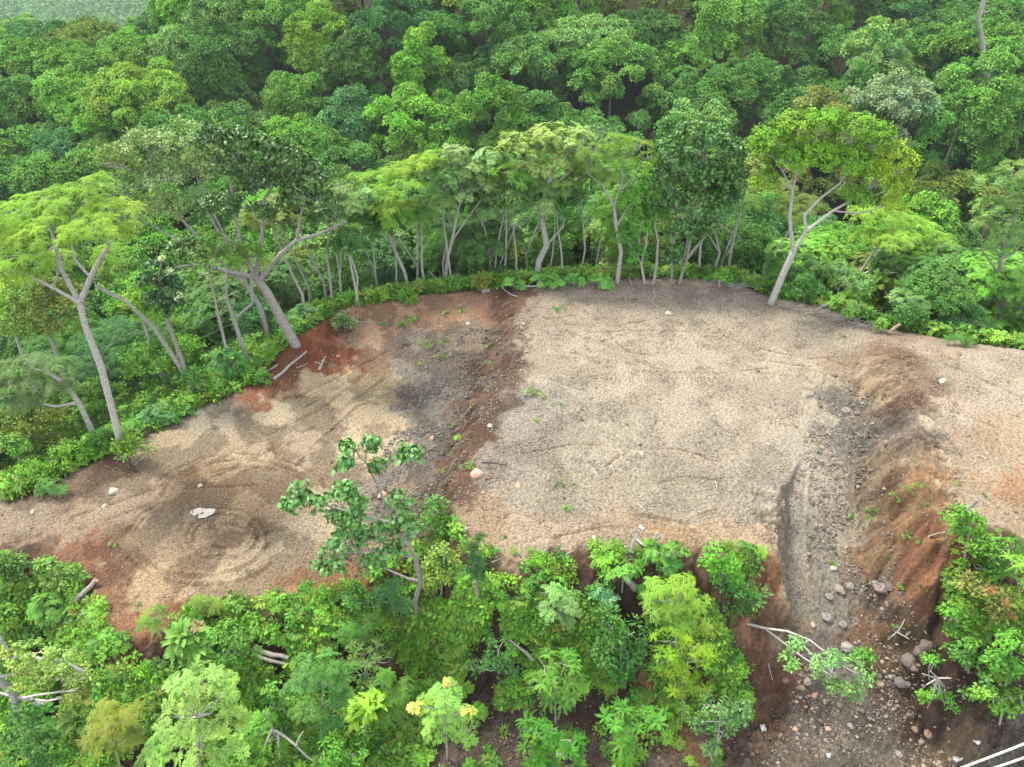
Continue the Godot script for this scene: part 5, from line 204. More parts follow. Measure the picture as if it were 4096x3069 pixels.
const ROCKS := [
[-1.42, -21.19, 0.3, 0.5, 0.34, 0.25, "largest pinkish boulder on the central terrace edge"],
[-5.6, -21.91, 0.27, 0.5, 0.34, 0.25, "pinkish boulder half hidden by the drooping leaves"],
[-3.76, -25.52, 0.16, 0.45, 0.26, 0.15, "orange stone among the dark rubble"],
[-0.99, -24.3, 0.15, 0.56, 0.5, 0.42, "white stone at the central terrace edge"],
[0.23, -20.52, 0.16, 0.5, 0.36, 0.25, "pale orange stone near the largest boulder"],
[8.66, -34.1, 0.2, 0.56, 0.5, 0.42, "white stone at the rear of the central terrace"],
[0.53, -32.58, 0.15, 0.24, 0.22, 0.2, "grey stone by the rear corner"],
[0.61, -33.01, 0.1, 0.56, 0.5, 0.42, "thin white stone by the rear corner"],
[-17.36, -22.23, 0.28, 0.56, 0.5, 0.42, "flat pale slab on the left of the lower terrace"],
[-13.72, -22.61, 0.12, 0.42, 0.4, 0.36, "white stone beside the puddle"],
[-17.35, -21.35, 0.14, 0.56, 0.5, 0.42, "pale stone lower left of the flat slab"],
[-20.24, -21.05, 0.12, 0.56, 0.5, 0.42, "pale stone at the far left of the lower terrace"],
[19.13, -25.55, 0.16, 0.56, 0.5, 0.42, "pale stone on the right terrace"],
[15.52, -28.29, 0.15, 0.24, 0.22, 0.2, "grey stone at the ramp head"],
[15.53, -27.84, 0.16, 0.13, 0.11, 0.1, "dark stone at the ramp head"],
[15.05, -25.17, 0.24, 0.24, 0.22, 0.2, "round grey boulder at the ramp top"],
[15.45, -24.9, 0.16, 0.2, 0.15, 0.11, "brown stone right of the round grey boulder"],
[13.93, -23.12, 0.13, 0.13, 0.11, 0.1, "dark stone on the upper ramp"],
[15.36, -22.07, 0.2, 0.2, 0.15, 0.11, "brown boulder on the upper cut face"],
[15.31, -22.73, 0.16, 0.13, 0.11, 0.1, "dark boulder on the upper cut face"],
[14.94, -23.14, 0.14, 0.13, 0.11, 0.1, "dark boulder at the cut face foot"],
[14.71, -21.39, 0.15, 0.13, 0.11, 0.1, "dark stone under the brown boulder"],
[12.41, -17.96, 0.16, 0.56, 0.5, 0.42, "pale pointed stone in the ramp"],
[12.45, -17.24, 0.24, 0.24, 0.22, 0.2, "grey boulder in the ramp centre"],
[12.02, -17.01, 0.18, 0.24, 0.22, 0.2, "grey boulder next to the ramp centre"],
[12.88, -17.34, 0.2, 0.24, 0.22, 0.2, "rounded grey boulder right in the ramp"],
[11.78, -16.34, 0.26, 0.26, 0.23, 0.22, "purplish boulder lower in the ramp"],
[12.33, -16.12, 0.2, 0.24, 0.22, 0.2, "boulder right of the purplish boulder"],
[12.39, -15.46, 0.28, 0.3, 0.29, 0.28, "big light grey boulder low in the ramp"],
[11.21, -16.12, 0.14, 0.5, 0.34, 0.25, "pinkish stone low in the ramp"],
[13.93, -17.14, 0.3, 0.25, 0.2, 0.19, "purplish rock outcrop in the cut bank"],
[14.18, -17.07, 0.22, 0.13, 0.11, 0.1, "dark knob above the purplish outcrop"],
[14.4, -16.58, 0.2, 0.13, 0.11, 0.1, "dark rock right of the purplish outcrop"],
[13.87, -17.44, 0.18, 0.24, 0.22, 0.2, "grey knob at the outcrop"],
[14.31, -14.75, 0.34, 0.16, 0.13, 0.12, "big dark boulder at the ramp foot"],
[14.55, -14.86, 0.3, 0.15, 0.12, 0.11, "dark slab above the big dark boulder"],
[14.72, -14.93, 0.26, 0.13, 0.1, 0.09, "dark block high by the right bank"],
[14.15, -14.45, 0.3, 0.14, 0.12, 0.11, "dark boulder below the big dark boulder"],
[13.4, -14.71, 0.13, 0.24, 0.22, 0.2, "grey stone right of the hanging branch"],
[13.41, -14.49, 0.16, 0.5, 0.34, 0.25, "reddish stone right of the hanging branch"],
[10.79, -14.61, 0.18, 0.24, 0.22, 0.2, "grey stone below the hanging branch"],
[10.55, -14.46, 0.17, 0.2, 0.15, 0.11, "brown stone below the hanging branch"],
[11.09, -14.33, 0.15, 0.3, 0.18, 0.13, "reddish stone at the foot of the red wall"],
[14.51, -13.37, 0.16, 0.2, 0.15, 0.11, "brown stone at the road edge"],
[15.01, -13.28, 0.18, 0.27, 0.17, 0.13, "reddish block under the right bank"],
[14.75, -13.12, 0.15, 0.24, 0.22, 0.2, "grey stone on the dirt road"],
[13.07, -14.46, 0.13, 0.24, 0.22, 0.2, "small grey stone on the lower ramp"],
[12.87, -14.77, 0.13, 0.13, 0.11, 0.1, "small dark stone on the lower ramp"],
[10.06, -14.7, 0.14, 0.2, 0.15, 0.11, "brown stone against the red wall"],
[11.59, -13.62, 0.13, 0.5, 0.34, 0.25, "pinkish stone on the dirt road"],
[10.33, -13.54, 0.12, 0.5, 0.34, 0.25, "small pinkish stone left on the dirt road"],
[13.82, -12.74, 0.14, 0.24, 0.22, 0.2, "grey stone near the bottom edge"],
[12.63, -13.81, 0.14, 0.13, 0.11, 0.1, "dark stone in the rubble fan"],
[12.3, -13.57, 0.13, 0.24, 0.22, 0.2, "grey stone in the rubble fan"],
[12.0, -14.11, 0.16, 0.13, 0.11, 0.1, "dark block in the rubble fan"],
[11.47, -14.23, 0.14, 0.2, 0.15, 0.11, "brown block in the rubble fan"],
[6.76, -18.34, 0.12, 0.5, 0.34, 0.25, "pinkish stone at the front of the central terrace"],
[3.06, -17.77, 0.16, 0.56, 0.5, 0.42, "pale stone near the driftwood"],
[5.46, -22.49, 0.1, 0.56, 0.5, 0.42, "small pale stone in mid terrace"],
[-3.06, -32.72, 0.12, 0.24, 0.22, 0.2, "grey stone on the upper gravel"],
[-2.5, -34.4, 0.12, 0.56, 0.5, 0.42, "pale stone above the gravel"],
[-9.39, -31.89, 0.12, 0.5, 0.34, 0.25, "pinkish stones heap under the bleached stump"]]
const WOOD := [
["log","rotten brown log on the rim by the pale trunk","log",[0.2,0.15,0.11],0.16,0.1,[[[-17.77,-1.96,-25.88],[-17.47,-2.09,-26.83],[-17.01,-2.11,-27.62]]]],
["log","thin fallen trunk lying below the big leaning tree","log",[0.34,0.32,0.29],0.09,0.06,[[[-12.36,-1.42,-29.84],[-11.71,-1.18,-30.75],[-11.01,-0.97,-31.76]]]],
["log","second fallen pole left of the thin fallen trunk","log",[0.34,0.32,0.29],0.07,0.05,[[[-13.23,-1.47,-30.3],[-12.29,-1.1,-30.7]]]],
["log","grey log on the rear rim at the red soil","log",[0.34,0.32,0.29],0.17,0.15,[[[-1.8,-0.32,-37.22],[-1.36,-0.31,-37.37]]]],
["stump","bleached root stump on the red bank","stump",[0.5,0.48,0.44],0.09,0.03,[[[-10.19,-1.48,-30.83],[-9.83,-0.8,-30.83]],[[-10.16,-1.41,-31.17],[-10.35,-1.0,-30.83]],[[-10.15,-1.35,-31.39],[-9.67,-0.52,-30.63]]]],
["branch","white crooked branch at the corner of the central terrace","branch",[0.5,0.48,0.44],0.05,0.02,[[[-0.82,-0.19,-38.06],[-0.42,-0.17,-37.14],[0.33,0.04,-35.99]]]],
["branch","dry broken branch standing on the rim by the slim white trunk","branch",[0.34,0.32,0.29],0.05,0.02,[[[-4.42,-0.83,-38.26],[-4.61,0.06,-38.26],[-4.99,0.5,-38.26]],[[-4.54,-1.08,-38.74],[-4.19,0.06,-38.26]]]],
["branch","long pale pole lying along the rear rim","branch",[0.5,0.48,0.44],0.05,0.04,[[[0.12,0.03,-37.23],[1.21,0.1,-37.1],[1.98,0.1,-37.21]]]],
["stump","short broken stump beside the wide feathery shrub","stump",[0.5,0.48,0.44],0.08,0.06,[[[1.49,0.06,-37.39],[1.57,0.34,-37.39]]]],
["branch","curved white stick at the rear of the central terrace","stick",[0.5,0.48,0.44],0.03,0.015,[[[8.28,0.02,-36.82],[8.31,0.02,-36.21],[7.85,0.02,-35.29]]]],
["branch","forked dry sticks on the rim before the pale curved trunk","branch",[0.34,0.32,0.29],0.04,0.02,[[[7.1,0.03,-37.33],[6.86,0.55,-37.33]],[[7.15,0.03,-37.44],[7.39,0.61,-37.33]]]],
["post","weathered stub post standing in the right brush","post",[0.34,0.32,0.29],0.09,0.08,[[[12.19,0.06,-37.1],[12.14,0.61,-37.1]]]],
["post","leaning cut post where the terraces meet at the rear","post",[0.4,0.3,0.23],0.09,0.08,[[[19.2,0.81,-30.79],[19.64,1.35,-30.79]]]],
["post","pale leaning post in the creeper mound on the right","post",[0.34,0.32,0.29],0.08,0.07,[[[15.88,1.66,-17.52],[16.11,2.29,-17.52]]]],
["log","thick dark log above the brush heap","log",[0.2,0.15,0.11],0.12,0.1,[[[17.91,0.44,-32.71],[18.91,0.12,-33.49]]]],
["branch","bare branch sticking out of the brush heap","branch",[0.34,0.32,0.29],0.06,0.03,[[[16.53,0.16,-33.79],[16.89,0.7,-33.79],[17.36,0.85,-33.79]],[[17.23,0.26,-34.4],[17.27,0.7,-33.79]]]],
["log","upper log of the pile on the left bank","log",[0.34,0.32,0.29],0.11,0.09,[[[-16.56,-2.45,-16.79],[-16.08,-2.06,-17.04],[-15.67,-1.7,-17.28]]]],
["log","long thin log of the pile on the left bank","log",[0.5,0.48,0.44],0.07,0.05,[[[-17.26,-3.05,-16.53],[-16.46,-2.18,-17.05]]]],
["log","lowest pale log of the pile on the left bank","log",[0.5,0.48,0.44],0.09,0.07,[[[-16.72,-3.37,-16.07],[-16.04,-2.54,-16.57]]]],
["log","dark log under the pile on the left bank","log",[0.2,0.15,0.11],0.1,0.08,[[[-17.35,-3.5,-16.21],[-16.97,-2.89,-16.6]]]],
["log","split grey log of the pile on the left bank","log",[0.34,0.32,0.29],0.07,0.06,[[[-16.95,-3.19,-16.23],[-16.53,-2.46,-16.78]]]],
["log","grey curved log on the bank below the giant-leaved plant","log",[0.34,0.32,0.29],0.1,0.08,[[[-9.36,-2.82,-15.18],[-8.7,-3.06,-15.02],[-8.11,-3.2,-14.98]]]],
["log","second grey log under the curved log","log",[0.34,0.32,0.29],0.08,0.06,[[[-9.39,-2.97,-15.02],[-8.69,-3.21,-14.87],[-8.17,-3.41,-14.86]]]],
["branch","bleached dead branch forking at the bottom of the bank","branch",[0.5,0.48,0.44],0.08,0.02,[[[-8.23,-5.28,-13.07],[-8.31,-4.17,-12.87],[-8.38,-2.95,-12.87]],[[-8.31,-4.17,-12.87],[-8.59,-4.68,-12.57],[-8.94,-5.7,-12.27]],[[-8.31,-4.17,-12.87],[-7.44,-4.55,-12.47],[-6.83,-5.4,-12.27],[-5.61,-4.85,-12.27]],[[-8.11,-4.29,-12.77],[-8.06,-5.04,-12.27]],[[-7.44,-4.55,-12.47],[-7.04,-3.57,-12.47]],[[-6.83,-5.4,-12.27],[-6.44,-4.56,-12.27]]]],
["branch","grey crooked branch stripped bare on the bank","branch",[0.34,0.32,0.29],0.06,0.04,[[[0.74,-2.85,-14.67],[0.16,-2.46,-15.0],[-0.09,-2.34,-15.15]]]],
["driftwood","bleached root wood lying on the terrace lip","driftwood",[0.5,0.48,0.44],0.07,0.03,[[[3.55,-0.11,-16.97],[3.92,-0.03,-17.08],[4.4,0.05,-17.27]],[[3.92,-0.03,-17.08],[3.75,-0.08,-17.01]],[[4.18,0.02,-17.16],[4.01,0.54,-16.97]]]],
["driftwood","upright bleached root snag left of the two on the lip","driftwood",[0.5,0.48,0.44],0.08,0.03,[[[4.29,0.01,-17.15],[4.35,0.69,-17.15],[4.47,1.17,-17.15]],[[4.54,0.06,-17.77],[4.8,0.33,-17.15]],[[4.45,1.05,-17.15],[4.32,1.29,-17.15]]]],
["driftwood","upright bleached root snag right of the two on the lip","driftwood",[0.5,0.48,0.44],0.07,0.03,[[[5.37,0.04,-17.31],[5.11,0.39,-17.31],[5.18,0.87,-17.31]],[[5.2,0.05,-17.61],[5.33,0.75,-17.31]]]],
["stump","grey hollow stump hanging under the lip","stump",[0.34,0.32,0.29],0.14,0.08,[[[4.43,-1.05,-16.38],[4.13,-0.63,-16.38],[3.94,-0.38,-16.38]],[[4.13,-0.63,-16.38],[4.14,-0.25,-16.38]]]],
["branch","white branch on the front lip of the lower terrace","branch",[0.5,0.48,0.44],0.06,0.03,[[[-6.91,-2.25,-16.49],[-6.43,-2.09,-16.78],[-5.89,-1.92,-17.12]]]],
["stump","knobbly brown root on the lower terrace lip","stump",[0.2,0.15,0.11],0.1,0.06,[[[-7.63,-2.13,-16.46],[-7.69,-1.87,-16.46],[-7.83,-1.76,-16.46]]]],
["driftwood","pale root chunk at the central terrace corner","driftwood",[0.5,0.48,0.44],0.07,0.04,[[[-1.81,0.05,-18.06],[-1.69,0.05,-18.29]]]],
["branch","dark stick on the steep edge of the central terrace","branch",[0.13,0.11,0.1],0.04,0.02,[[[-1.26,0.03,-21.92],[-0.78,0.03,-21.92],[-0.34,0.03,-21.8]]]],
["branch","reddish stick near the largest boulder","stick",[0.3,0.12,0.08],0.03,0.02,[[[-1.08,0.02,-20.95],[-0.7,0.02,-21.06]]]],
["root_ball","exposed tangled root ball on the right bank","roots",[0.5,0.48,0.44],0.06,0.02,[[[15.4,-3.62,-14.03],[14.68,-2.61,-13.83],[14.22,-2.7,-13.63]],[[14.68,-2.61,-13.83],[14.98,-3.28,-13.63]],[[14.68,-2.61,-13.83],[15.05,-2.45,-13.73]],[[14.68,-2.61,-13.83],[14.19,-2.03,-13.73]],[[14.68,-2.61,-13.83],[14.66,-3.28,-13.63],[14.77,-4.18,-13.63]],[[15.18,-3.33,-13.83],[15.36,-3.87,-13.63]],[[14.68,-2.61,-13.83],[13.86,-2.01,-13.63]]]],
["branch","white forked branch on the right bank","branch",[0.5,0.48,0.44],0.05,0.02,[[[15.99,0.14,-15.52],[15.72,0.27,-15.79],[15.55,0.38,-16.0]],[[15.72,0.27,-15.79],[15.93,0.44,-15.7]],[[16.22,0.08,-15.37],[16.35,-0.16,-15.16],[16.73,-0.33,-15.0]]]],
["branch","dry uprooted twig lying at the ramp foot","branch",[0.5,0.48,0.44],0.035,0.015,[[[13.88,-3.06,-15.65],[14.13,-2.4,-15.66],[14.23,-2.02,-15.78]],[[14.03,-2.61,-15.67],[14.32,-2.48,-15.27]]]],
["brush_pile","heap of dry brush on the rear rim right of the round-leaved tree","brush",[0.34,0.32,0.29],0.02,0.01,[[[12.01,0.19,-37.08],[11.69,0.18,-37.15]],[[13.31,0.23,-36.56],[12.66,0.47,-36.86]],[[11.67,0.14,-37.34],[11.19,0.38,-37.36]],[[13.13,0.08,-36.83],[13.96,0.19,-37.2]],[[11.8,0.35,-37.37],[12.34,0.37,-37.65]],[[12.18,0.12,-37.18],[12.88,0.19,-37.56]],[[13.01,0.07,-36.67],[13.75,0.37,-36.67]],[[11.88,0.07,-37.27],[12.7,0.39,-37.5]],[[12.18,0.37,-37.12],[11.72,0.31,-37.42]],[[13.1,0.38,-36.66],[12.7,0.45,-36.61]],[[13.29,0.39,-36.73],[13.76,0.31,-37.12]],[[13.14,0.29,-36.83],[12.64,0.16,-37.1]],[[12.65,0.25,-36.84],[13.08,0.21,-36.73]],[[12.11,0.39,-37.04],[11.74,0.38,-37.5]],[[12.68,0.26,-37.03],[12.18,0.43,-37.52]],[[12.16,0.28,-37.24],[11.77,0.07,-37.43]],[[12.34,0.36,-36.98],[13.14,0.16,-37.47]],[[12.55,0.2,-37.03],[12.88,0.3,-36.81]],[[13.33,0.37,-36.63],[12.69,0.14,-37.07]],[[13.16,0.37,-36.82],[13.86,0.41,-36.82]],[[12.55,0.29,-37.0],[13.38,0.46,-37.46]],[[13.3,0.07,-36.71],[12.33,0.44,-37.01]],[[13.14,0.21,-36.78],[14.08,-0.03,-37.11]],[[13.19,0.36,-36.59],[13.8,0.45,-36.66]],[[11.98,0.17,-37.23],[13.15,0.08,-37.39]],[[12.81,0.25,-36.77],[12.54,0.45,-37.21]],[[13.18,0.17,-36.67],[13.56,0.19,-36.55]],[[12.03,0.39,-37.17],[11.41,0.21,-37.04]],[[13.35,0.3,-36.63],[12.6,0.27,-36.41]],[[11.83,0.18,-37.26],[11.35,0.17,-37.09]],[[13.28,0.11,-36.56],[12.54,0.37,-36.68]],[[12.44,0.14,-36.9],[13.24,0.44,-37.27]],[[11.6,0.37,-37.23],[12.44,0.47,-37.28]],[[12.5,0.27,-36.97],[13.28,0.35,-37.19]],[[11.83,0.1,-37.14],[11.06,0.14,-36.91]],[[13.01,0.36,-36.83],[12.67,0.13,-37.04]],[[13.16,0.23,-36.75],[12.17,0.48,-36.62]],[[11.9,0.22,-37.24],[11.01,0.1,-36.98]],[[12.77,0.31,-36.92],[13.66,0.44,-36.89]],[[12.03,0.13,-37.16],[12.68,0.25,-37.25]],[[13.02,0.39,-36.78],[13.69,0.09,-37.28]],[[12.57,0.27,-37.0],[13.32,0.06,-37.39]],[[13.34,0.37,-36.78],[14.24,0.24,-36.69]],[[12.73,0.26,-36.89],[12.52,0.07,-37.29]],[[12.32,0.27,-37.07],[12.93,0.39,-37.39]],[[12.0,0.08,-37.29],[12.6,0.13,-37.3]]]],
["brush_pile","long heap of dry brush along the right rim","brush",[0.34,0.32,0.29],0.02,0.01,[[[15.82,0.11,-34.28],[15.05,0.38,-34.28]],[[17.31,0.38,-32.87],[18.14,0.42,-33.0]],[[18.37,0.83,-31.56],[18.93,0.77,-31.8]],[[15.34,0.06,-34.72],[14.82,0.32,-35.1]],[[15.24,0.05,-34.62],[14.21,0.38,-34.75]],[[18.33,0.86,-31.67],[17.73,0.64,-31.76]],[[17.55,0.5,-32.67],[18.48,0.56,-33.15]],[[16.26,0.36,-34.0],[16.83,0.6,-34.05]],[[18.43,0.93,-31.66],[17.77,1.03,-31.79]],[[16.58,0.43,-33.52],[16.19,0.26,-33.6]],[[17.42,0.5,-32.56],[17.18,0.41,-33.03]],[[18.63,1.0,-31.44],[18.51,0.92,-31.82]],[[16.6,0.48,-33.71],[17.07,0.7,-33.73]],[[17.97,0.63,-32.12],[17.34,0.47,-32.47]],[[15.29,0.38,-34.75],[15.9,0.26,-34.5]],[[17.88,0.66,-31.96],[18.38,0.9,-32.3]],[[15.77,0.09,-34.4],[14.82,0.47,-34.38]],[[16.22,0.34,-33.89],[16.68,0.29,-33.81]],[[15.6,0.09,-34.47],[16.24,0.42,-34.41]],[[18.37,0.97,-31.38],[17.8,1.0,-31.25]],[[16.27,0.35,-33.93],[17.24,0.63,-33.99]],[[15.38,0.11,-34.49],[14.5,0.46,-34.77]],[[17.66,0.76,-32.35],[18.43,0.71,-32.41]],[[16.65,0.48,-33.6],[16.19,0.25,-33.93]],[[16.66,0.52,-33.62],[17.22,0.71,-33.41]],[[15.98,0.43,-34.13],[15.71,0.37,-34.42]],[[16.49,0.49,-33.71],[16.99,0.53,-33.32]],[[16.57,0.42,-33.51],[17.05,0.53,-33.58]],[[15.4,0.11,-34.49],[14.83,0.32,-34.51]],[[17.47,0.38,-32.72],[17.06,0.54,-33.24]],[[16.17,0.3,-34.06],[16.77,0.51,-33.75]],[[17.36,0.56,-32.74],[16.69,0.59,-33.19]],[[16.01,0.13,-34.14],[15.06,0.37,-34.56]],[[17.4,0.68,-32.56],[16.79,0.59,-33.26]],[[15.81,0.29,-34.23],[16.23,0.25,-34.26]],[[17.78,0.78,-32.39],[18.25,0.69,-32.67]],[[18.44,0.74,-31.42],[19.53,0.53,-32.01]],[[17.65,0.54,-32.25],[17.05,0.26,-33.04]],[[16.38,0.29,-33.81],[16.79,0.45,-33.7]],[[17.32,0.34,-32.93],[16.61,0.42,-32.91]],[[17.2,0.33,-33.06],[16.71,0.22,-33.63]],[[16.31,0.4,-33.91],[15.71,0.17,-34.11]],[[17.5,0.59,-32.47],[16.92,0.36,-32.77]],[[18.61,0.93,-31.37],[19.89,0.54,-31.83]],[[18.64,0.91,-31.42],[19.05,0.78,-31.21]],[[15.6,0.37,-34.4],[15.16,0.5,-34.8]],[[15.3,0.35,-34.53],[15.07,0.49,-34.81]],[[16.74,0.36,-33.4],[17.45,0.34,-33.42]],[[15.96,0.22,-34.16],[15.43,0.2,-33.98]],[[16.6,0.18,-33.64],[17.14,0.7,-33.58]],[[16.91,0.37,-33.35],[17.26,0.34,-33.18]],[[15.6,0.21,-34.37],[16.06,0.49,-34.28]],[[16.78,0.25,-33.51],[17.72,0.66,-33.17]],[[16.92,0.55,-33.34],[16.25,0.27,-33.78]],[[15.37,0.27,-34.7],[14.56,0.15,-34.6]],[[17.23,0.44,-33.09],[16.61,0.56,-33.06]],[[16.88,0.54,-33.29],[16.44,0.27,-33.61]],[[17.81,0.74,-32.18],[16.83,0.63,-32.33]],[[16.58,0.44,-33.61],[15.78,0.18,-33.79]],[[17.49,0.64,-32.49],[17.11,0.59,-32.6]],[[15.73,0.14,-34.25],[16.3,0.39,-33.99]],[[16.28,0.15,-33.79],[15.81,0.09,-33.79]],[[17.46,0.41,-32.52],[17.33,0.52,-33.11]],[[16.59,0.38,-33.62],[17.29,0.58,-33.38]],[[16.25,0.46,-33.83],[15.32,0.14,-34.13]],[[16.21,0.25,-33.96],[15.72,0.43,-34.0]],[[17.76,0.79,-32.19],[17.42,0.62,-32.87]],[[17.28,0.46,-33.04],[17.73,0.47,-32.95]],[[15.22,0.25,-34.67],[16.15,0.16,-34.53]],[[17.16,0.61,-32.97],[17.74,0.43,-33.22]],[[18.11,0.6,-31.85],[18.66,0.86,-31.99]],[[17.55,0.55,-32.33],[17.38,0.53,-32.76]],[[17.22,0.34,-32.92],[16.68,0.52,-33.12]],[[18.6,0.96,-31.41],[18.09,0.84,-31.3]],[[15.31,0.31,-34.57],[15.87,0.24,-34.87]],[[17.21,0.44,-33.08],[16.68,0.31,-33.35]],[[15.68,0.32,-34.44],[16.58,0.3,-34.37]],[[17.85,0.67,-31.94],[18.43,0.64,-32.39]],[[15.93,0.3,-34.17],[15.48,0.26,-34.17]],[[16.72,0.28,-33.44],[16.01,0.42,-33.69]],[[18.2,0.72,-31.74],[17.92,0.81,-32.32]],[[16.84,0.35,-33.33],[16.49,0.38,-33.79]],[[18.72,0.94,-31.29],[19.66,0.86,-31.55]],[[18.02,0.7,-31.79],[17.5,0.9,-31.87]],[[15.37,0.15,-34.65],[14.72,0.13,-34.92]],[[18.24,0.61,-31.88],[18.94,1.0,-31.61]],[[18.35,0.71,-31.63],[19.19,0.56,-32.23]],[[16.24,0.14,-33.92],[16.99,0.36,-33.75]],[[15.64,0.27,-34.44],[14.91,0.26,-34.59]],[[17.55,0.74,-32.54],[18.38,0.52,-32.84]],[[16.34,0.29,-33.88],[15.83,0.38,-33.98]],[[18.42,0.84,-31.46],[18.86,0.89,-31.33]],[[17.33,0.36,-32.97],[17.66,0.85,-32.54]],[[16.85,0.45,-33.34],[17.35,0.43,-33.38]],[[16.43,0.45,-33.67],[16.12,0.33,-34.13]],[[15.85,0.28,-34.22],[16.19,0.18,-34.07]],[[17.4,0.52,-32.58],[17.91,0.48,-32.59]],[[18.49,0.83,-31.5],[17.97,0.84,-31.48]],[[18.2,0.83,-31.58],[17.75,0.99,-32.0]],[[16.92,0.29,-33.31],[16.45,0.43,-33.34]],[[16.54,0.25,-33.65],[17.1,0.66,-33.36]],[[15.36,0.15,-34.61],[16.13,0.18,-34.83]],[[15.51,0.34,-34.58],[14.96,0.44,-34.6]],[[15.92,0.39,-34.16],[16.32,0.35,-34.33]],[[17.84,0.66,-31.96],[18.49,0.59,-31.95]],[[15.24,0.28,-34.8],[15.88,0.34,-35.04]],[[17.89,0.8,-32.17],[17.45,0.63,-32.44]],[[18.31,0.72,-31.72],[17.91,0.77,-31.78]],[[16.38,0.27,-33.9],[16.91,0.48,-33.89]],[[18.21,0.71,-31.56],[17.67,0.65,-31.67]]]],
["brush_pile","tangle of dead branches below the pale trunk","brush",[0.34,0.32,0.29],0.02,0.01,[[[-23.42,-6.2,-32.89],[-25.49,-7.62,-34.42]],[[-26.69,-8.26,-34.72],[-38.22,-19.09,-48.43]],[[-25.69,-7.5,-33.92],[-27.21,-8.36,-34.88]],[[-24.86,-6.98,-33.71],[-23.55,-6.08,-32.63]],[[-25.01,-7.31,-33.78],[-26.23,-8.11,-34.65]],[[-24.71,-7.12,-33.61],[-23.25,-6.09,-32.24]],[[-23.09,-6.13,-32.47],[-25.66,-7.73,-34.95]],[[-25.24,-7.27,-33.79],[-30.22,-11.54,-39.37]],[[-26.07,-7.83,-34.07],[-27.49,-8.86,-35.08]],[[-23.34,-6.26,-32.78],[-21.64,-5.04,-31.22]],[[-23.59,-6.43,-33.05],[-24.4,-7.02,-33.53]],[[-26.47,-7.99,-34.37],[-29.32,-10.39,-37.5]],[[-23.87,-6.49,-33.1],[-27.27,-8.91,-36.21]],[[-24.83,-7.04,-33.64],[-23.02,-5.96,-32.31]],[[-25.14,-7.19,-33.79],[-32.71,-13.93,-42.57]],[[-24.59,-7.06,-33.35],[-26.64,-8.17,-35.24]],[[-23.55,-6.45,-32.84],[-25.96,-8.18,-35.44]],[[-25.1,-7.39,-33.67],[-27.64,-8.98,-36.38]],[[-26.67,-8.34,-34.62],[-37.55,-18.5,-47.69]],[[-26.33,-7.9,-34.42],[-24.64,-6.88,-32.73]],[[-26.35,-8.0,-34.55],[-24.13,-6.28,-32.6]],[[-25.92,-7.62,-34.21],[-28.42,-9.52,-36.91]],[[-25.89,-7.71,-34.1],[-28.72,-9.56,-36.19]],[[-26.28,-7.91,-34.29],[-25.67,-7.55,-34.25]],[[-24.05,-6.55,-33.12],[-22.84,-5.83,-32.01]],[[-23.58,-6.53,-33.0],[-25.22,-7.54,-34.7]],[[-23.27,-6.2,-32.77],[-26.29,-7.94,-35.19]],[[-24.16,-6.72,-33.3],[-21.44,-4.69,-30.8]],[[-24.79,-7.1,-33.49],[-22.01,-5.3,-31.16]],[[-24.94,-6.98,-33.54],[-23.74,-6.54,-32.7]],[[-23.5,-6.33,-33.0],[-26.17,-7.95,-35.31]],[[-25.21,-7.43,-33.66],[-28.95,-10.04,-36.95]],[[-23.37,-6.1,-32.64],[-22.02,-5.25,-31.62]],[[-25.83,-7.73,-34.26],[-28.87,-9.89,-36.68]],[[-24.34,-6.78,-33.18],[-26.96,-8.75,-35.75]],[[-26.73,-8.24,-34.59],[-28.32,-9.42,-35.88]],[[-26.09,-7.83,-34.35],[-25.01,-7.29,-33.88]],[[-25.52,-7.33,-33.73],[-27.59,-9.13,-35.74]],[[-23.54,-6.2,-32.88],[-25.41,-7.56,-35.02]],[[-23.78,-6.44,-32.87],[-26.72,-8.24,-35.47]]]],
["stick","short white stick at the left rear of the central terrace","stick",[0.5,0.48,0.44],0.022,0.011,[[[1.31,0.02,-31.07],[1.62,0.02,-31.52]]]],
["stick","thin stick in the middle of the central terrace","stick",[0.5,0.48,0.44],0.022,0.011,[[[3.33,0.02,-21.58],[3.47,0.02,-21.08]]]],
["stick","pale twig left of centre on the central terrace","stick",[0.5,0.48,0.44],0.022,0.011,[[[4.27,0.02,-26.02],[4.62,0.02,-26.3]]]],
["stick","upright pale splinter at the right of the central terrace","stick",[0.5,0.48,0.44],0.022,0.011,[[[8.2,0.02,-20.82],[8.13,0.02,-20.29]]]],
["stick","pale twig on the central terrace right of centre","stick",[0.5,0.48,0.44],0.022,0.011,[[[6.7,0.02,-21.3],[6.95,0.02,-21.58]]]],
["stick","small twig near the front of the central terrace","stick",[0.5,0.48,0.44],0.022,0.011,[[[4.93,0.02,-19.53],[5.15,0.02,-19.16]]]],
["stick","forked grey twig near the broad-leaved weed","stick",[0.5,0.48,0.44],0.022,0.011,[[[1.39,0.02,-20.95],[1.56,0.02,-21.3]]]],
["stick","white curved stick at the round grey boulder","stick",[0.5,0.48,0.44],0.022,0.011,[[[15.17,0.18,-24.72],[14.62,0.17,-24.63]]]],
["stick","tiny white twig at the right rear","stick",[0.5,0.48,0.44],0.022,0.011,[[[10.53,0.02,-31.38],[10.7,0.02,-31.07]]]],
["stick","white twig on the right terrace edge","stick",[0.5,0.48,0.44],0.022,0.011,[[[16.51,1.62,-19.9],[16.88,1.62,-20.43]]]],
["stick","small white twig on the right terrace","stick",[0.5,0.48,0.44],0.022,0.011,[[[18.16,1.62,-20.56],[18.2,1.62,-20.29]]]],
["stick","pale twig in the lower rubble","stick",[0.5,0.48,0.44],0.022,0.011,[[[-4.51,-1.76,-22.1],[-4.03,-1.71,-22.27]]]],
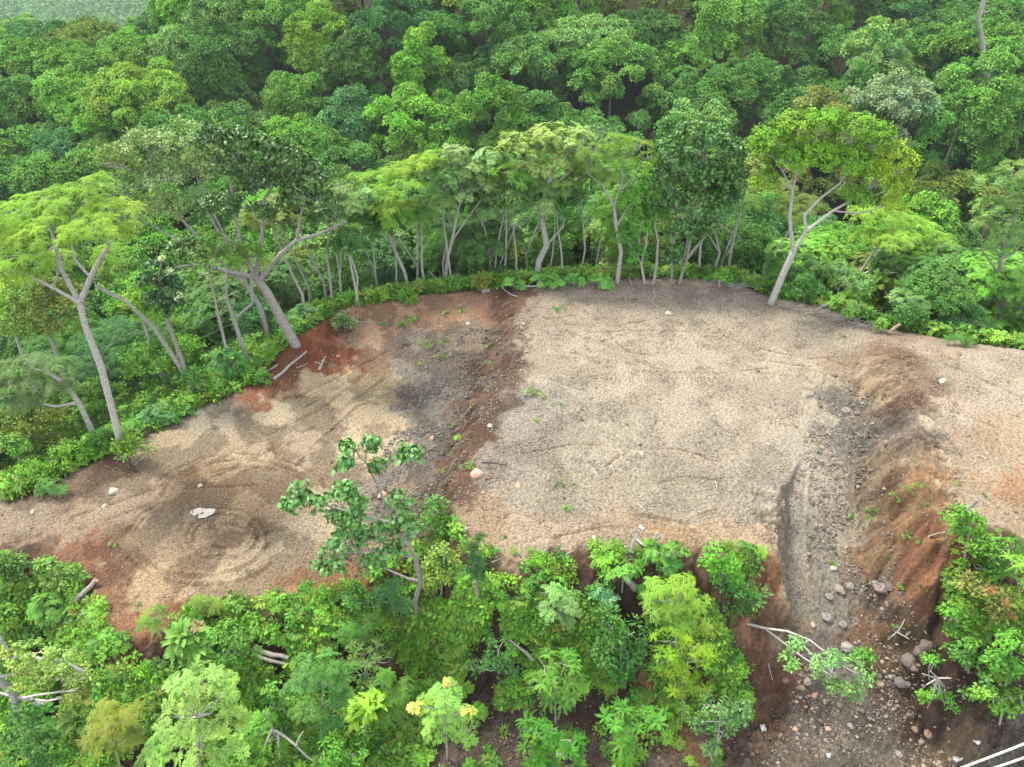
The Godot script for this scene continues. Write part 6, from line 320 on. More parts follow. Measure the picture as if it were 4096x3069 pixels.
["stick","twig on the red bank left","stick",[0.5,0.48,0.44],0.022,0.011,[[[-11.37,-1.33,-30.77],[-10.86,-1.32,-31.19]]]],
["stick","long bare root lying across the upper red soil","stick",[0.5,0.48,0.44],0.022,0.011,[[[-8.81,-0.81,-34.6],[-6.97,-0.89,-34.52]]]],
["stick","dry twigs on the upper gravel","stick",[0.5,0.48,0.44],0.022,0.011,[[[-3.74,-1.08,-33.34],[-3.11,-1.0,-33.59]]]],
["stick","grey twig on the dark rubble","stick",[0.5,0.48,0.44],0.022,0.011,[[[-4.26,-1.36,-31.83],[-3.66,-1.27,-32.22]]]],
["stick","dry twig near the trunk base shrub","stick",[0.5,0.48,0.44],0.022,0.011,[[[-17.19,-1.98,-23.95],[-16.96,-1.98,-24.42]]]],
["stick","pale root on the front lip","stick",[0.5,0.48,0.44],0.022,0.011,[[[1.65,0.01,-16.91],[2.25,0.02,-17.22]]]],
["stick","white root at the left of the front lip","stick",[0.5,0.48,0.44],0.022,0.011,[[[-0.76,-0.26,-16.92],[-0.34,-0.06,-16.97]]]],
["stick","short root on the front lip","stick",[0.5,0.48,0.44],0.022,0.011,[[[1.25,0.02,-17.33],[1.04,0.02,-17.01]]]],
["stick","thin root dangling on the ramp wall","stick",[0.5,0.48,0.44],0.022,0.011,[[[10.77,-1.47,-18.73],[10.88,-1.75,-18.17]]]],
["stick","thin root in the crumbling red corner","stick",[0.5,0.48,0.44],0.022,0.011,[[[8.94,-1.29,-16.2],[9.25,-0.7,-16.56]]]],
["stick","hanging root on the red wall","stick",[0.5,0.48,0.44],0.022,0.011,[[[9.27,-3.25,-15.05],[9.52,-4.02,-14.61]]]],
["stick","root sticking from the red wall","stick",[0.5,0.48,0.44],0.022,0.011,[[[9.87,-3.56,-14.88],[10.26,-3.74,-14.81]]]],
["stick","curved root at the foot of the red wall","stick",[0.5,0.48,0.44],0.022,0.011,[[[10.53,-4.8,-14.17],[10.68,-4.34,-14.44]]]],
["stick","dangling root on the red cut face","stick",[0.5,0.48,0.44],0.022,0.011,[[[14.8,0.46,-18.04],[14.82,0.28,-17.42]]]],
["stick","white root at the right terrace rim","stick",[0.5,0.48,0.44],0.022,0.011,[[[14.96,0.57,-17.39],[15.25,1.07,-17.15]]]],
["stick","curved root on the lower cut face","stick",[0.5,0.48,0.44],0.022,0.011,[[[14.56,-1.82,-15.51],[14.71,-2.0,-15.16]]]]]
const PUDDLE := [-12.99, -21.0]
const CABLES := [["upper white cable crossing the bottom right corner", [11.74, -0.42, -9.5], [13.38, 3.16, -9.0], 0.05, 0.03], ["lower white cable crossing the bottom right corner", [12.17, -0.12, -9.3], [13.41, 2.83, -8.8], 0.05, 0.03], ["upper middle thin wire strung through the left ravine trees", [-30.72, -5.38, -31.5], [-10.31, -0.05, -42.0], 0.25, 0.008], ["lower middle thin wire strung through the left ravine trees", [-31.33, -6.76, -31.5], [-10.45, -1.04, -42.0], 0.25, 0.008], ["lowest thin wire strung through the left ravine trees", [-31.97, -8.19, -31.5], [-10.56, -1.88, -42.0], 0.25, 0.008], ["topmost thin wire strung through the left ravine trees", [-30.05, -3.89, -31.5], [-10.21, 0.75, -42.0], 0.25, 0.008]]
const LITTER := [[4.84, -18.29, 0.22, "crumpled white plastic on the central terrace lip"], [9.22, -13.65, 0.25, "white plastic scrap at the foot of the bank"], [11.32, -12.71, 0.22, "white plastic scrap in the middle of the dirt road"], [15.74, -12.49, 0.3, "white crumpled sheet on the dirt road at the right"], [16.23, -12.68, 0.25, "flat white board scrap under the cables"]]

class MB:
	var v := PackedVector3Array()
	var n := PackedVector3Array()
	var c := PackedColorArray()
	func tri(a: Vector3, b: Vector3, d: Vector3, col: Color) -> void:
		var m := (d - a).cross(b - a).normalized()
		v.append(a); v.append(b); v.append(d)
		n.append(m); n.append(m); n.append(m)
		c.append(col); c.append(col); c.append(col)
	func tri_n(a: Vector3, b: Vector3, d: Vector3, na: Vector3, nb: Vector3, nd: Vector3, col: Color) -> void:
		v.append(a); v.append(b); v.append(d)
		n.append(na); n.append(nb); n.append(nd)
		c.append(col); c.append(col); c.append(col)
	func tube(pts: Array, r0: float, r1: float, sides: int, col: Color, wob := 0.0) -> void:
		var rings := []
		var norms := []
		var k := pts.size()
		for i in k:
			var p: Vector3 = pts[i]
			var t: Vector3 = (pts[mini(i + 1, k - 1)] - pts[maxi(i - 1, 0)])
			t = t.normalized() if t.length() > 1e-6 else Vector3.UP
			var s := t.cross(Vector3(0.31, 0.2, 0.93)).normalized()
			var w := s.cross(t)
			var r := lerpf(r0, r1, float(i) / maxf(1, k - 1)) * (1.0 + wob * sin(i * 2.7 + p.x * 3.0))
			var ring := []
			var nn := []
			for j in sides:
				var a := TAU * j / sides
				var d := s * cos(a) + w * sin(a)
				ring.append(p + d * r)
				nn.append(d)
			rings.append(ring); norms.append(nn)
		for i in k - 1:
			for j in sides:
				var q := (j + 1) % sides
				tri_n(rings[i][j], rings[i + 1][q], rings[i + 1][j], norms[i][j], norms[i + 1][q], norms[i + 1][j], col)
				tri_n(rings[i][j], rings[i][q], rings[i + 1][q], norms[i][j], norms[i][q], norms[i + 1][q], col)
		for e in [0, k - 1]:
			for j in range(1, sides - 1):
				if e != 0:
					tri(rings[e][0], rings[e][j], rings[e][j + 1], col)
				else:
					tri(rings[e][0], rings[e][j + 1], rings[e][j], col)
	func leaf(o: Vector3, dir: Vector3, up: Vector3, L: float, W: float, col: Color, hi := false, curl := 0.2) -> void:
		var s := dir.cross(up)
		s = s.normalized() if s.length() > 1e-4 else dir.cross(Vector3(0.6, 0.1, 0.7)).normalized()
		var m := s.cross(dir).normalized()
		var tip := o + dir * L - m * curl * L
		if hi:
			var mid := o + dir * L * 0.5 - m * curl * L * 0.22
			var l1 := o + dir * L * 0.25 + s * W * 0.42 + m * W * 0.1
			var l2 := o + dir * L * 0.62 + s * W * 0.44 + m * W * 0.06 - m * curl * L * 0.35
			var r1 := o + dir * L * 0.25 - s * W * 0.42 + m * W * 0.1
			var r2 := o + dir * L * 0.62 - s * W * 0.44 + m * W * 0.06 - m * curl * L * 0.35
			tri(o, l1, mid, col); tri(l1, l2, mid, col); tri(l2, tip, mid, col)
			tri(o, mid, r1, col); tri(r1, mid, r2, col); tri(r2, mid, tip, col)
		else:
			var l := o + dir * L * 0.45 + s * W * 0.5 + m * W * 0.15
			var r := o + dir * L * 0.45 - s * W * 0.5 + m * W * 0.15
			tri(o, l, tip, col); tri(o, tip, r, col)
	func mesh() -> ArrayMesh:
		var a := []
		a.resize(Mesh.ARRAY_MAX)
		a[Mesh.ARRAY_VERTEX] = v
		a[Mesh.ARRAY_NORMAL] = n
		a[Mesh.ARRAY_COLOR] = c
		var am := ArrayMesh.new()
		am.add_surface_from_arrays(Mesh.PRIMITIVE_TRIANGLES, a)
		return am

# ---------------------------------------------------------------- helpers
func numbered(called: String) -> String:
	if not taken.has(called):
		taken[called] = 0
		return called
	taken[called] += 1
	return "%s_%03d" % [called, taken[called]]

func meta(o: Node, label: String, category := "", group := "", kind := "") -> void:
	if label: o.set_meta("label", label)
	if category: o.set_meta("category", category)
	if group: o.set_meta("group", group)
	if kind: o.set_meta("kind", kind)

func part(called: String, mesh: Mesh, m: Material, parent: Node) -> MeshInstance3D:
	var o := MeshInstance3D.new()
	o.mesh = mesh
	o.material_override = m
	o.name = called
	parent.add_child(o, true)
	return o

func thing(called: String, label: String, category: String, at: Vector3, group := "") -> Node3D:
	var o := Node3D.new()
	o.name = numbered(called)
	add_child(o)
	o.position = at
	meta(o, label, category, group)
	return o

func scatter(called: String, mesh: Mesh, m: Material, where: Array, tint: PackedColorArray, parent: Node) -> MultiMeshInstance3D:
	var mm := MultiMesh.new()
	mm.transform_format = MultiMesh.TRANSFORM_3D
	mm.use_colors = true
	mm.mesh = mesh
	mm.instance_count = where.size()
	for i in where.size():
		mm.set_instance_transform(i, where[i])
		mm.set_instance_color(i, tint[i])
	var o := MultiMeshInstance3D.new()
	o.multimesh = mm
	o.material_override = m
	o.name = called
	parent.add_child(o, true)
	return o

func rv() -> Vector3:
	var z := rng.randf_range(-1, 1)
	var a := rng.randf() * TAU
	var q := sqrt(1.0 - z * z)
	return Vector3(q * cos(a), z, q * sin(a))

func ordinal(i: int) -> String:
	var u := ["", "first", "second", "third", "fourth", "fifth", "sixth", "seventh", "eighth", "ninth", "tenth", "eleventh", "twelfth", "thirteenth", "fourteenth", "fifteenth", "sixteenth", "seventeenth", "eighteenth", "nineteenth", "twentieth"]
	if i <= 20: return u[i]
	if i == 30: return "thirtieth"
	if i == 40: return "fortieth"
	return ["", "", "twenty-", "thirty-", "forty-", "fifty-", "sixty-"][i / 10] + u[i % 10]

func at_up(pos: Vector3, up: Vector3, spin: float, s: float) -> Transform3D:
	var x := up.cross(Vector3(0.42, 0.13, 0.9))
	x = x.normalized() if x.length() > 1e-3 else Vector3.RIGHT
	var z := x.cross(up)
	var b := Basis(x, up, z) * Basis(UPV, spin)
	return Transform3D(b.scaled(Vector3(s, s, s)) if false else Basis(b.x * s, b.y * s, b.z * s), pos)

# ---------------------------------------------------------------- terrain height
func look(t: Array, q: float) -> float:
	if q <= t[0]: return t[1]
	var i := 2
	while i < t.size():
		if q <= t[i]:
			var a: float = t[i - 2]
			var va: float = t[i - 1]
			return va + (t[i + 1] - va) * (q - a) / (t[i] - a)
		i += 2
	return t[t.size() - 1]

func smax(a: float, b: float, k: float) -> float:
	var h := maxf(0.0, k - absf(a - b)) / k
	return maxf(a, b) + h * h * k * 0.25

func far_d(x: float, z: float) -> float:
	var best := 1e12
	var sg := 1.0
	for i in FAR.size() - 1:
		var a := FAR[i]
		var e := FAR[i + 1] - a
		var p := Vector2(x, z) - a
		var t := clampf(p.dot(e) / e.length_squared(), 0, 1)
		var q := p - e * t
		var d := q.length_squared()
		if d < best:
			best = d
			sg = 1.0 if e.cross(q) < 0 else -1.0
	return sg * sqrt(best)

func hill(x: float, z: float) -> float:
	var D := -z
	var cap := -8.0 + 48.0 * smoothstep(-0.44, -0.3, x / maxf(D, 1)) - 0.25 * maxf(0, D - 140)
	return maxf(minf(-24.0 + 0.466 * maxf(0, D - 75), cap), -75.0)

func height(x: float, z: float) -> float:
	var h := 0.0
	var cl := look(T_CL, z)
	if x < cl:
		var hl := look(T_LV, z)
		var d := cl - x + n_mid.get_noise_2d(x * 2.0, z * 2.0) * 0.35
		var d1 := -0.85 * hl
		h = -d1 * smoothstep(-0.15, 1.5, d) if d < 1.5 else -d1 - (-hl - d1) * smoothstep(1.5, 4.6, d)
	else:
		var xc := (look(T_XL, z) + look(T_XR, z)) * 0.5
		if x > xc - 1.5:
			h = look(T_RV, z) * smoothstep(xc - 1.5, xc + 1.0, x)
	if z > -20.5 and x < 60:
		var q := z - look(T_ZF, x) + n_mid.get_noise_2d(x * 1.6 + 40, z) * 0.5
		if q > 0:
			var s := 1.0 if x < -6 else (1.75 if x > -2 else 1.0 + 0.75 * (x + 6) / 4.0)
			h = smax(h - s * (sqrt(q * q + 0.09) - 0.3), -5.6, 0.5)
	if z > -33 and x > 5:
		var w := n_mid.get_noise_2d(x * 2.2, z * 2.2 + 90) * 0.45
		var xl := look(T_XL, z) + w * 0.6
		var xr := look(T_XR, z) + w
		var c := look(T_HR, z)
		if x < xl: c += 2.5 * (xl - x)
		elif x > xr: c += look(T_SR, z) * (x - xr)
		h = -smax(-h, -c, 0.25)
	if z < -1:
		var d := far_d(x, z)
		if d > -2:
			var w := exp(-((x + 11.2) * (x + 11.2) + (z + 32.4) * (z + 32.4)) / 9.0)
			h += 0.7 * w * exp(-(d - 0.2) * (d - 0.2) / 1.2)
		if d > 0: h -= 0.64 * (sqrt(d * d + 1.44) - 1.2)
		if d > 15: h = smax(h, hill(x, z), 4.0)
	return h

func ground(x: float, z: float) -> Vector3:
	return Vector3(x, height(x, z), z)

# ---------------------------------------------------------------- materials and leaves
func noise_tex(freq: float, lo: Color, hi: Color, seed_no: int, bump := false) -> NoiseTexture2D:
	var f := FastNoiseLite.new()
	f.noise_type = FastNoiseLite.TYPE_SIMPLEX_SMOOTH
	f.frequency = freq
	f.seed = seed_no
	f.fractal_octaves = 5
	var t := NoiseTexture2D.new()
	t.width = 512
	t.height = 512
	t.seamless = true
	t.noise = f
	if bump:
		t.as_normal_map = true
		t.bump_strength = 6.0
	else:
		var g := Gradient.new()
		g.set_color(0, lo)
		g.set_color(1, hi)
		t.color_ramp = g
	return t

func leaf_mat(called: String, rough: float, back: Color, spec := 0.5) -> void:
	var m := StandardMaterial3D.new()
	m.resource_name = called
	m.vertex_color_use_as_albedo = true
	m.roughness = rough
	m.metallic_specular = spec
	m.cull_mode = BaseMaterial3D.CULL_DISABLED
	m.backlight_enabled = true
	m.backlight = back
	mat[called] = m

func lin(r: float, g: float, b: float) -> Color:
	return Color(r, g, b).linear_to_srgb()

func make_materials() -> void:
	leaf_mat("leaf", 0.6, Color(0.45, 0.5, 0.22), 0.32)
	leaf_mat("leaf_glossy", 0.42, Color(0.4, 0.45, 0.2), 0.45)
	leaf_mat("leaf_thin", 0.6, Color(0.65, 0.7, 0.3), 0.32)
	var b := StandardMaterial3D.new()
	b.resource_name = "bark"
	b.vertex_color_use_as_albedo = true
	b.roughness = 0.9
	b.albedo_texture = noise_tex(0.025, Color(0.55, 0.54, 0.52), Color(1, 1, 1), 5)
	b.uv1_triplanar = true
	b.uv1_world_triplanar = true
	b.uv1_scale = Vector3(1.4, 0.5, 1.4)
	b.normal_enabled = true
	b.normal_texture = noise_tex(0.03, Color.BLACK, Color.WHITE, 8, true)
	b.normal_scale = 0.8
	mat.bark = b
	var g := StandardMaterial3D.new()
	g.resource_name = "earth"
	g.vertex_color_use_as_albedo = true
	g.roughness = 0.95
	g.metallic_specular = 0.3
	g.albedo_texture = noise_tex(0.045, Color(0.55, 0.54, 0.53), Color(1, 1, 1), 3)
	var gr: Gradient = g.albedo_texture.color_ramp
	gr.add_point(0.38, Color(0.82, 0.81, 0.8))
	gr.add_point(0.6, Color(0.95, 0.95, 0.94))
	g.uv1_triplanar = true
	g.uv1_world_triplanar = true
	g.uv1_scale = Vector3(0.29, 0.29, 0.29)
	g.detail_enabled = true
	g.detail_blend_mode = BaseMaterial3D.BLEND_MODE_MUL
	g.detail_uv_layer = BaseMaterial3D.DETAIL_UV_2
	g.detail_albedo = noise_tex(0.03, Color(0.72, 0.71, 0.7), Color(1, 1, 1), 15)
	g.uv2_triplanar = true
	g.uv2_world_triplanar = true
	g.uv2_scale = Vector3(1.07, 1.07, 1.07)
	g.normal_enabled = true
	g.normal_texture = noise_tex(0.06, Color.BLACK, Color.WHITE, 4, true)
	g.normal_scale = 0.7
	mat.earth = g
	var s := StandardMaterial3D.new()
	s.resource_name = "stone"
	s.vertex_color_use_as_albedo = true
	s.roughness = 0.9
	s.albedo_texture = noise_tex(0.03, Color(0.6, 0.58, 0.56), Color(1, 1, 1), 11)
	s.uv1_triplanar = true
	s.uv1_world_triplanar = true
	s.uv1_scale = Vector3(2, 2, 2)
	mat.stone = s
	var w := StandardMaterial3D.new()
	w.resource_name = "water"
	w.albedo_color = lin(0.28, 0.235, 0.19)
	w.roughness = 0.05
	w.metallic_specular = 0.7
	mat.water = w
	var c := StandardMaterial3D.new()
	c.resource_name = "cable"
	c.albedo_color = lin(0.62, 0.62, 0.6)
	c.roughness = 0.5
	mat.cable = c
	var wi := StandardMaterial3D.new()
	wi.resource_name = "wire"
	wi.albedo_color = lin(0.2, 0.2, 0.2)
	wi.roughness = 0.6
	mat.wire = wi
	var p := StandardMaterial3D.new()
	p.resource_name = "plastic"
	p.albedo_color = lin(0.32, 0.32, 0.31)
	p.roughness = 0.4
	mat.plastic = p

func lc(k := 0.22) -> Color:
	var q := rng.randf_range(1.0 - k, 1.0 + k)
	return Color(q * rng.randf_range(0.93, 1.07), q, q * rng.randf_range(0.9, 1.1))

func make_sprigs() -> void:
	# every sprig has about unit radius and grows along +y
	var tw := Color(1.5, 1.1, 0.9)
	for kind in ["broad", "small", "droop"]:
		var mb := MB.new()
		var n: int = {"broad": 24, "small": 34, "droop": 15}[kind]
		for i in n:
			var t := float(i) / n
			var a := i * 2.4 + rng.randf() * 0.5
			var o := Vector3(cos(a) * 0.12, -0.35 + t * 0.9, sin(a) * 0.12)
			var el := lerpf(-0.15, 1.1, t) + rng.randf_range(-0.3, 0.3)
			var L := rng.randf_range(0.36, 0.6)
			var W := L * rng.randf_range(0.45, 0.6)
			var curl := rng.randf_range(0.1, 0.4)
			if kind == "broad":
				var rr := rng.randf() * 0.6
				a = rng.randf() * TAU
				o = Vector3(cos(a) * rr, rng.randf_range(-0.45, 0.55) - rr * 0.3, sin(a) * rr)
				el = rng.randf_range(-0.5, 1.0)
				a += rng.randf_range(-0.9, 0.9)
			if kind == "small":
				L = rng.randf_range(0.3, 0.48); W = L * 0.5
				o = Vector3(cos(a), 0, sin(a)) * rng.randf_range(0.05, 0.6) + Vector3(0, rng.randf_range(-0.3, 0.5), 0)
			elif kind == "droop":
				L = rng.randf_range(0.5, 0.7); W = L * 0.72
				o = Vector3(cos(a), 0, sin(a)) * rng.randf_range(0.1, 0.5) + Vector3(0, rng.randf_range(-0.3, 0.4), 0)
				el = rng.randf_range(-1.2, -0.1); curl = 0.3
			var d := Vector3(cos(a) * cos(el), sin(el), sin(a) * cos(el))
			mb.leaf(o, d, (UPV + rv() * 0.4).normalized(), L, W, lc(), kind != "small", curl)
		mb.tube([Vector3(0, -0.8, 0), Vector3(0.03, -0.1, 0.02), Vector3(0, 0.5, 0)], 0.03, 0.015, 3, tw)
		sprig[kind] = mb.mesh()
	for kind in ["frond", "fern", "feather"]:
		var mb := MB.new()
		var nf: int = {"frond": 7, "fern": 13, "feather": 8}[kind]
		var pairs: int = {"frond": 6, "fern": 12, "feather": 9}[kind]
		for f in nf:
			var a := TAU * f / nf + rng.randf_range(-0.3, 0.3)
			var el: float = rng.randf_range(0.1, 0.9)
			if kind == "feather": el = rng.randf_range(-0.1, 0.5)
			if kind == "fern": el = rng.randf_range(-0.1, 1.3)
			var rachis := []
			var len := rng.randf_range(0.8, 1.1)
			for q in pairs + 1:
				var t := float(q) / pairs
				var r := t * len
				rachis.append(Vector3(cos(a) * r * cos(el), r * sin(el) - t * t * 0.4 * len, sin(a) * r * cos(el)))
			if kind != "feather":
				mb.tube([rachis[0], rachis[pairs / 2], rachis[pairs]], 0.016, 0.008, 3, tw)
			var col := lc(0.16)
			for q in range(1, pairs + 1):
				var fwd: Vector3 = (rachis[q] - rachis[q - 1]).normalized()
				var side := fwd.cross(UPV).normalized()
				var t := float(q) / pairs
				var L: float = {"frond": 0.34, "fern": 0.12, "feather": 0.22}[kind] * (1.0 - 0.5 * absf(t - 0.45))
				var W: float = L * {"frond": 0.42, "fern": 0.5, "feather": 0.45}[kind]
				for sg in [-1, 1]:
					var d: Vector3 = (side * sg + fwd * 0.45 - UPV * 0.12 + rv() * 0.12).normalized()
					mb.leaf(rachis[q], d, UPV, L, W, Color(col.r * rng.randf_range(0.9, 1.1), col.g * rng.randf_range(0.92, 1.08), col.b), kind == "frond", 0.12)
		sprig[kind] = mb.mesh()
	# clump for trees on the far slope, and a hanging curtain of creepers
	for kind in ["clump", "curtain"]:
		var mb := MB.new()
		for i in 34:
			var d := rv()
			if kind == "clump":
				d.y = absf(d.y) * 0.9 - 0.15
				var o := d * Vector3(0.9, 0.6, 0.9) * rng.randf_range(0.45, 1.0)
				var dir := (d + rv() * 0.7 - UPV * 0.25).normalized()
				mb.leaf(o, dir, (UPV + rv() * 0.5).normalized(), rng.randf_range(0.4, 0.65), rng.randf_range(0.24, 0.36), lc(0.22))
			else:
				var o := Vector3(rng.randf_range(-0.4, 0.4), rng.randf_range(-1.3, 0.6), rng.randf_range(-0.3, 0.3))
				var dir := (Vector3(rng.randf_range(-0.6, 0.6), -0.8, rng.randf_range(-0.6, 0.6))).normalized()
				mb.leaf(o, dir, rv(), rng.randf_range(0.3, 0.45), rng.randf_range(0.18, 0.26), lc(0.3))
		sprig[kind] = mb.mesh()
	# one rosette of very large leaves
	var big := MB.new()
	for i in 9:
		var a := i * 2.4
		var el := lerpf(0.05, 1.0, i / 9.0)
		var d := Vector3(cos(a) * cos(el), sin(el), sin(a) * cos(el))
		big.leaf(d * 0.12, d, UPV, rng.randf_range(0.75, 0.95), rng.randf_range(0.36, 0.46), lc(0.15), true, 0.3)
	sprig.rosette = big.mesh()
	for k in sprig: print(k, " ", sprig[k].surface_get_array_len(0) / 3)

# kind: [sprig, material, smallest, largest, share of upward lean, density, bark colour]
var KIND := {
	"yellow_feather": ["feather", "leaf_thin", 0.24, 0.4, 1.4, 0.85, Color(0.56, 0.55, 0.53)],
	"feather": ["feather", "leaf_thin", 0.22, 0.36, 0.9, 0.8, Color(0.48, 0.47, 0.45)],
	"small": ["small", "leaf", 0.36, 0.55, 0.6, 1.0, Color(0.42, 0.41, 0.39)],
	"broad": ["broad", "leaf", 0.2, 0.34, 0.5, 0.85, Color(0.52, 0.51, 0.49)],
	"droop": ["droop", "leaf_glossy", 0.3, 0.44, 0.5, 0.85, Color(0.36, 0.34, 0.32)],
	"frond": ["frond", "leaf", 0.24, 0.4, 0.8, 0.75, Color(0.46, 0.45, 0.43)],
	"fern": ["fern", "leaf_thin", 0.34, 0.56, 0.8, 0.9, Color(0.42, 0.41, 0.39)],
	"lace": ["fern", "leaf_thin", 0.22, 0.36, 0.8, 0.7, Color(0.36, 0.34, 0.32)],
	"rosette": ["rosette", "leaf", 0.5, 0.7, 1.0, 0.5, Color(0.42, 0.41, 0.39)],
	"weed": ["broad", "leaf", 0.08, 0.15, 1.0, 0.5, Color(0.2, 0.2, 0.12)],
	"weed_frond": ["frond", "leaf", 0.1, 0.18, 1.0, 0.5, Color(0.2, 0.2, 0.12)],
	"clump": ["clump", "leaf", 0.5, 0.85, 0.8, 0.9, Color(0.24, 0.2, 0.17)],
}

# lobes: [centre, radii, tint] relative to the base; stems: [[points], r0, r1]
func plant(o: Node3D, kind: String, col: Color, stems: Array, lobes: Array, dens := 1.0, twigs := 4, jitter := 0.16) -> void:
	var k: Array = KIND[kind]
	var bark: Color = k[6]
	var mb := MB.new()
	for s in stems:
		mb.tube(s[0], s[1], s[2], 8 if s[1] > 0.12 else 6, bark, 0.08)
	var where := []
	var tint := PackedColorArray()
	var world := o.position
	for lb in lobes:
		var c: Vector3 = lb[0]
		var r: Vector3 = lb[1]
		var lt: Color = col * (lb[2] if lb.size() > 2 else 1.0) if not (lb.size() > 2 and lb[2] is Color) else lb[2]
		lt = Color(lt.r, lt.g * 1.02, lt.b * 0.68) * (1.22 if kind == "clump" else 1.0)
		# the limb that carries this lobe leaves the closest stem point below it
		if twigs > 0 and stems.size():
			var best := 1e9
			var from := Vector3.ZERO
			var fr := 0.03
			for s in stems:
				for i in s[0].size():
					var q: Vector3 = s[0][i]
					var dd := q.distance_to(c) + (3.0 if q.y > c.y + 0.3 else 0.0) + (0.5 if i == 0 else 0.0)
					if dd < best:
						best = dd
						from = q
						fr = lerpf(s[1], s[2], float(i) / maxf(1, s[0].size() - 1))
			var bend := rv() * 0.12 * from.distance_to(c)
			var lim := [from, from.lerp(c, 0.35) + bend + Vector3(0, -0.05, 0), from.lerp(c, 0.7) + bend * 0.7, c]
			var lr := minf(fr * 0.75, 0.035 + 0.03 * from.distance_to(c))
			mb.tube(lim, lr, 0.02, 5, bark)
			for t in twigs:
				var e := c + rv() * r * 0.85
				if e.y < c.y - r.y * 0.2: e.y = c.y + r.y * 0.3
				mb.tube([from.lerp(c, rng.randf_range(0.6, 1.0)) + bend * 0.4, c.lerp(e, 0.5) + rv() * 0.1, e], 0.022, 0.008, 3, bark)
		var fit := 1.0
		if lb.size() > 2 and lb[2] is Color: fit = clampf(r.x / k[3], 0.35, 1.0)
		var sm: float = (k[2] + k[3]) * 0.5 * fit
		var area := 4.0 * PI * (r.x * r.y + r.y * r.z + r.x * r.z) / 3.0
		var n := int(maxf(5, dens * k[5] * area * 0.62 / (sm * sm)))
		var hue := Color(lt.r * rng.randf_range(0.88, 1.12), lt.g * rng.randf_range(0.93, 1.07), lt.b * rng.randf_range(0.85, 1.15))
		if fit < 1.0: n = mini(n, 5)
		for i in n:
			var d := rv()
			if d.y < -0.4: d.y = -d.y
			var p := c + d * r * lerpf(0.5, 1.04, sqrt(rng.randf()))
			var up: Vector3 = (d * 0.8 + UPV * k[4] + rv() * 0.45).normalized()
			var s := rng.randf_range(k[2], k[3]) * fit
			if kind == "clump" and d.y < 0.15 and rng.randf() < 0.35: up = (d * Vector3(1, 0.2, 1) + UPV * 0.2).normalized()
			where.append(at_up(p, up, rng.randf() * TAU, s))
			var q := rng.randf_range(1.0 - jitter, 1.0 + jitter)
			tint.append(Color(hue.r * q * rng.randf_range(0.93, 1.07), hue.g * q, hue.b * q))
	if stems.size():
		part("trunk", mb.mesh(), mat.bark, o)
	total += where.size()
	scatter("crown", sprig[k[0]], mat[k[1]], where, tint, o).set_meta("kind", "stuff")

# ---------------------------------------------------------------- the build
func _ready() -> void:
	rng.seed = 20240611
	for i in T_FAR.size() / 2: FAR.append(Vector2(T_FAR[i * 2], T_FAR[i * 2 + 1]))
	for a in [[n_big, 0.09, 1], [n_mid, 0.35, 2], [n_fine, 1.6, 3]]:
		a[0].noise_type = FastNoiseLite.TYPE_SIMPLEX_SMOOTH
		a[0].frequency = a[1]
		a[0].seed = a[2]
		a[0].fractal_octaves = 3
	set_view()
	make_materials()
	make_sprigs()
	var t0 := Time.get_ticks_msec()
	build_ground()
	print("ground ", Time.get_ticks_msec() - t0)
	build_hillside()
	build_slope_trees()
	build_rim_trees()
	print("far trees ", Time.get_ticks_msec() - t0)
	build_placed_plants()
	build_cover()
	print("plants ", Time.get_ticks_msec() - t0)
	build_stones()
	build_wood()
	build_small()
	print("instances ", total)
	print("done ", Time.get_ticks_msec() - t0)

func set_view() -> void:
	var cam := Camera3D.new()
	cam.name = "camera"
	add_child(cam)
	cam.position = Vector3(0, 20, 0)
	cam.rotation_degrees = Vector3(-36, 0, 0)
	cam.fov = 2.0 * rad_to_deg(atan(828.5 / 1533.0))
	cam.near = 0.1
	cam.far = 6000
	cam.current = true
	var sm := ProceduralSkyMaterial.new()
	sm.sky_top_color = Color(0.93, 0.95, 0.98)
	sm.sky_horizon_color = Color(0.96, 0.96, 0.96)
	sm.sky_curve = 0.2
	sm.ground_bottom_color = Color(0.2, 0.24, 0.16)
	sm.ground_horizon_color = Color(0.6, 0.64, 0.62)
	sm.sun_angle_max = 60.0
	sm.sky_energy_multiplier = 1.0
	var sky := Sky.new()
	sky.sky_material = sm
	var e := Environment.new()
	e.background_mode = Environment.BG_SKY
	e.sky = sky
	e.background_energy_multiplier = 0.5
	e.tonemap_mode = Environment.TONE_MAPPER_LINEAR
	e.tonemap_exposure = 5.9
	e.fog_enabled = true
	e.fog_density = 0.00016
	e.fog_light_color = Color(0.86, 0.92, 0.97)
	e.sdfgi_enabled = true
	e.ssao_enabled = true
	e.ssil_enabled = true
	var we := WorldEnvironment.new()
	we.name = "world"
	we.environment = e
	add_child(we)
	var sun := DirectionalLight3D.new()
	sun.name = "sun"
	sun.light_color = Color(1.0, 0.97, 0.9)
	sun.light_energy = 0.5
	sun.light_angular_distance = 11.0
	sun.shadow_enabled = true
	add_child(sun)
	sun.look_at_from_position(Vector3(-0.42, 0.9, -0.3), Vector3.ZERO)

func axis(lo: float, hi: float, step: float, out: float) -> PackedFloat32Array:
	var a := PackedFloat32Array()
	var tail := []
	var p := lo
	var s := step
	while p > -out:
		s *= 1.13
		p -= s
		tail.append(p)
	tail.reverse()
	for q in tail: a.append(q)
	p = lo
	while p <= hi:
		a.append(p)
		p += step
	s = step
	while p < out:
		s *= 1.13
		p += s
		a.append(p)
	return a

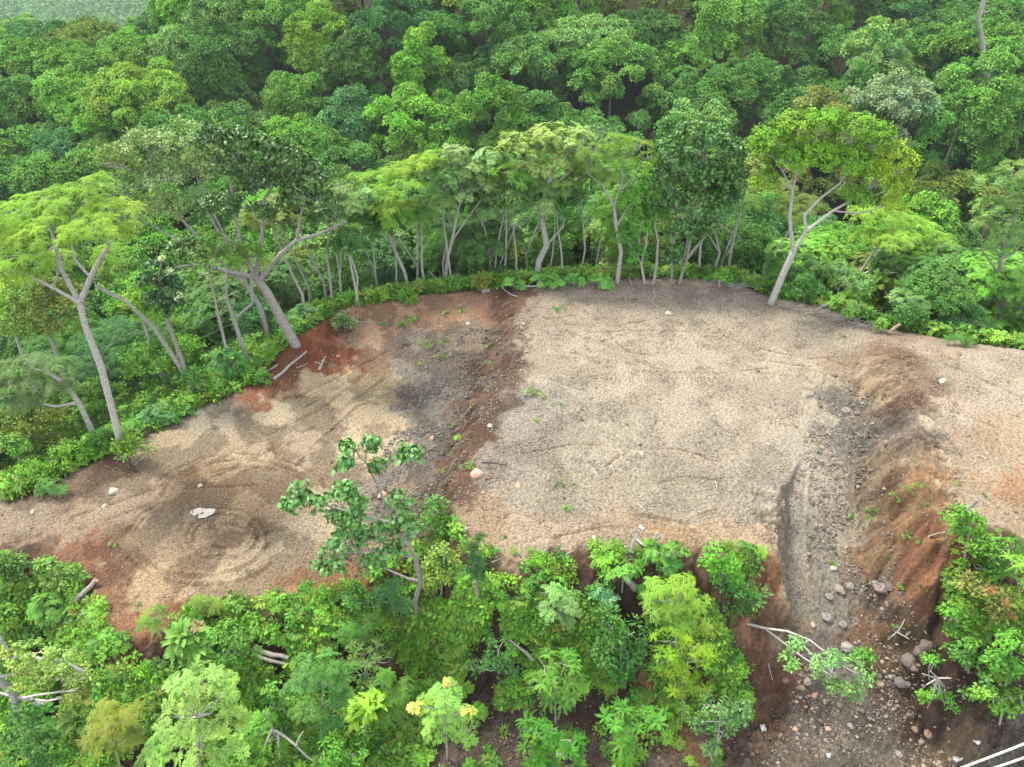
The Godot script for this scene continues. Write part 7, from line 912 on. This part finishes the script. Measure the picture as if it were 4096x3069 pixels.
func build_ground() -> void:
	const STEP := 0.07
	# colour of the soil, from samples spread over the plot, on a coarse grid
	var gx0 := -28.0
	var gz0 := -42.0
	const GC := 0.3
	var gw := int(56.0 / GC) + 1
	var gh := int(34.0 / GC) + 1
	var grid := PackedColorArray()
	grid.resize(gw * gh)
	var ns := SOIL.size() / 6
	for j in gh:
		for i in gw:
			var x := gx0 + i * GC
			var z := gz0 + j * GC
			var sum := Vector4.ZERO
			var ws := 0.0
			for k in ns:
				var dx: float = SOIL[k * 6] - x
				var dz: float = SOIL[k * 6 + 1] - z
				var d := dx * dx + dz * dz
				if d > 60.0: continue
				d += 0.12
				var w := 1.0 / (d * d * d * d)
				sum += Vector4(SOIL[k * 6 + 2], SOIL[k * 6 + 3], SOIL[k * 6 + 4], SOIL[k * 6 + 5]) * w
				ws += w
			if ws > 0: sum /= ws
			else: sum = Vector4(0.06, 0.045, 0.03, 0.2)
			grid[j * gw + i] = Color(sum.x, sum.y, sum.z, sum.w)
	# wheel and track marks, pressed into the soil
	var xs := axis(-26.0, 26.0, STEP, 1500.0)
	var zs := axis(-40.0, -10.0, STEP, 1500.0)
	var nx := xs.size()
	var nz := zs.size()
	var ix0 := 0
	while xs[ix0] < -26.0 - 0.001: ix0 += 1
	var iz0 := 0
	while zs[iz0] < -40.0 - 0.001: iz0 += 1
	var fw := int(52.0 / STEP) + 1
	var fh := int(30.0 / STEP) + 1
	var press := PackedFloat32Array()
	press.resize(fw * fh)
	for tr in TRACKS:
		var pts: Array = tr[1]
		var hw: float = tr[0]
		var run := 0.0
		for i in pts.size() - 1:
			var a := Vector2(pts[i][0], pts[i][1])
			var b := Vector2(pts[i + 1][0], pts[i + 1][1])
			var L := a.distance_to(b)
			var u := (b - a) / maxf(L, 0.001)
			var s := 0.0
			while s < L:
				var p := a + u * s
				var cut := 1.0 if sin((run + s) * 24.0) > -0.5 else 0.7
				cut *= clampf(0.6 + 1.3 * n_mid.get_noise_2d(p.x * 2.0, p.y * 2.0), 0.0, 1.0)
				var side := -hw
				while side <= hw + 0.1:
					var q := p + Vector2(-u.y, u.x) * side
					var gi := int((q.x + 26.0) / STEP)
					var gj := int((q.y + 40.0) / STEP)
					if gi >= 0 and gj >= 0 and gi < fw and gj < fh:
						var f := cut if absf(side) <= hw else -0.5
						if absf(f) > absf(press[gj * fw + gi]): press[gj * fw + gi] = f
					side += 0.04
				s += 0.04
			run += L
	var V := PackedVector3Array()
	var N := PackedVector3Array()
	var C := PackedColorArray()
	V.resize(nx * nz); N.resize(nx * nz); C.resize(nx * nz)
	for j in nz:
		var z := zs[j]
		for i in nx:
			var x := xs[i]
			var y := height(x, z)
			var near := absf(x) < 27.0 and z > -41.0 and z < -9.0
			var col := Color(0.055, 0.042, 0.026)
			if near:
				var b := n_big.get_noise_2d(x * 3.0, z * 3.0)
				var m := n_mid.get_noise_2d(x * 1.5, z * 1.5)
				var f := n_fine.get_noise_2d(x, z)
				var f2 := n_fine.get_noise_2d(x * 2.6 + 31, z * 2.6)
				var wx := x + m * 0.9 + f * 0.5 + f2 * 0.22
				var wz := z + n_mid.get_noise_2d(x * 1.5 + 70, z * 1.5) * 0.9 + n_fine.get_noise_2d(x + 55, z) * 0.5 + n_fine.get_noise_2d(x * 2.6, z * 2.6 + 77) * 0.22
				var ci := clampf((wx - gx0) / GC, 0, gw - 1.01)
				var cj := clampf((wz - gz0) / GC, 0, gh - 1.01)
				var i0 := int(ci)
				var j0 := int(cj)
				var at := j0 * gw + i0
				var s := grid[at].lerp(grid[at + 1], ci - i0).lerp(grid[at + gw].lerp(grid[at + gw + 1], ci - i0), cj - j0)
				var k := s.a
				# washed sand lies in sheets, coarse darker grit shows between them
				var sheet := smoothstep(-0.05, 0.12, b * 0.8 + m * 0.5 + f * 0.22)
				var calm := 0.4 if x > look(T_CL, z) else 1.0
				sheet = lerpf(0.6, sheet, calm)
				var f3 := n_fine.get_noise_2d(x * 5.1 + 7, z * 5.1)
				var q := lerpf(0.72, 1.14, sheet) * (1.0 + f * 0.16 * k + f2 * 0.25 * k + f3 * (0.1 + 0.28 * k))
				var grit := smoothstep(0.12, 0.42, f2 + f * 0.6 - 0.25 + 0.35 * k)
				q *= 1.0 - 0.42 * grit * k
				col = Color(s.r * q, s.g * q * (1.0 + 0.03 * sheet), s.b * q * (1.0 + 0.05 * sheet))
				var fd := look(T_CL, z) - x + m * 0.3 + f * 0.15
				if fd > 0.05 and fd < 1.7 and z < -17.5 and z > -35.5:
					var rill := n_fine.get_noise_2d(x * 0.5, z * 2.4)
					var ww := smoothstep(0.05, 0.25, fd) * smoothstep(1.7, 1.3, fd) * 0.85
					var dk := Color(0.105, 0.066, 0.045) * (1.0 + rill * 0.9)
					s = Color(lerpf(s.r, dk.r, ww), lerpf(s.g, dk.g, ww), lerpf(s.b, dk.b, ww), k)
					col = Color(s.r * q, s.g * q, s.b * q)
					y += rill * 0.1
				var rough := 0.02 + 0.07 * k
				y += f * rough * 0.7 + f2 * rough * 0.6 + f3 * rough * 0.4 + m * 0.05
				var gi := int((x + 26.0) / STEP + 0.5)
				var gj := int((z + 40.0) / STEP + 0.5)
				if gi >= 0 and gj >= 0 and gi < fw and gj < fh:
					var pr := press[gj * fw + gi]
					y -= pr * 0.045
					if pr > 0: col = col.lerp(Color(col.r * 0.68, col.g * 0.62, col.b * 0.56), pr)
					elif pr < 0: col = col.lerp(Color(col.r * 1.25, col.g * 1.25, col.b * 1.22), -pr)
				var xlz := look(T_XL, z)
				var xrz := look(T_XR, z)
				var cutting := x > xlz - 1.6 and x < xlz and z > -20.5 or x > xrz - 0.2 and x < xrz + 2.6 and z > -28
				if cutting or z > look(T_ZF, x) and y > -5.2 and (x < xlz or x > xrz):
					var side := x > xlz - 1.7
					var c3 := n_mid.get_noise_2d(x * 1.6, z * 2.6) if side else n_mid.get_noise_2d(x * 2.6, z * 1.6)
					var c4 := n_fine.get_noise_2d(x * 1.1, z * 1.7) if side else n_fine.get_noise_2d(x * 1.7, z * 1.1)
					c4 += f2 * 0.5
					y += c3 * 0.1 + c4 * 0.06 + f * 0.08 + f2 * 0.05
					var mo := clampf(1.0 + c3 * 0.55 + c4 * 0.4, 0.55, 1.4)
					col = Color(col.r * mo, col.g * lerpf(1.0, mo, 1.1), col.b * lerpf(1.0, mo, 1.15))
			else:
				y += n_big.get_noise_2d(x * 0.4, z * 0.4) * (2.0 if z < -44 else 0.3)
				var g := 0.5 + n_mid.get_noise_2d(x * 0.3, z * 0.3)
				col = Color(0.055, 0.042, 0.026).lerp(Color(0.045, 0.06, 0.02), clampf(g, 0, 1))
				if z < -75 and z > -135:
					var u := x / -z
					var w := smoothstep(0.06, 0.02, absf(u - 0.335)) * smoothstep(-75, -82, z)
					col = col.lerp(Color(0.13, 0.09, 0.065) * (0.8 + 0.6 * n_mid.get_noise_2d(x, z)), w)
			V[j * nx + i] = Vector3(x, y, z)
			C[j * nx + i] = col
	for j in nz:
		for i in nx:
			var a := V[j * nx + mini(i + 1, nx - 1)] - V[j * nx + maxi(i - 1, 0)]
			var b := V[mini(j + 1, nz - 1) * nx + i] - V[maxi(j - 1, 0) * nx + i]
			N[j * nx + i] = b.cross(a).normalized()
	var I := PackedInt32Array()
	I.resize((nx - 1) * (nz - 1) * 6)
	var w := 0
	for j in nz - 1:
		for i in nx - 1:
			var a := j * nx + i
			I[w] = a; I[w + 1] = a + 1; I[w + 2] = a + nx
			I[w + 3] = a + 1; I[w + 4] = a + nx + 1; I[w + 5] = a + nx
			w += 6
	print("ground verts ", nx * nz)
	var arr := []
	arr.resize(Mesh.ARRAY_MAX)
	arr[Mesh.ARRAY_VERTEX] = V
	arr[Mesh.ARRAY_NORMAL] = N
	arr[Mesh.ARRAY_COLOR] = C
	arr[Mesh.ARRAY_INDEX] = I
	var am := ArrayMesh.new()
	am.add_surface_from_arrays(Mesh.PRIMITIVE_TRIANGLES, arr)
	var o := part("ground", am, mat.earth, self)
	meta(o, "bare graded earth terraces and wooded slopes", "", "", "structure")

# ---------------------------------------------------------------- far forest
const TONES := [["dark green", Color(0.05, 0.125, 0.03)], ["deep green", Color(0.065, 0.165, 0.04)], ["fresh green", Color(0.095, 0.215, 0.04)], ["bluish green", Color(0.06, 0.16, 0.065)], ["olive green", Color(0.13, 0.19, 0.045)], ["bright green", Color(0.12, 0.28, 0.04)], ["pale green", Color(0.14, 0.26, 0.095)]]

func hill_tree(o: Node3D, col: Color, form: int, tall: float, wide: float) -> void:
	var lobes := []
	var n := int(24 + wide * 3.0)
	# bosses of leaves over the whole crown: domed, hung with creepers to the ground, or layered
	var mid: float = [0.58, 0.5, 0.74][form] * tall
	var rad: Vector3 = [Vector3(wide, tall * 0.4, wide), Vector3(wide * 0.78, tall * 0.5, wide * 0.78), Vector3(wide * 1.1, tall * 0.2, wide * 1.1)][form]
	var knobs := []
	for i in 5: knobs.append([rv(), rng.randf_range(0.75, 1.25)])
	for i in n:
		var d := rv()
		if d.y < -0.35: d.y = -d.y
		if d.z < -0.3: d.z = -d.z      # few on the uphill side
		var bulge := 0.92
		for k in knobs: bulge += 0.16 * k[1] * maxf(0.0, d.dot(k[0]) - 0.3)
		var r := rng.randf_range(0.7, 1.35) * (0.75 + wide * 0.055)
		lobes.append([Vector3(0, mid, 0) + d * rad * bulge * rng.randf_range(0.82, 1.03), Vector3(r, r * (1.5 if form == 1 and d.y < 0.6 else 0.78), r), rng.randf_range(0.85, 1.15)])
	if form == 2:
		for i in 12:
			var a := i * 0.52 + rng.randf()
			lobes.append([Vector3(cos(a) * wide * 0.6, tall * rng.randf_range(0.15, 0.55), sin(a) * wide * 0.6), Vector3(1.2, 1.3, 1.2)])
	var lean := Vector3(rng.randf_range(-0.5, 0.5), 0, rng.randf_range(-0.5, 0.5))
	plant(o, "clump", col, [[[Vector3(0, -0.6, 0), lean * 0.5 + Vector3(0, tall * 0.35, 0), lean + Vector3(0, tall * 0.75, 0)], 0.26, 0.1]], lobes, 0.85, 0)

func build_hillside() -> void:
	var spots := []
	for h in HILL_SPECIAL: spots.append(Vector2(h[0], h[1]))
	for h in HILL_SPECIAL:
		var o := thing("hillside_tree", h[6], "tree", ground(h[0], h[1]), "trees on the far hillside")
		hill_tree(o, Color(h[7], h[8], h[9]), h[5], h[3], h[4])
	var row := 0
	for D in [64.0, 71.5, 79.0, 86.5, 94.0, 102.0, 110.0, 118.5, 127.0]:
		row += 1
		var x: float = -0.8 * D
		var here := []
		while x < 0.8 * D:
			var p := Vector2(x + rng.randf_range(-1.6, 1.6), -D + rng.randf_range(-2.5, 2.5))
			x += rng.randf_range(6.4, 8.6)
			var u := p.x / -p.y
			if absf(u) > 0.79: continue
			if absf(u - 0.335) < 0.022 and D > 80 and D < 104: continue
			var ok := true
			for s in spots: if s.distance_to(p) < 5.6: ok = false
			if ok: here.append(p)
		for i in here.size():
			var p: Vector2 = here[i]
			var tone: Array = TONES[[0, 1, 1, 2, 2, 2, 3, 4, 5, 5, 6, 1][rng.randi() % 12]]
			var form: int = [0, 0, 1, 1, 1, 2][rng.randi() % 6]
			var tall := rng.randf_range(8.5, 15.5)
			if D > 90 and p.x / -p.y < -0.4: tall = minf(tall, 8.0)
			var wide := rng.randf_range(3.4, 6.4) if rng.randf() < 0.8 else rng.randf_range(6.4, 7.6)
			var words: String = ["round-crowned", "creeper-hung", "spreading"][form]
			var o := thing("hillside_tree", "%s %s tree, far hillside, %s row up, %s from the left" % [tone[0], words, ordinal(row), ordinal(i + 1)], "tree", ground(p.x, p.y), "trees on the far hillside")
			hill_tree(o, tone[1], form, tall, wide)
	# woods on the distant valley side
	var where := []
	var tint := PackedColorArray()
	for i in 9000:
		var D := rng.randf_range(160, 1000)
		var p := Vector3(D * rng.randf_range(-0.78, -0.34), 0, -D)
		p.y = height(p.x, p.z) + 1.0 + n_big.get_noise_2d(p.x * 0.4, p.z * 0.4) * 2.0
		where.append(at_up(p, UPV, rng.randf() * TAU, rng.randf_range(5, 9)))
		tint.append(Color(0.1, 0.2, 0.06) * rng.randf_range(0.7, 1.4))
	for i in 220:
		var D := rng.randf_range(78, 104)
		var p := Vector3(D * (0.335 + rng.randf_range(-0.03, 0.03)), 0, -D)
		p.y = height(p.x, p.z) + 0.3
		where.append(at_up(p, UPV, rng.randf() * TAU, rng.randf_range(0.3, 0.9)))
		tint.append(Color(0.09, 0.22, 0.03) * rng.randf_range(0.7, 1.4))
	var o := scatter("distant_forest", sprig.clump, mat.leaf, where, tint, self)
	meta(o, "hazy woods on the distant valley side", "forest", "", "stuff")

func build_slope_trees() -> void:
	var bands := [[], [], [], []]
	var z := -22.0
	while z > -66.0:
		var x := -56.0
		while x < 50.0:
			var p := Vector2(x + rng.randf_range(-1.7, 1.7), z + rng.randf_range(-1.7, 1.7))
			x += 4.6
			if absf(p.x / p.y) > (1.02 if p.x < 0 else 0.84): continue
			var d := far_d(p.x, p.y)
			if d < 3.0 or d > 27.0 and p.x > -16: continue
			if d > 50: continue
			bands[0 if d < 8.5 else (1 if d < 16 else (2 if d < 27 else 3))].append(p)
		z -= 4.6
	for b in 4:
		bands[b].sort_custom(func(m, n): return m.x / -m.y < n.x / -n.y)
		for i in bands[b].size():
			var p: Vector2 = bands[b][i]
			var kind: String = ["small", "broad", "small", "feather", "frond"][rng.randi() % 5]
			var tone: Array = TONES[[0, 1, 1, 2, 3, 5, 4][rng.randi() % 7]]
			var d := far_d(p.x, p.y)
			var tall: float = [rng.randf_range(3.6, 5.4), rng.randf_range(6.0, 8.0), rng.randf_range(8.0, 10.5), rng.randf_range(8.0, 11.0)][b]
			if p.x < -12: tall *= 0.75
			var wide := tall * rng.randf_range(0.32, 0.42)
			var o := thing("slope_tree", "%s tree %s the cleared rim, %s such from the left" % [tone[0], ["close below", "midway below", "far below", "in the ravine left of"][b], ordinal(i + 1)], "tree", ground(p.x, p.y), "trees on the slope behind the clearing")
			var lean := Vector3(rng.randf_range(-0.6, 0.6), 0, rng.randf_range(-0.3, 0.3))
			var lobes := []
			for k in 8:
				var a := k * 2.4
				var q := sqrt((k + 0.5) / 8.0)
				lobes.append([lean + Vector3(cos(a) * q * wide, tall * 0.85 - q * wide * 0.5, sin(a) * q * wide), Vector3(0.5, 0.36, 0.5) * wide * rng.randf_range(0.9, 1.25)])
			for k in 3:
				var a := k * 2.1 + rng.randf()
				lobes.append([Vector3(cos(a) * wide * 0.5, tall * 0.35, sin(a) * wide * 0.5), Vector3(0.5, 0.5, 0.5) * wide])
			plant(o, kind, tone[1], [[[Vector3(0, -0.5, 0), lean * 0.4 + Vector3(0, tall * 0.4, 0), lean + Vector3(0, tall * 0.78, 0)], 0.035 + tall * 0.012, 0.04]], lobes, 0.75, 2)

func build_rim_trees() -> void:
	var no := 0
	var x := -13.5
	while x < 27.0:
		x += rng.randf_range(0.6, 1.25)
		if x > 15.5: x += 1.5
		# walk back from the plot until the rim is a little behind us
		var z := -18.0
		var want := rng.randf_range(1.2, 5.5)
		while far_d(x, z) < want: z -= 0.15
		no += 1
		var tall := rng.randf_range(6.2, 8.6)
		if x > 15.5: tall = rng.randf_range(3.0, 4.6)
		var tone: Color = TONES[[1, 2, 5, 6, 6, 4, 3][rng.randi() % 7]][1]
		var o := thing("rim_tree", "thin grey-stemmed tree in the row behind the rim, %s from the left" % ordinal(no), "tree", ground(x, z), "thin trees in the row behind the rim")
		var bend := Vector3(rng.randf_range(-0.9, 0.9), 0, rng.randf_range(-0.4, 0.4))
		var kink := Vector3(rng.randf_range(-0.3, 0.3), 0, 0)
		var stems := [[[Vector3(0, -0.4, 0), kink + Vector3(0, tall * 0.25, 0), bend * 0.6 + Vector3(0, tall * 0.5, 0), bend - kink + Vector3(0, tall * 0.78, 0)], rng.randf_range(0.06, 0.11), 0.035]]
		if rng.randf() < 0.5: stems.append([[kink + Vector3(0, tall * 0.25, 0), Vector3(rng.randf_range(-1.2, 1.2), tall * 0.5, 0), Vector3(rng.randf_range(-1.6, 1.6), tall * 0.7, 0)], 0.05, 0.025])
		var lobes := []
		for k in 7:
			var a := k * 2.4
			var q := sqrt((k + 0.5) / 7.0) * rng.randf_range(1.0, 1.7)
			lobes.append([bend + Vector3(cos(a) * q, tall * 0.9 - q * 0.45 + rng.randf_range(-0.4, 0.3), sin(a) * q), Vector3(0.75, 0.42, 0.75) * rng.randf_range(0.8, 1.25)])
		plant(o, ["frond", "small", "feather", "frond", "broad"][rng.randi() % 5], tone, stems, lobes, 0.7, 5)

func build_placed_plants() -> void:
	for p in PLANTS:
		var at := Vector3(p[5][0], height(p[5][0], p[5][1]), p[5][1])
		var o := thing(p[0], p[1], p[2], at, p[3])
		var stems := []
		for s in p[7]:
			var pts := []
			for q in s[2]: pts.append(Vector3(q[0], q[1], q[2]) - at)
			if stems.is_empty(): pts[0] = Vector3(0, -0.3, 0)
			stems.append([pts, s[0], s[1]])
		var lobes := []
		var col := Color(p[6][0], p[6][1], p[6][2])
		for l in p[8]:
			var lb := [Vector3(l[0], l[1], l[2]) - at, Vector3(l[3], l[4], l[5])]
			if l.size() > 6: lb.append(Color(l[6], l[7], l[8]))
			lobes.append(lb)
		if p[4].begins_with("weed"):
			ragged_weed(o, col, lobes[0][1].x * 1.6)
		else:
			plant(o, p[4], col, stems, lobes, p[9], p[10])

func ragged_weed(o: Node3D, col: Color, size: float) -> void:
	# a few leafy shoots of uneven length from one root, some lying flat
	var where := []
	var tint := PackedColorArray()
	var mb := MB.new()
	var n := rng.randi_range(4, 9)
	var sway := rv()
	for i in n:
		var d := (rv() * Vector3(1, 0.25, 1) + sway * Vector3(0.7, 0, 0.7)).normalized()
		var reach := size * rng.randf_range(0.2, 1.7)
		var e := d * reach + Vector3(0, size * rng.randf_range(0.1, 0.8), 0)
		mb.tube([Vector3(0, -0.02, 0), e * 0.5 + Vector3(0, 0.03, 0), e], 0.008, 0.004, 3, Color(0.2, 0.2, 0.1))
		where.append(at_up(e, (UPV + d).normalized(), rng.randf() * TAU, clampf(size * rng.randf_range(0.35, 0.75), 0.06, 0.2)))
		tint.append(Color(col.r * rng.randf_range(0.7, 1.3), col.g * rng.randf_range(0.75, 1.05), col.b * 0.7))
	part("stem", mb.mesh(), mat.bark, o)
	scatter("foliage", sprig[["broad", "frond", "small"][rng.randi() % 3]], mat.leaf, where, tint, o).set_meta("kind", "stuff")

func build_cover() -> void:
	# low plants and creepers nobody could count: on the front bank and on the slopes behind the rim
	for set_no in 2:
		for kind in ["broad", "small", "frond"]:
			var where := []
			var tint := PackedColorArray()
			var want: int = [5600, 13000][set_no]
			var tries := 0
			while where.size() < want and tries < 90000:
				tries += 1
				var x := rng.randf_range(-25, 25) if set_no == 0 else rng.randf_range(-52, 40)
				var z := rng.randf_range(-19.5, -11.0) if set_no == 0 else rng.randf_range(-56, -14)
				var keep := 0.0
				if set_no == 0:
					var q := z - look(T_ZF, x)
					var wall := x > look(T_XL, z) - 1.4 and x < look(T_XR, z) + 1.6
					if q > -0.1 and not wall:
						keep = 0.6 if q > 0.9 else 0.1
						if x > -3 and z > -13.9: keep = 0.02
						if x > 2 and z > -14.6: keep *= 0.4
						keep *= smoothstep(-0.25, 0.2, n_mid.get_noise_2d(x * 1.3, z * 1.3 + 50) + 0.08)
				else:
					var d := far_d(x, z)
					if d > 0.5 and absf(x / z) < 1.0: keep = 0.9 if d < 9 else 0.5
				if rng.randf() > keep: continue
				var s := rng.randf_range(0.16, 0.42) if set_no == 0 else rng.randf_range(0.25, 0.6)
				var p := ground(x, z) + Vector3(0, s * rng.randf_range(0.3, 1.0), 0)
				where.append(at_up(p, (UPV + rv() * 0.6 + Vector3(0, 0, 0.4 if set_no == 0 else 0.0)).normalized(), rng.randf() * TAU, s))
				var t: Color = TONES[[1, 2, 2, 5, 5, 4, 0][rng.randi() % 7]][1]
				tint.append(Color(t.r * rng.randf_range(0.85, 1.3), t.g * rng.randf_range(0.9, 1.25), t.b * 0.62))
			var o := scatter(numbered("undergrowth"), sprig[kind], mat.leaf, where, tint, self)
			meta(o, ["low %s-leaved plants covering the front bank", "low %s-leaved plants covering the slope behind the rim"][set_no] % {"broad": "broad", "small": "small", "frond": "feather"}[kind], "undergrowth", "", "stuff")

# ---------------------------------------------------------------- stones, wood, small things
func rock_mesh(seed_no: int, sub := 1) -> ArrayMesh:
	var f := FastNoiseLite.new()
	f.seed = seed_no
	f.frequency = 0.9
	var mb := MB.new()
	var rings := 5 if sub == 1 else 8
	var seg := 7 if sub == 1 else 12
	var P := func(i: int, j: int) -> Vector3:
		var th := PI * i / rings
		var ph := TAU * (j % seg) / seg
		var d := Vector3(sin(th) * cos(ph), cos(th), sin(th) * sin(ph))
		var q := 0.8 + 0.5 * f.get_noise_3dv(d * 1.3) + 0.15 * f.get_noise_3dv(d * 4.0)
		for pl in [Vector3(0.7, 0.6, 0.2), Vector3(-0.6, 0.5, 0.6), Vector3(0.1, 0.4, -0.9), Vector3(-0.3, -0.8, -0.2)]:
			var h := d.dot(pl.normalized())
			if h > 0.0: q = minf(q, 0.66 / h)
		return d * q * Vector3(1.1, 0.75, 0.95)
	for i in rings:
		for j in seg:
			var a: Vector3 = P.call(i, j)
			var b: Vector3 = P.call(i + 1, j)
			var c: Vector3 = P.call(i + 1, j + 1)
			var d: Vector3 = P.call(i, j + 1)
			if i > 0: mb.tri(a, d, c, Color.WHITE)
			if i < rings - 1: mb.tri(a, c, b, Color.WHITE)
	return mb.mesh()

func build_stones() -> void:
	var rocks := [rock_mesh(1), rock_mesh(2), rock_mesh(3)]
	# gravel and clods, uncountable
	var sets := [["gravel", 42000, 0.018, 0.042], ["rubble", 3300, 0.04, 0.1]]
	for k in 2:
		var where := []
		var tint := PackedColorArray()
		var tries := 0
		while where.size() < sets[k][1] and tries < 400000:
			tries += 1
			var x := rng.randf_range(-22, 24)
			var z := rng.randf_range(-38, -11.5)
			if far_d(x, z) > -0.2: continue
			var cl := look(T_CL, z)
			var xl := look(T_XL, z)
			var xr := look(T_XR, z)
			var keep := 0.0
			var c := Color(0.3, 0.26, 0.21)
			var q := z - look(T_ZF, x)
			if x > xl and x < xr + 0.6:
				keep = 0.75 if z > -27 else 0.3
				c = Color(0.24, 0.21, 0.18)
			elif q > 0:
				keep = 0.55 if z > -14.2 and x > -3 else 0.02
				c = Color(0.15, 0.12, 0.1)
			elif x < cl and x > cl - 4.5 and z > -34:
				keep = 0.9
				c = Color(0.16, 0.145, 0.125)
			elif x < cl: keep = 0.1
			elif x < xl: keep = 0.4 if k == 0 else 0.16
			else: keep = 0.14
			if k == 1: keep = keep * keep * 0.8
			keep *= smoothstep(-0.3, 0.25, n_mid.get_noise_2d(x * 1.4 + 12, z * 1.4))
			if rng.randf() > keep: continue
			var s := rng.randf_range(sets[k][2], sets[k][3])
			var p := ground(x, z)
			p.y += s * 0.2
			where.append(at_up(p, (UPV + rv() * 0.6).normalized(), rng.randf() * TAU, s))
			var g := rng.randf_range(0.35, 1.0) if rng.randf() < 0.7 else rng.randf_range(1.0, 1.5)
			var warm := rng.randf_range(0.9, 1.15)
			tint.append(Color(c.r * g * warm, c.g * g, c.b * g / warm))
		var o := scatter(sets[k][0], rocks[k], mat.stone, where, tint, self)
		meta(o, ["fine stones strewn over the terraces", "broken clods and stones strewn along the banks and ramp"][k], sets[k][0], "", "stuff")
	var hi := [rock_mesh(21, 2), rock_mesh(22, 2), rock_mesh(23, 2), rock_mesh(24, 2)]
	for r in ROCKS:
		var o := MeshInstance3D.new()
		o.mesh = hi[rng.randi() % 4].duplicate()
		var m: StandardMaterial3D = mat.stone.duplicate()
		m.vertex_color_use_as_albedo = false
		m.albedo_color = lin(r[3], r[4], r[5])
		o.material_override = m
		o.name = numbered("rock")
		add_child(o)
		var s: float = r[2]
		o.position = ground(r[0], r[1]) + Vector3(0, s * 0.25, 0)
		o.rotation = Vector3(rng.randf_range(-0.3, 0.3), rng.randf() * TAU, rng.randf_range(-0.3, 0.3))
		o.scale = Vector3(s, s, s) * Vector3(rng.randf_range(0.9, 1.25), rng.randf_range(0.75, 1.0), rng.randf_range(0.85, 1.1))
		meta(o, r[6], "rock", "loose rocks on the plot")

func build_wood() -> void:
	for w in WOOD:
		# name, label, category, colour, r0, r1, [[points], ...]
		var a: Array = w[6][0][0]
		var at := Vector3(a[0], a[1], a[2])
		var o := thing(w[0], w[1], w[2], at, "dead wood lying about the clearing" if w[2] != "stump" else "")
		var col := Color(w[3][0], w[3][1], w[3][2])
		var first := true
		for line in w[6]:
			var pts := []
			for i in line.size():
				var q := Vector3(line[i][0], line[i][1], line[i][2]) - at
				pts.append(q)
				if i + 1 < line.size():
					var nx := Vector3(line[i + 1][0], line[i + 1][1], line[i + 1][2]) - at
					pts.append(q.lerp(nx, 0.5) + rv() * q.distance_to(nx) * 0.05)
			var mb := MB.new()
			mb.tube(pts, w[4] * (1.0 if first else 0.6), w[5], 7, col, 0.06)
			part("stem" if first else "branch", mb.mesh(), mat.bark, o)
			first = false

func build_small() -> void:
	# puddle
	var mb := MB.new()
	var c := Vector3(PUDDLE[0], 0, PUDDLE[1])
	var y := height(c.x, c.z) + 0.012
	var rim := []
	for i in 40:
		var a := TAU * i / 40
		var r := 1.0 + 0.45 * n_mid.get_noise_2d(cos(a) * 3.0, sin(a) * 3.0)
		rim.append(Vector3(cos(a) * r * 0.5, 0, sin(a) * r * 0.27))
	for i in 40: mb.tri(Vector3.ZERO, rim[i], rim[(i + 1) % 40], Color.WHITE)
	var o := part("puddle", mb.mesh(), mat.water, self)
	o.position = Vector3(c.x, y, c.z)
	meta(o, "small puddle of muddy water on the lower terrace", "", "", "structure")
	for w in CABLES:
		var m := MB.new()
		var a := Vector3(w[1][0], w[1][1], w[1][2])
		var b := Vector3(w[2][0], w[2][1], w[2][2])
		var pts := []
		for i in 25:
			var t := i / 24.0
			pts.append(a.lerp(b, t) - a - Vector3(0, w[3] * 4.0 * t * (1.0 - t), 0))
		m.tube(pts, w[4], w[4], 6, Color.WHITE)
		var t := part(numbered("power_cable"), m.mesh(), mat.cable if w[4] > 0.02 else mat.wire, self)
		t.position = a
		meta(t, w[0], "cable", "overhead cables")
	for l in LITTER:
		var m := MB.new()
		var k := FastNoiseLite.new()
		k.seed = int(l[0] * 100)
		k.frequency = 1.2
		# crumpled sheet with thickness
		var P := func(i: int, j: int, s: float) -> Vector3:
			var u := i / 5.0 - 0.5
			var v := j / 5.0 - 0.5
			return Vector3(u + 0.2 * k.get_noise_2d(v * 4, 3), 0.25 + 0.35 * k.get_noise_2d(u * 3, v * 3) + s, v * 0.7 + 0.2 * k.get_noise_2d(u * 4, 9))
		for i in 5:
			for j in 5:
				for s in [0.03, -0.03]:
					var aa: Vector3 = P.call(i, j, s)
					var bb: Vector3 = P.call(i + 1, j, s)
					var cc: Vector3 = P.call(i + 1, j + 1, s)
					var dd: Vector3 = P.call(i, j + 1, s)
					m.tri(aa, bb, cc, Color.WHITE)
					m.tri(aa, cc, dd, Color.WHITE)
		var t := part(numbered("plastic_scrap"), m.mesh(), mat.plastic, self)
		t.position = ground(l[0], l[1])
		t.scale = Vector3.ONE * l[2]
		t.rotation.y = l[0] * 7.0
		meta(t, l[3], "litter", "plastic scraps")
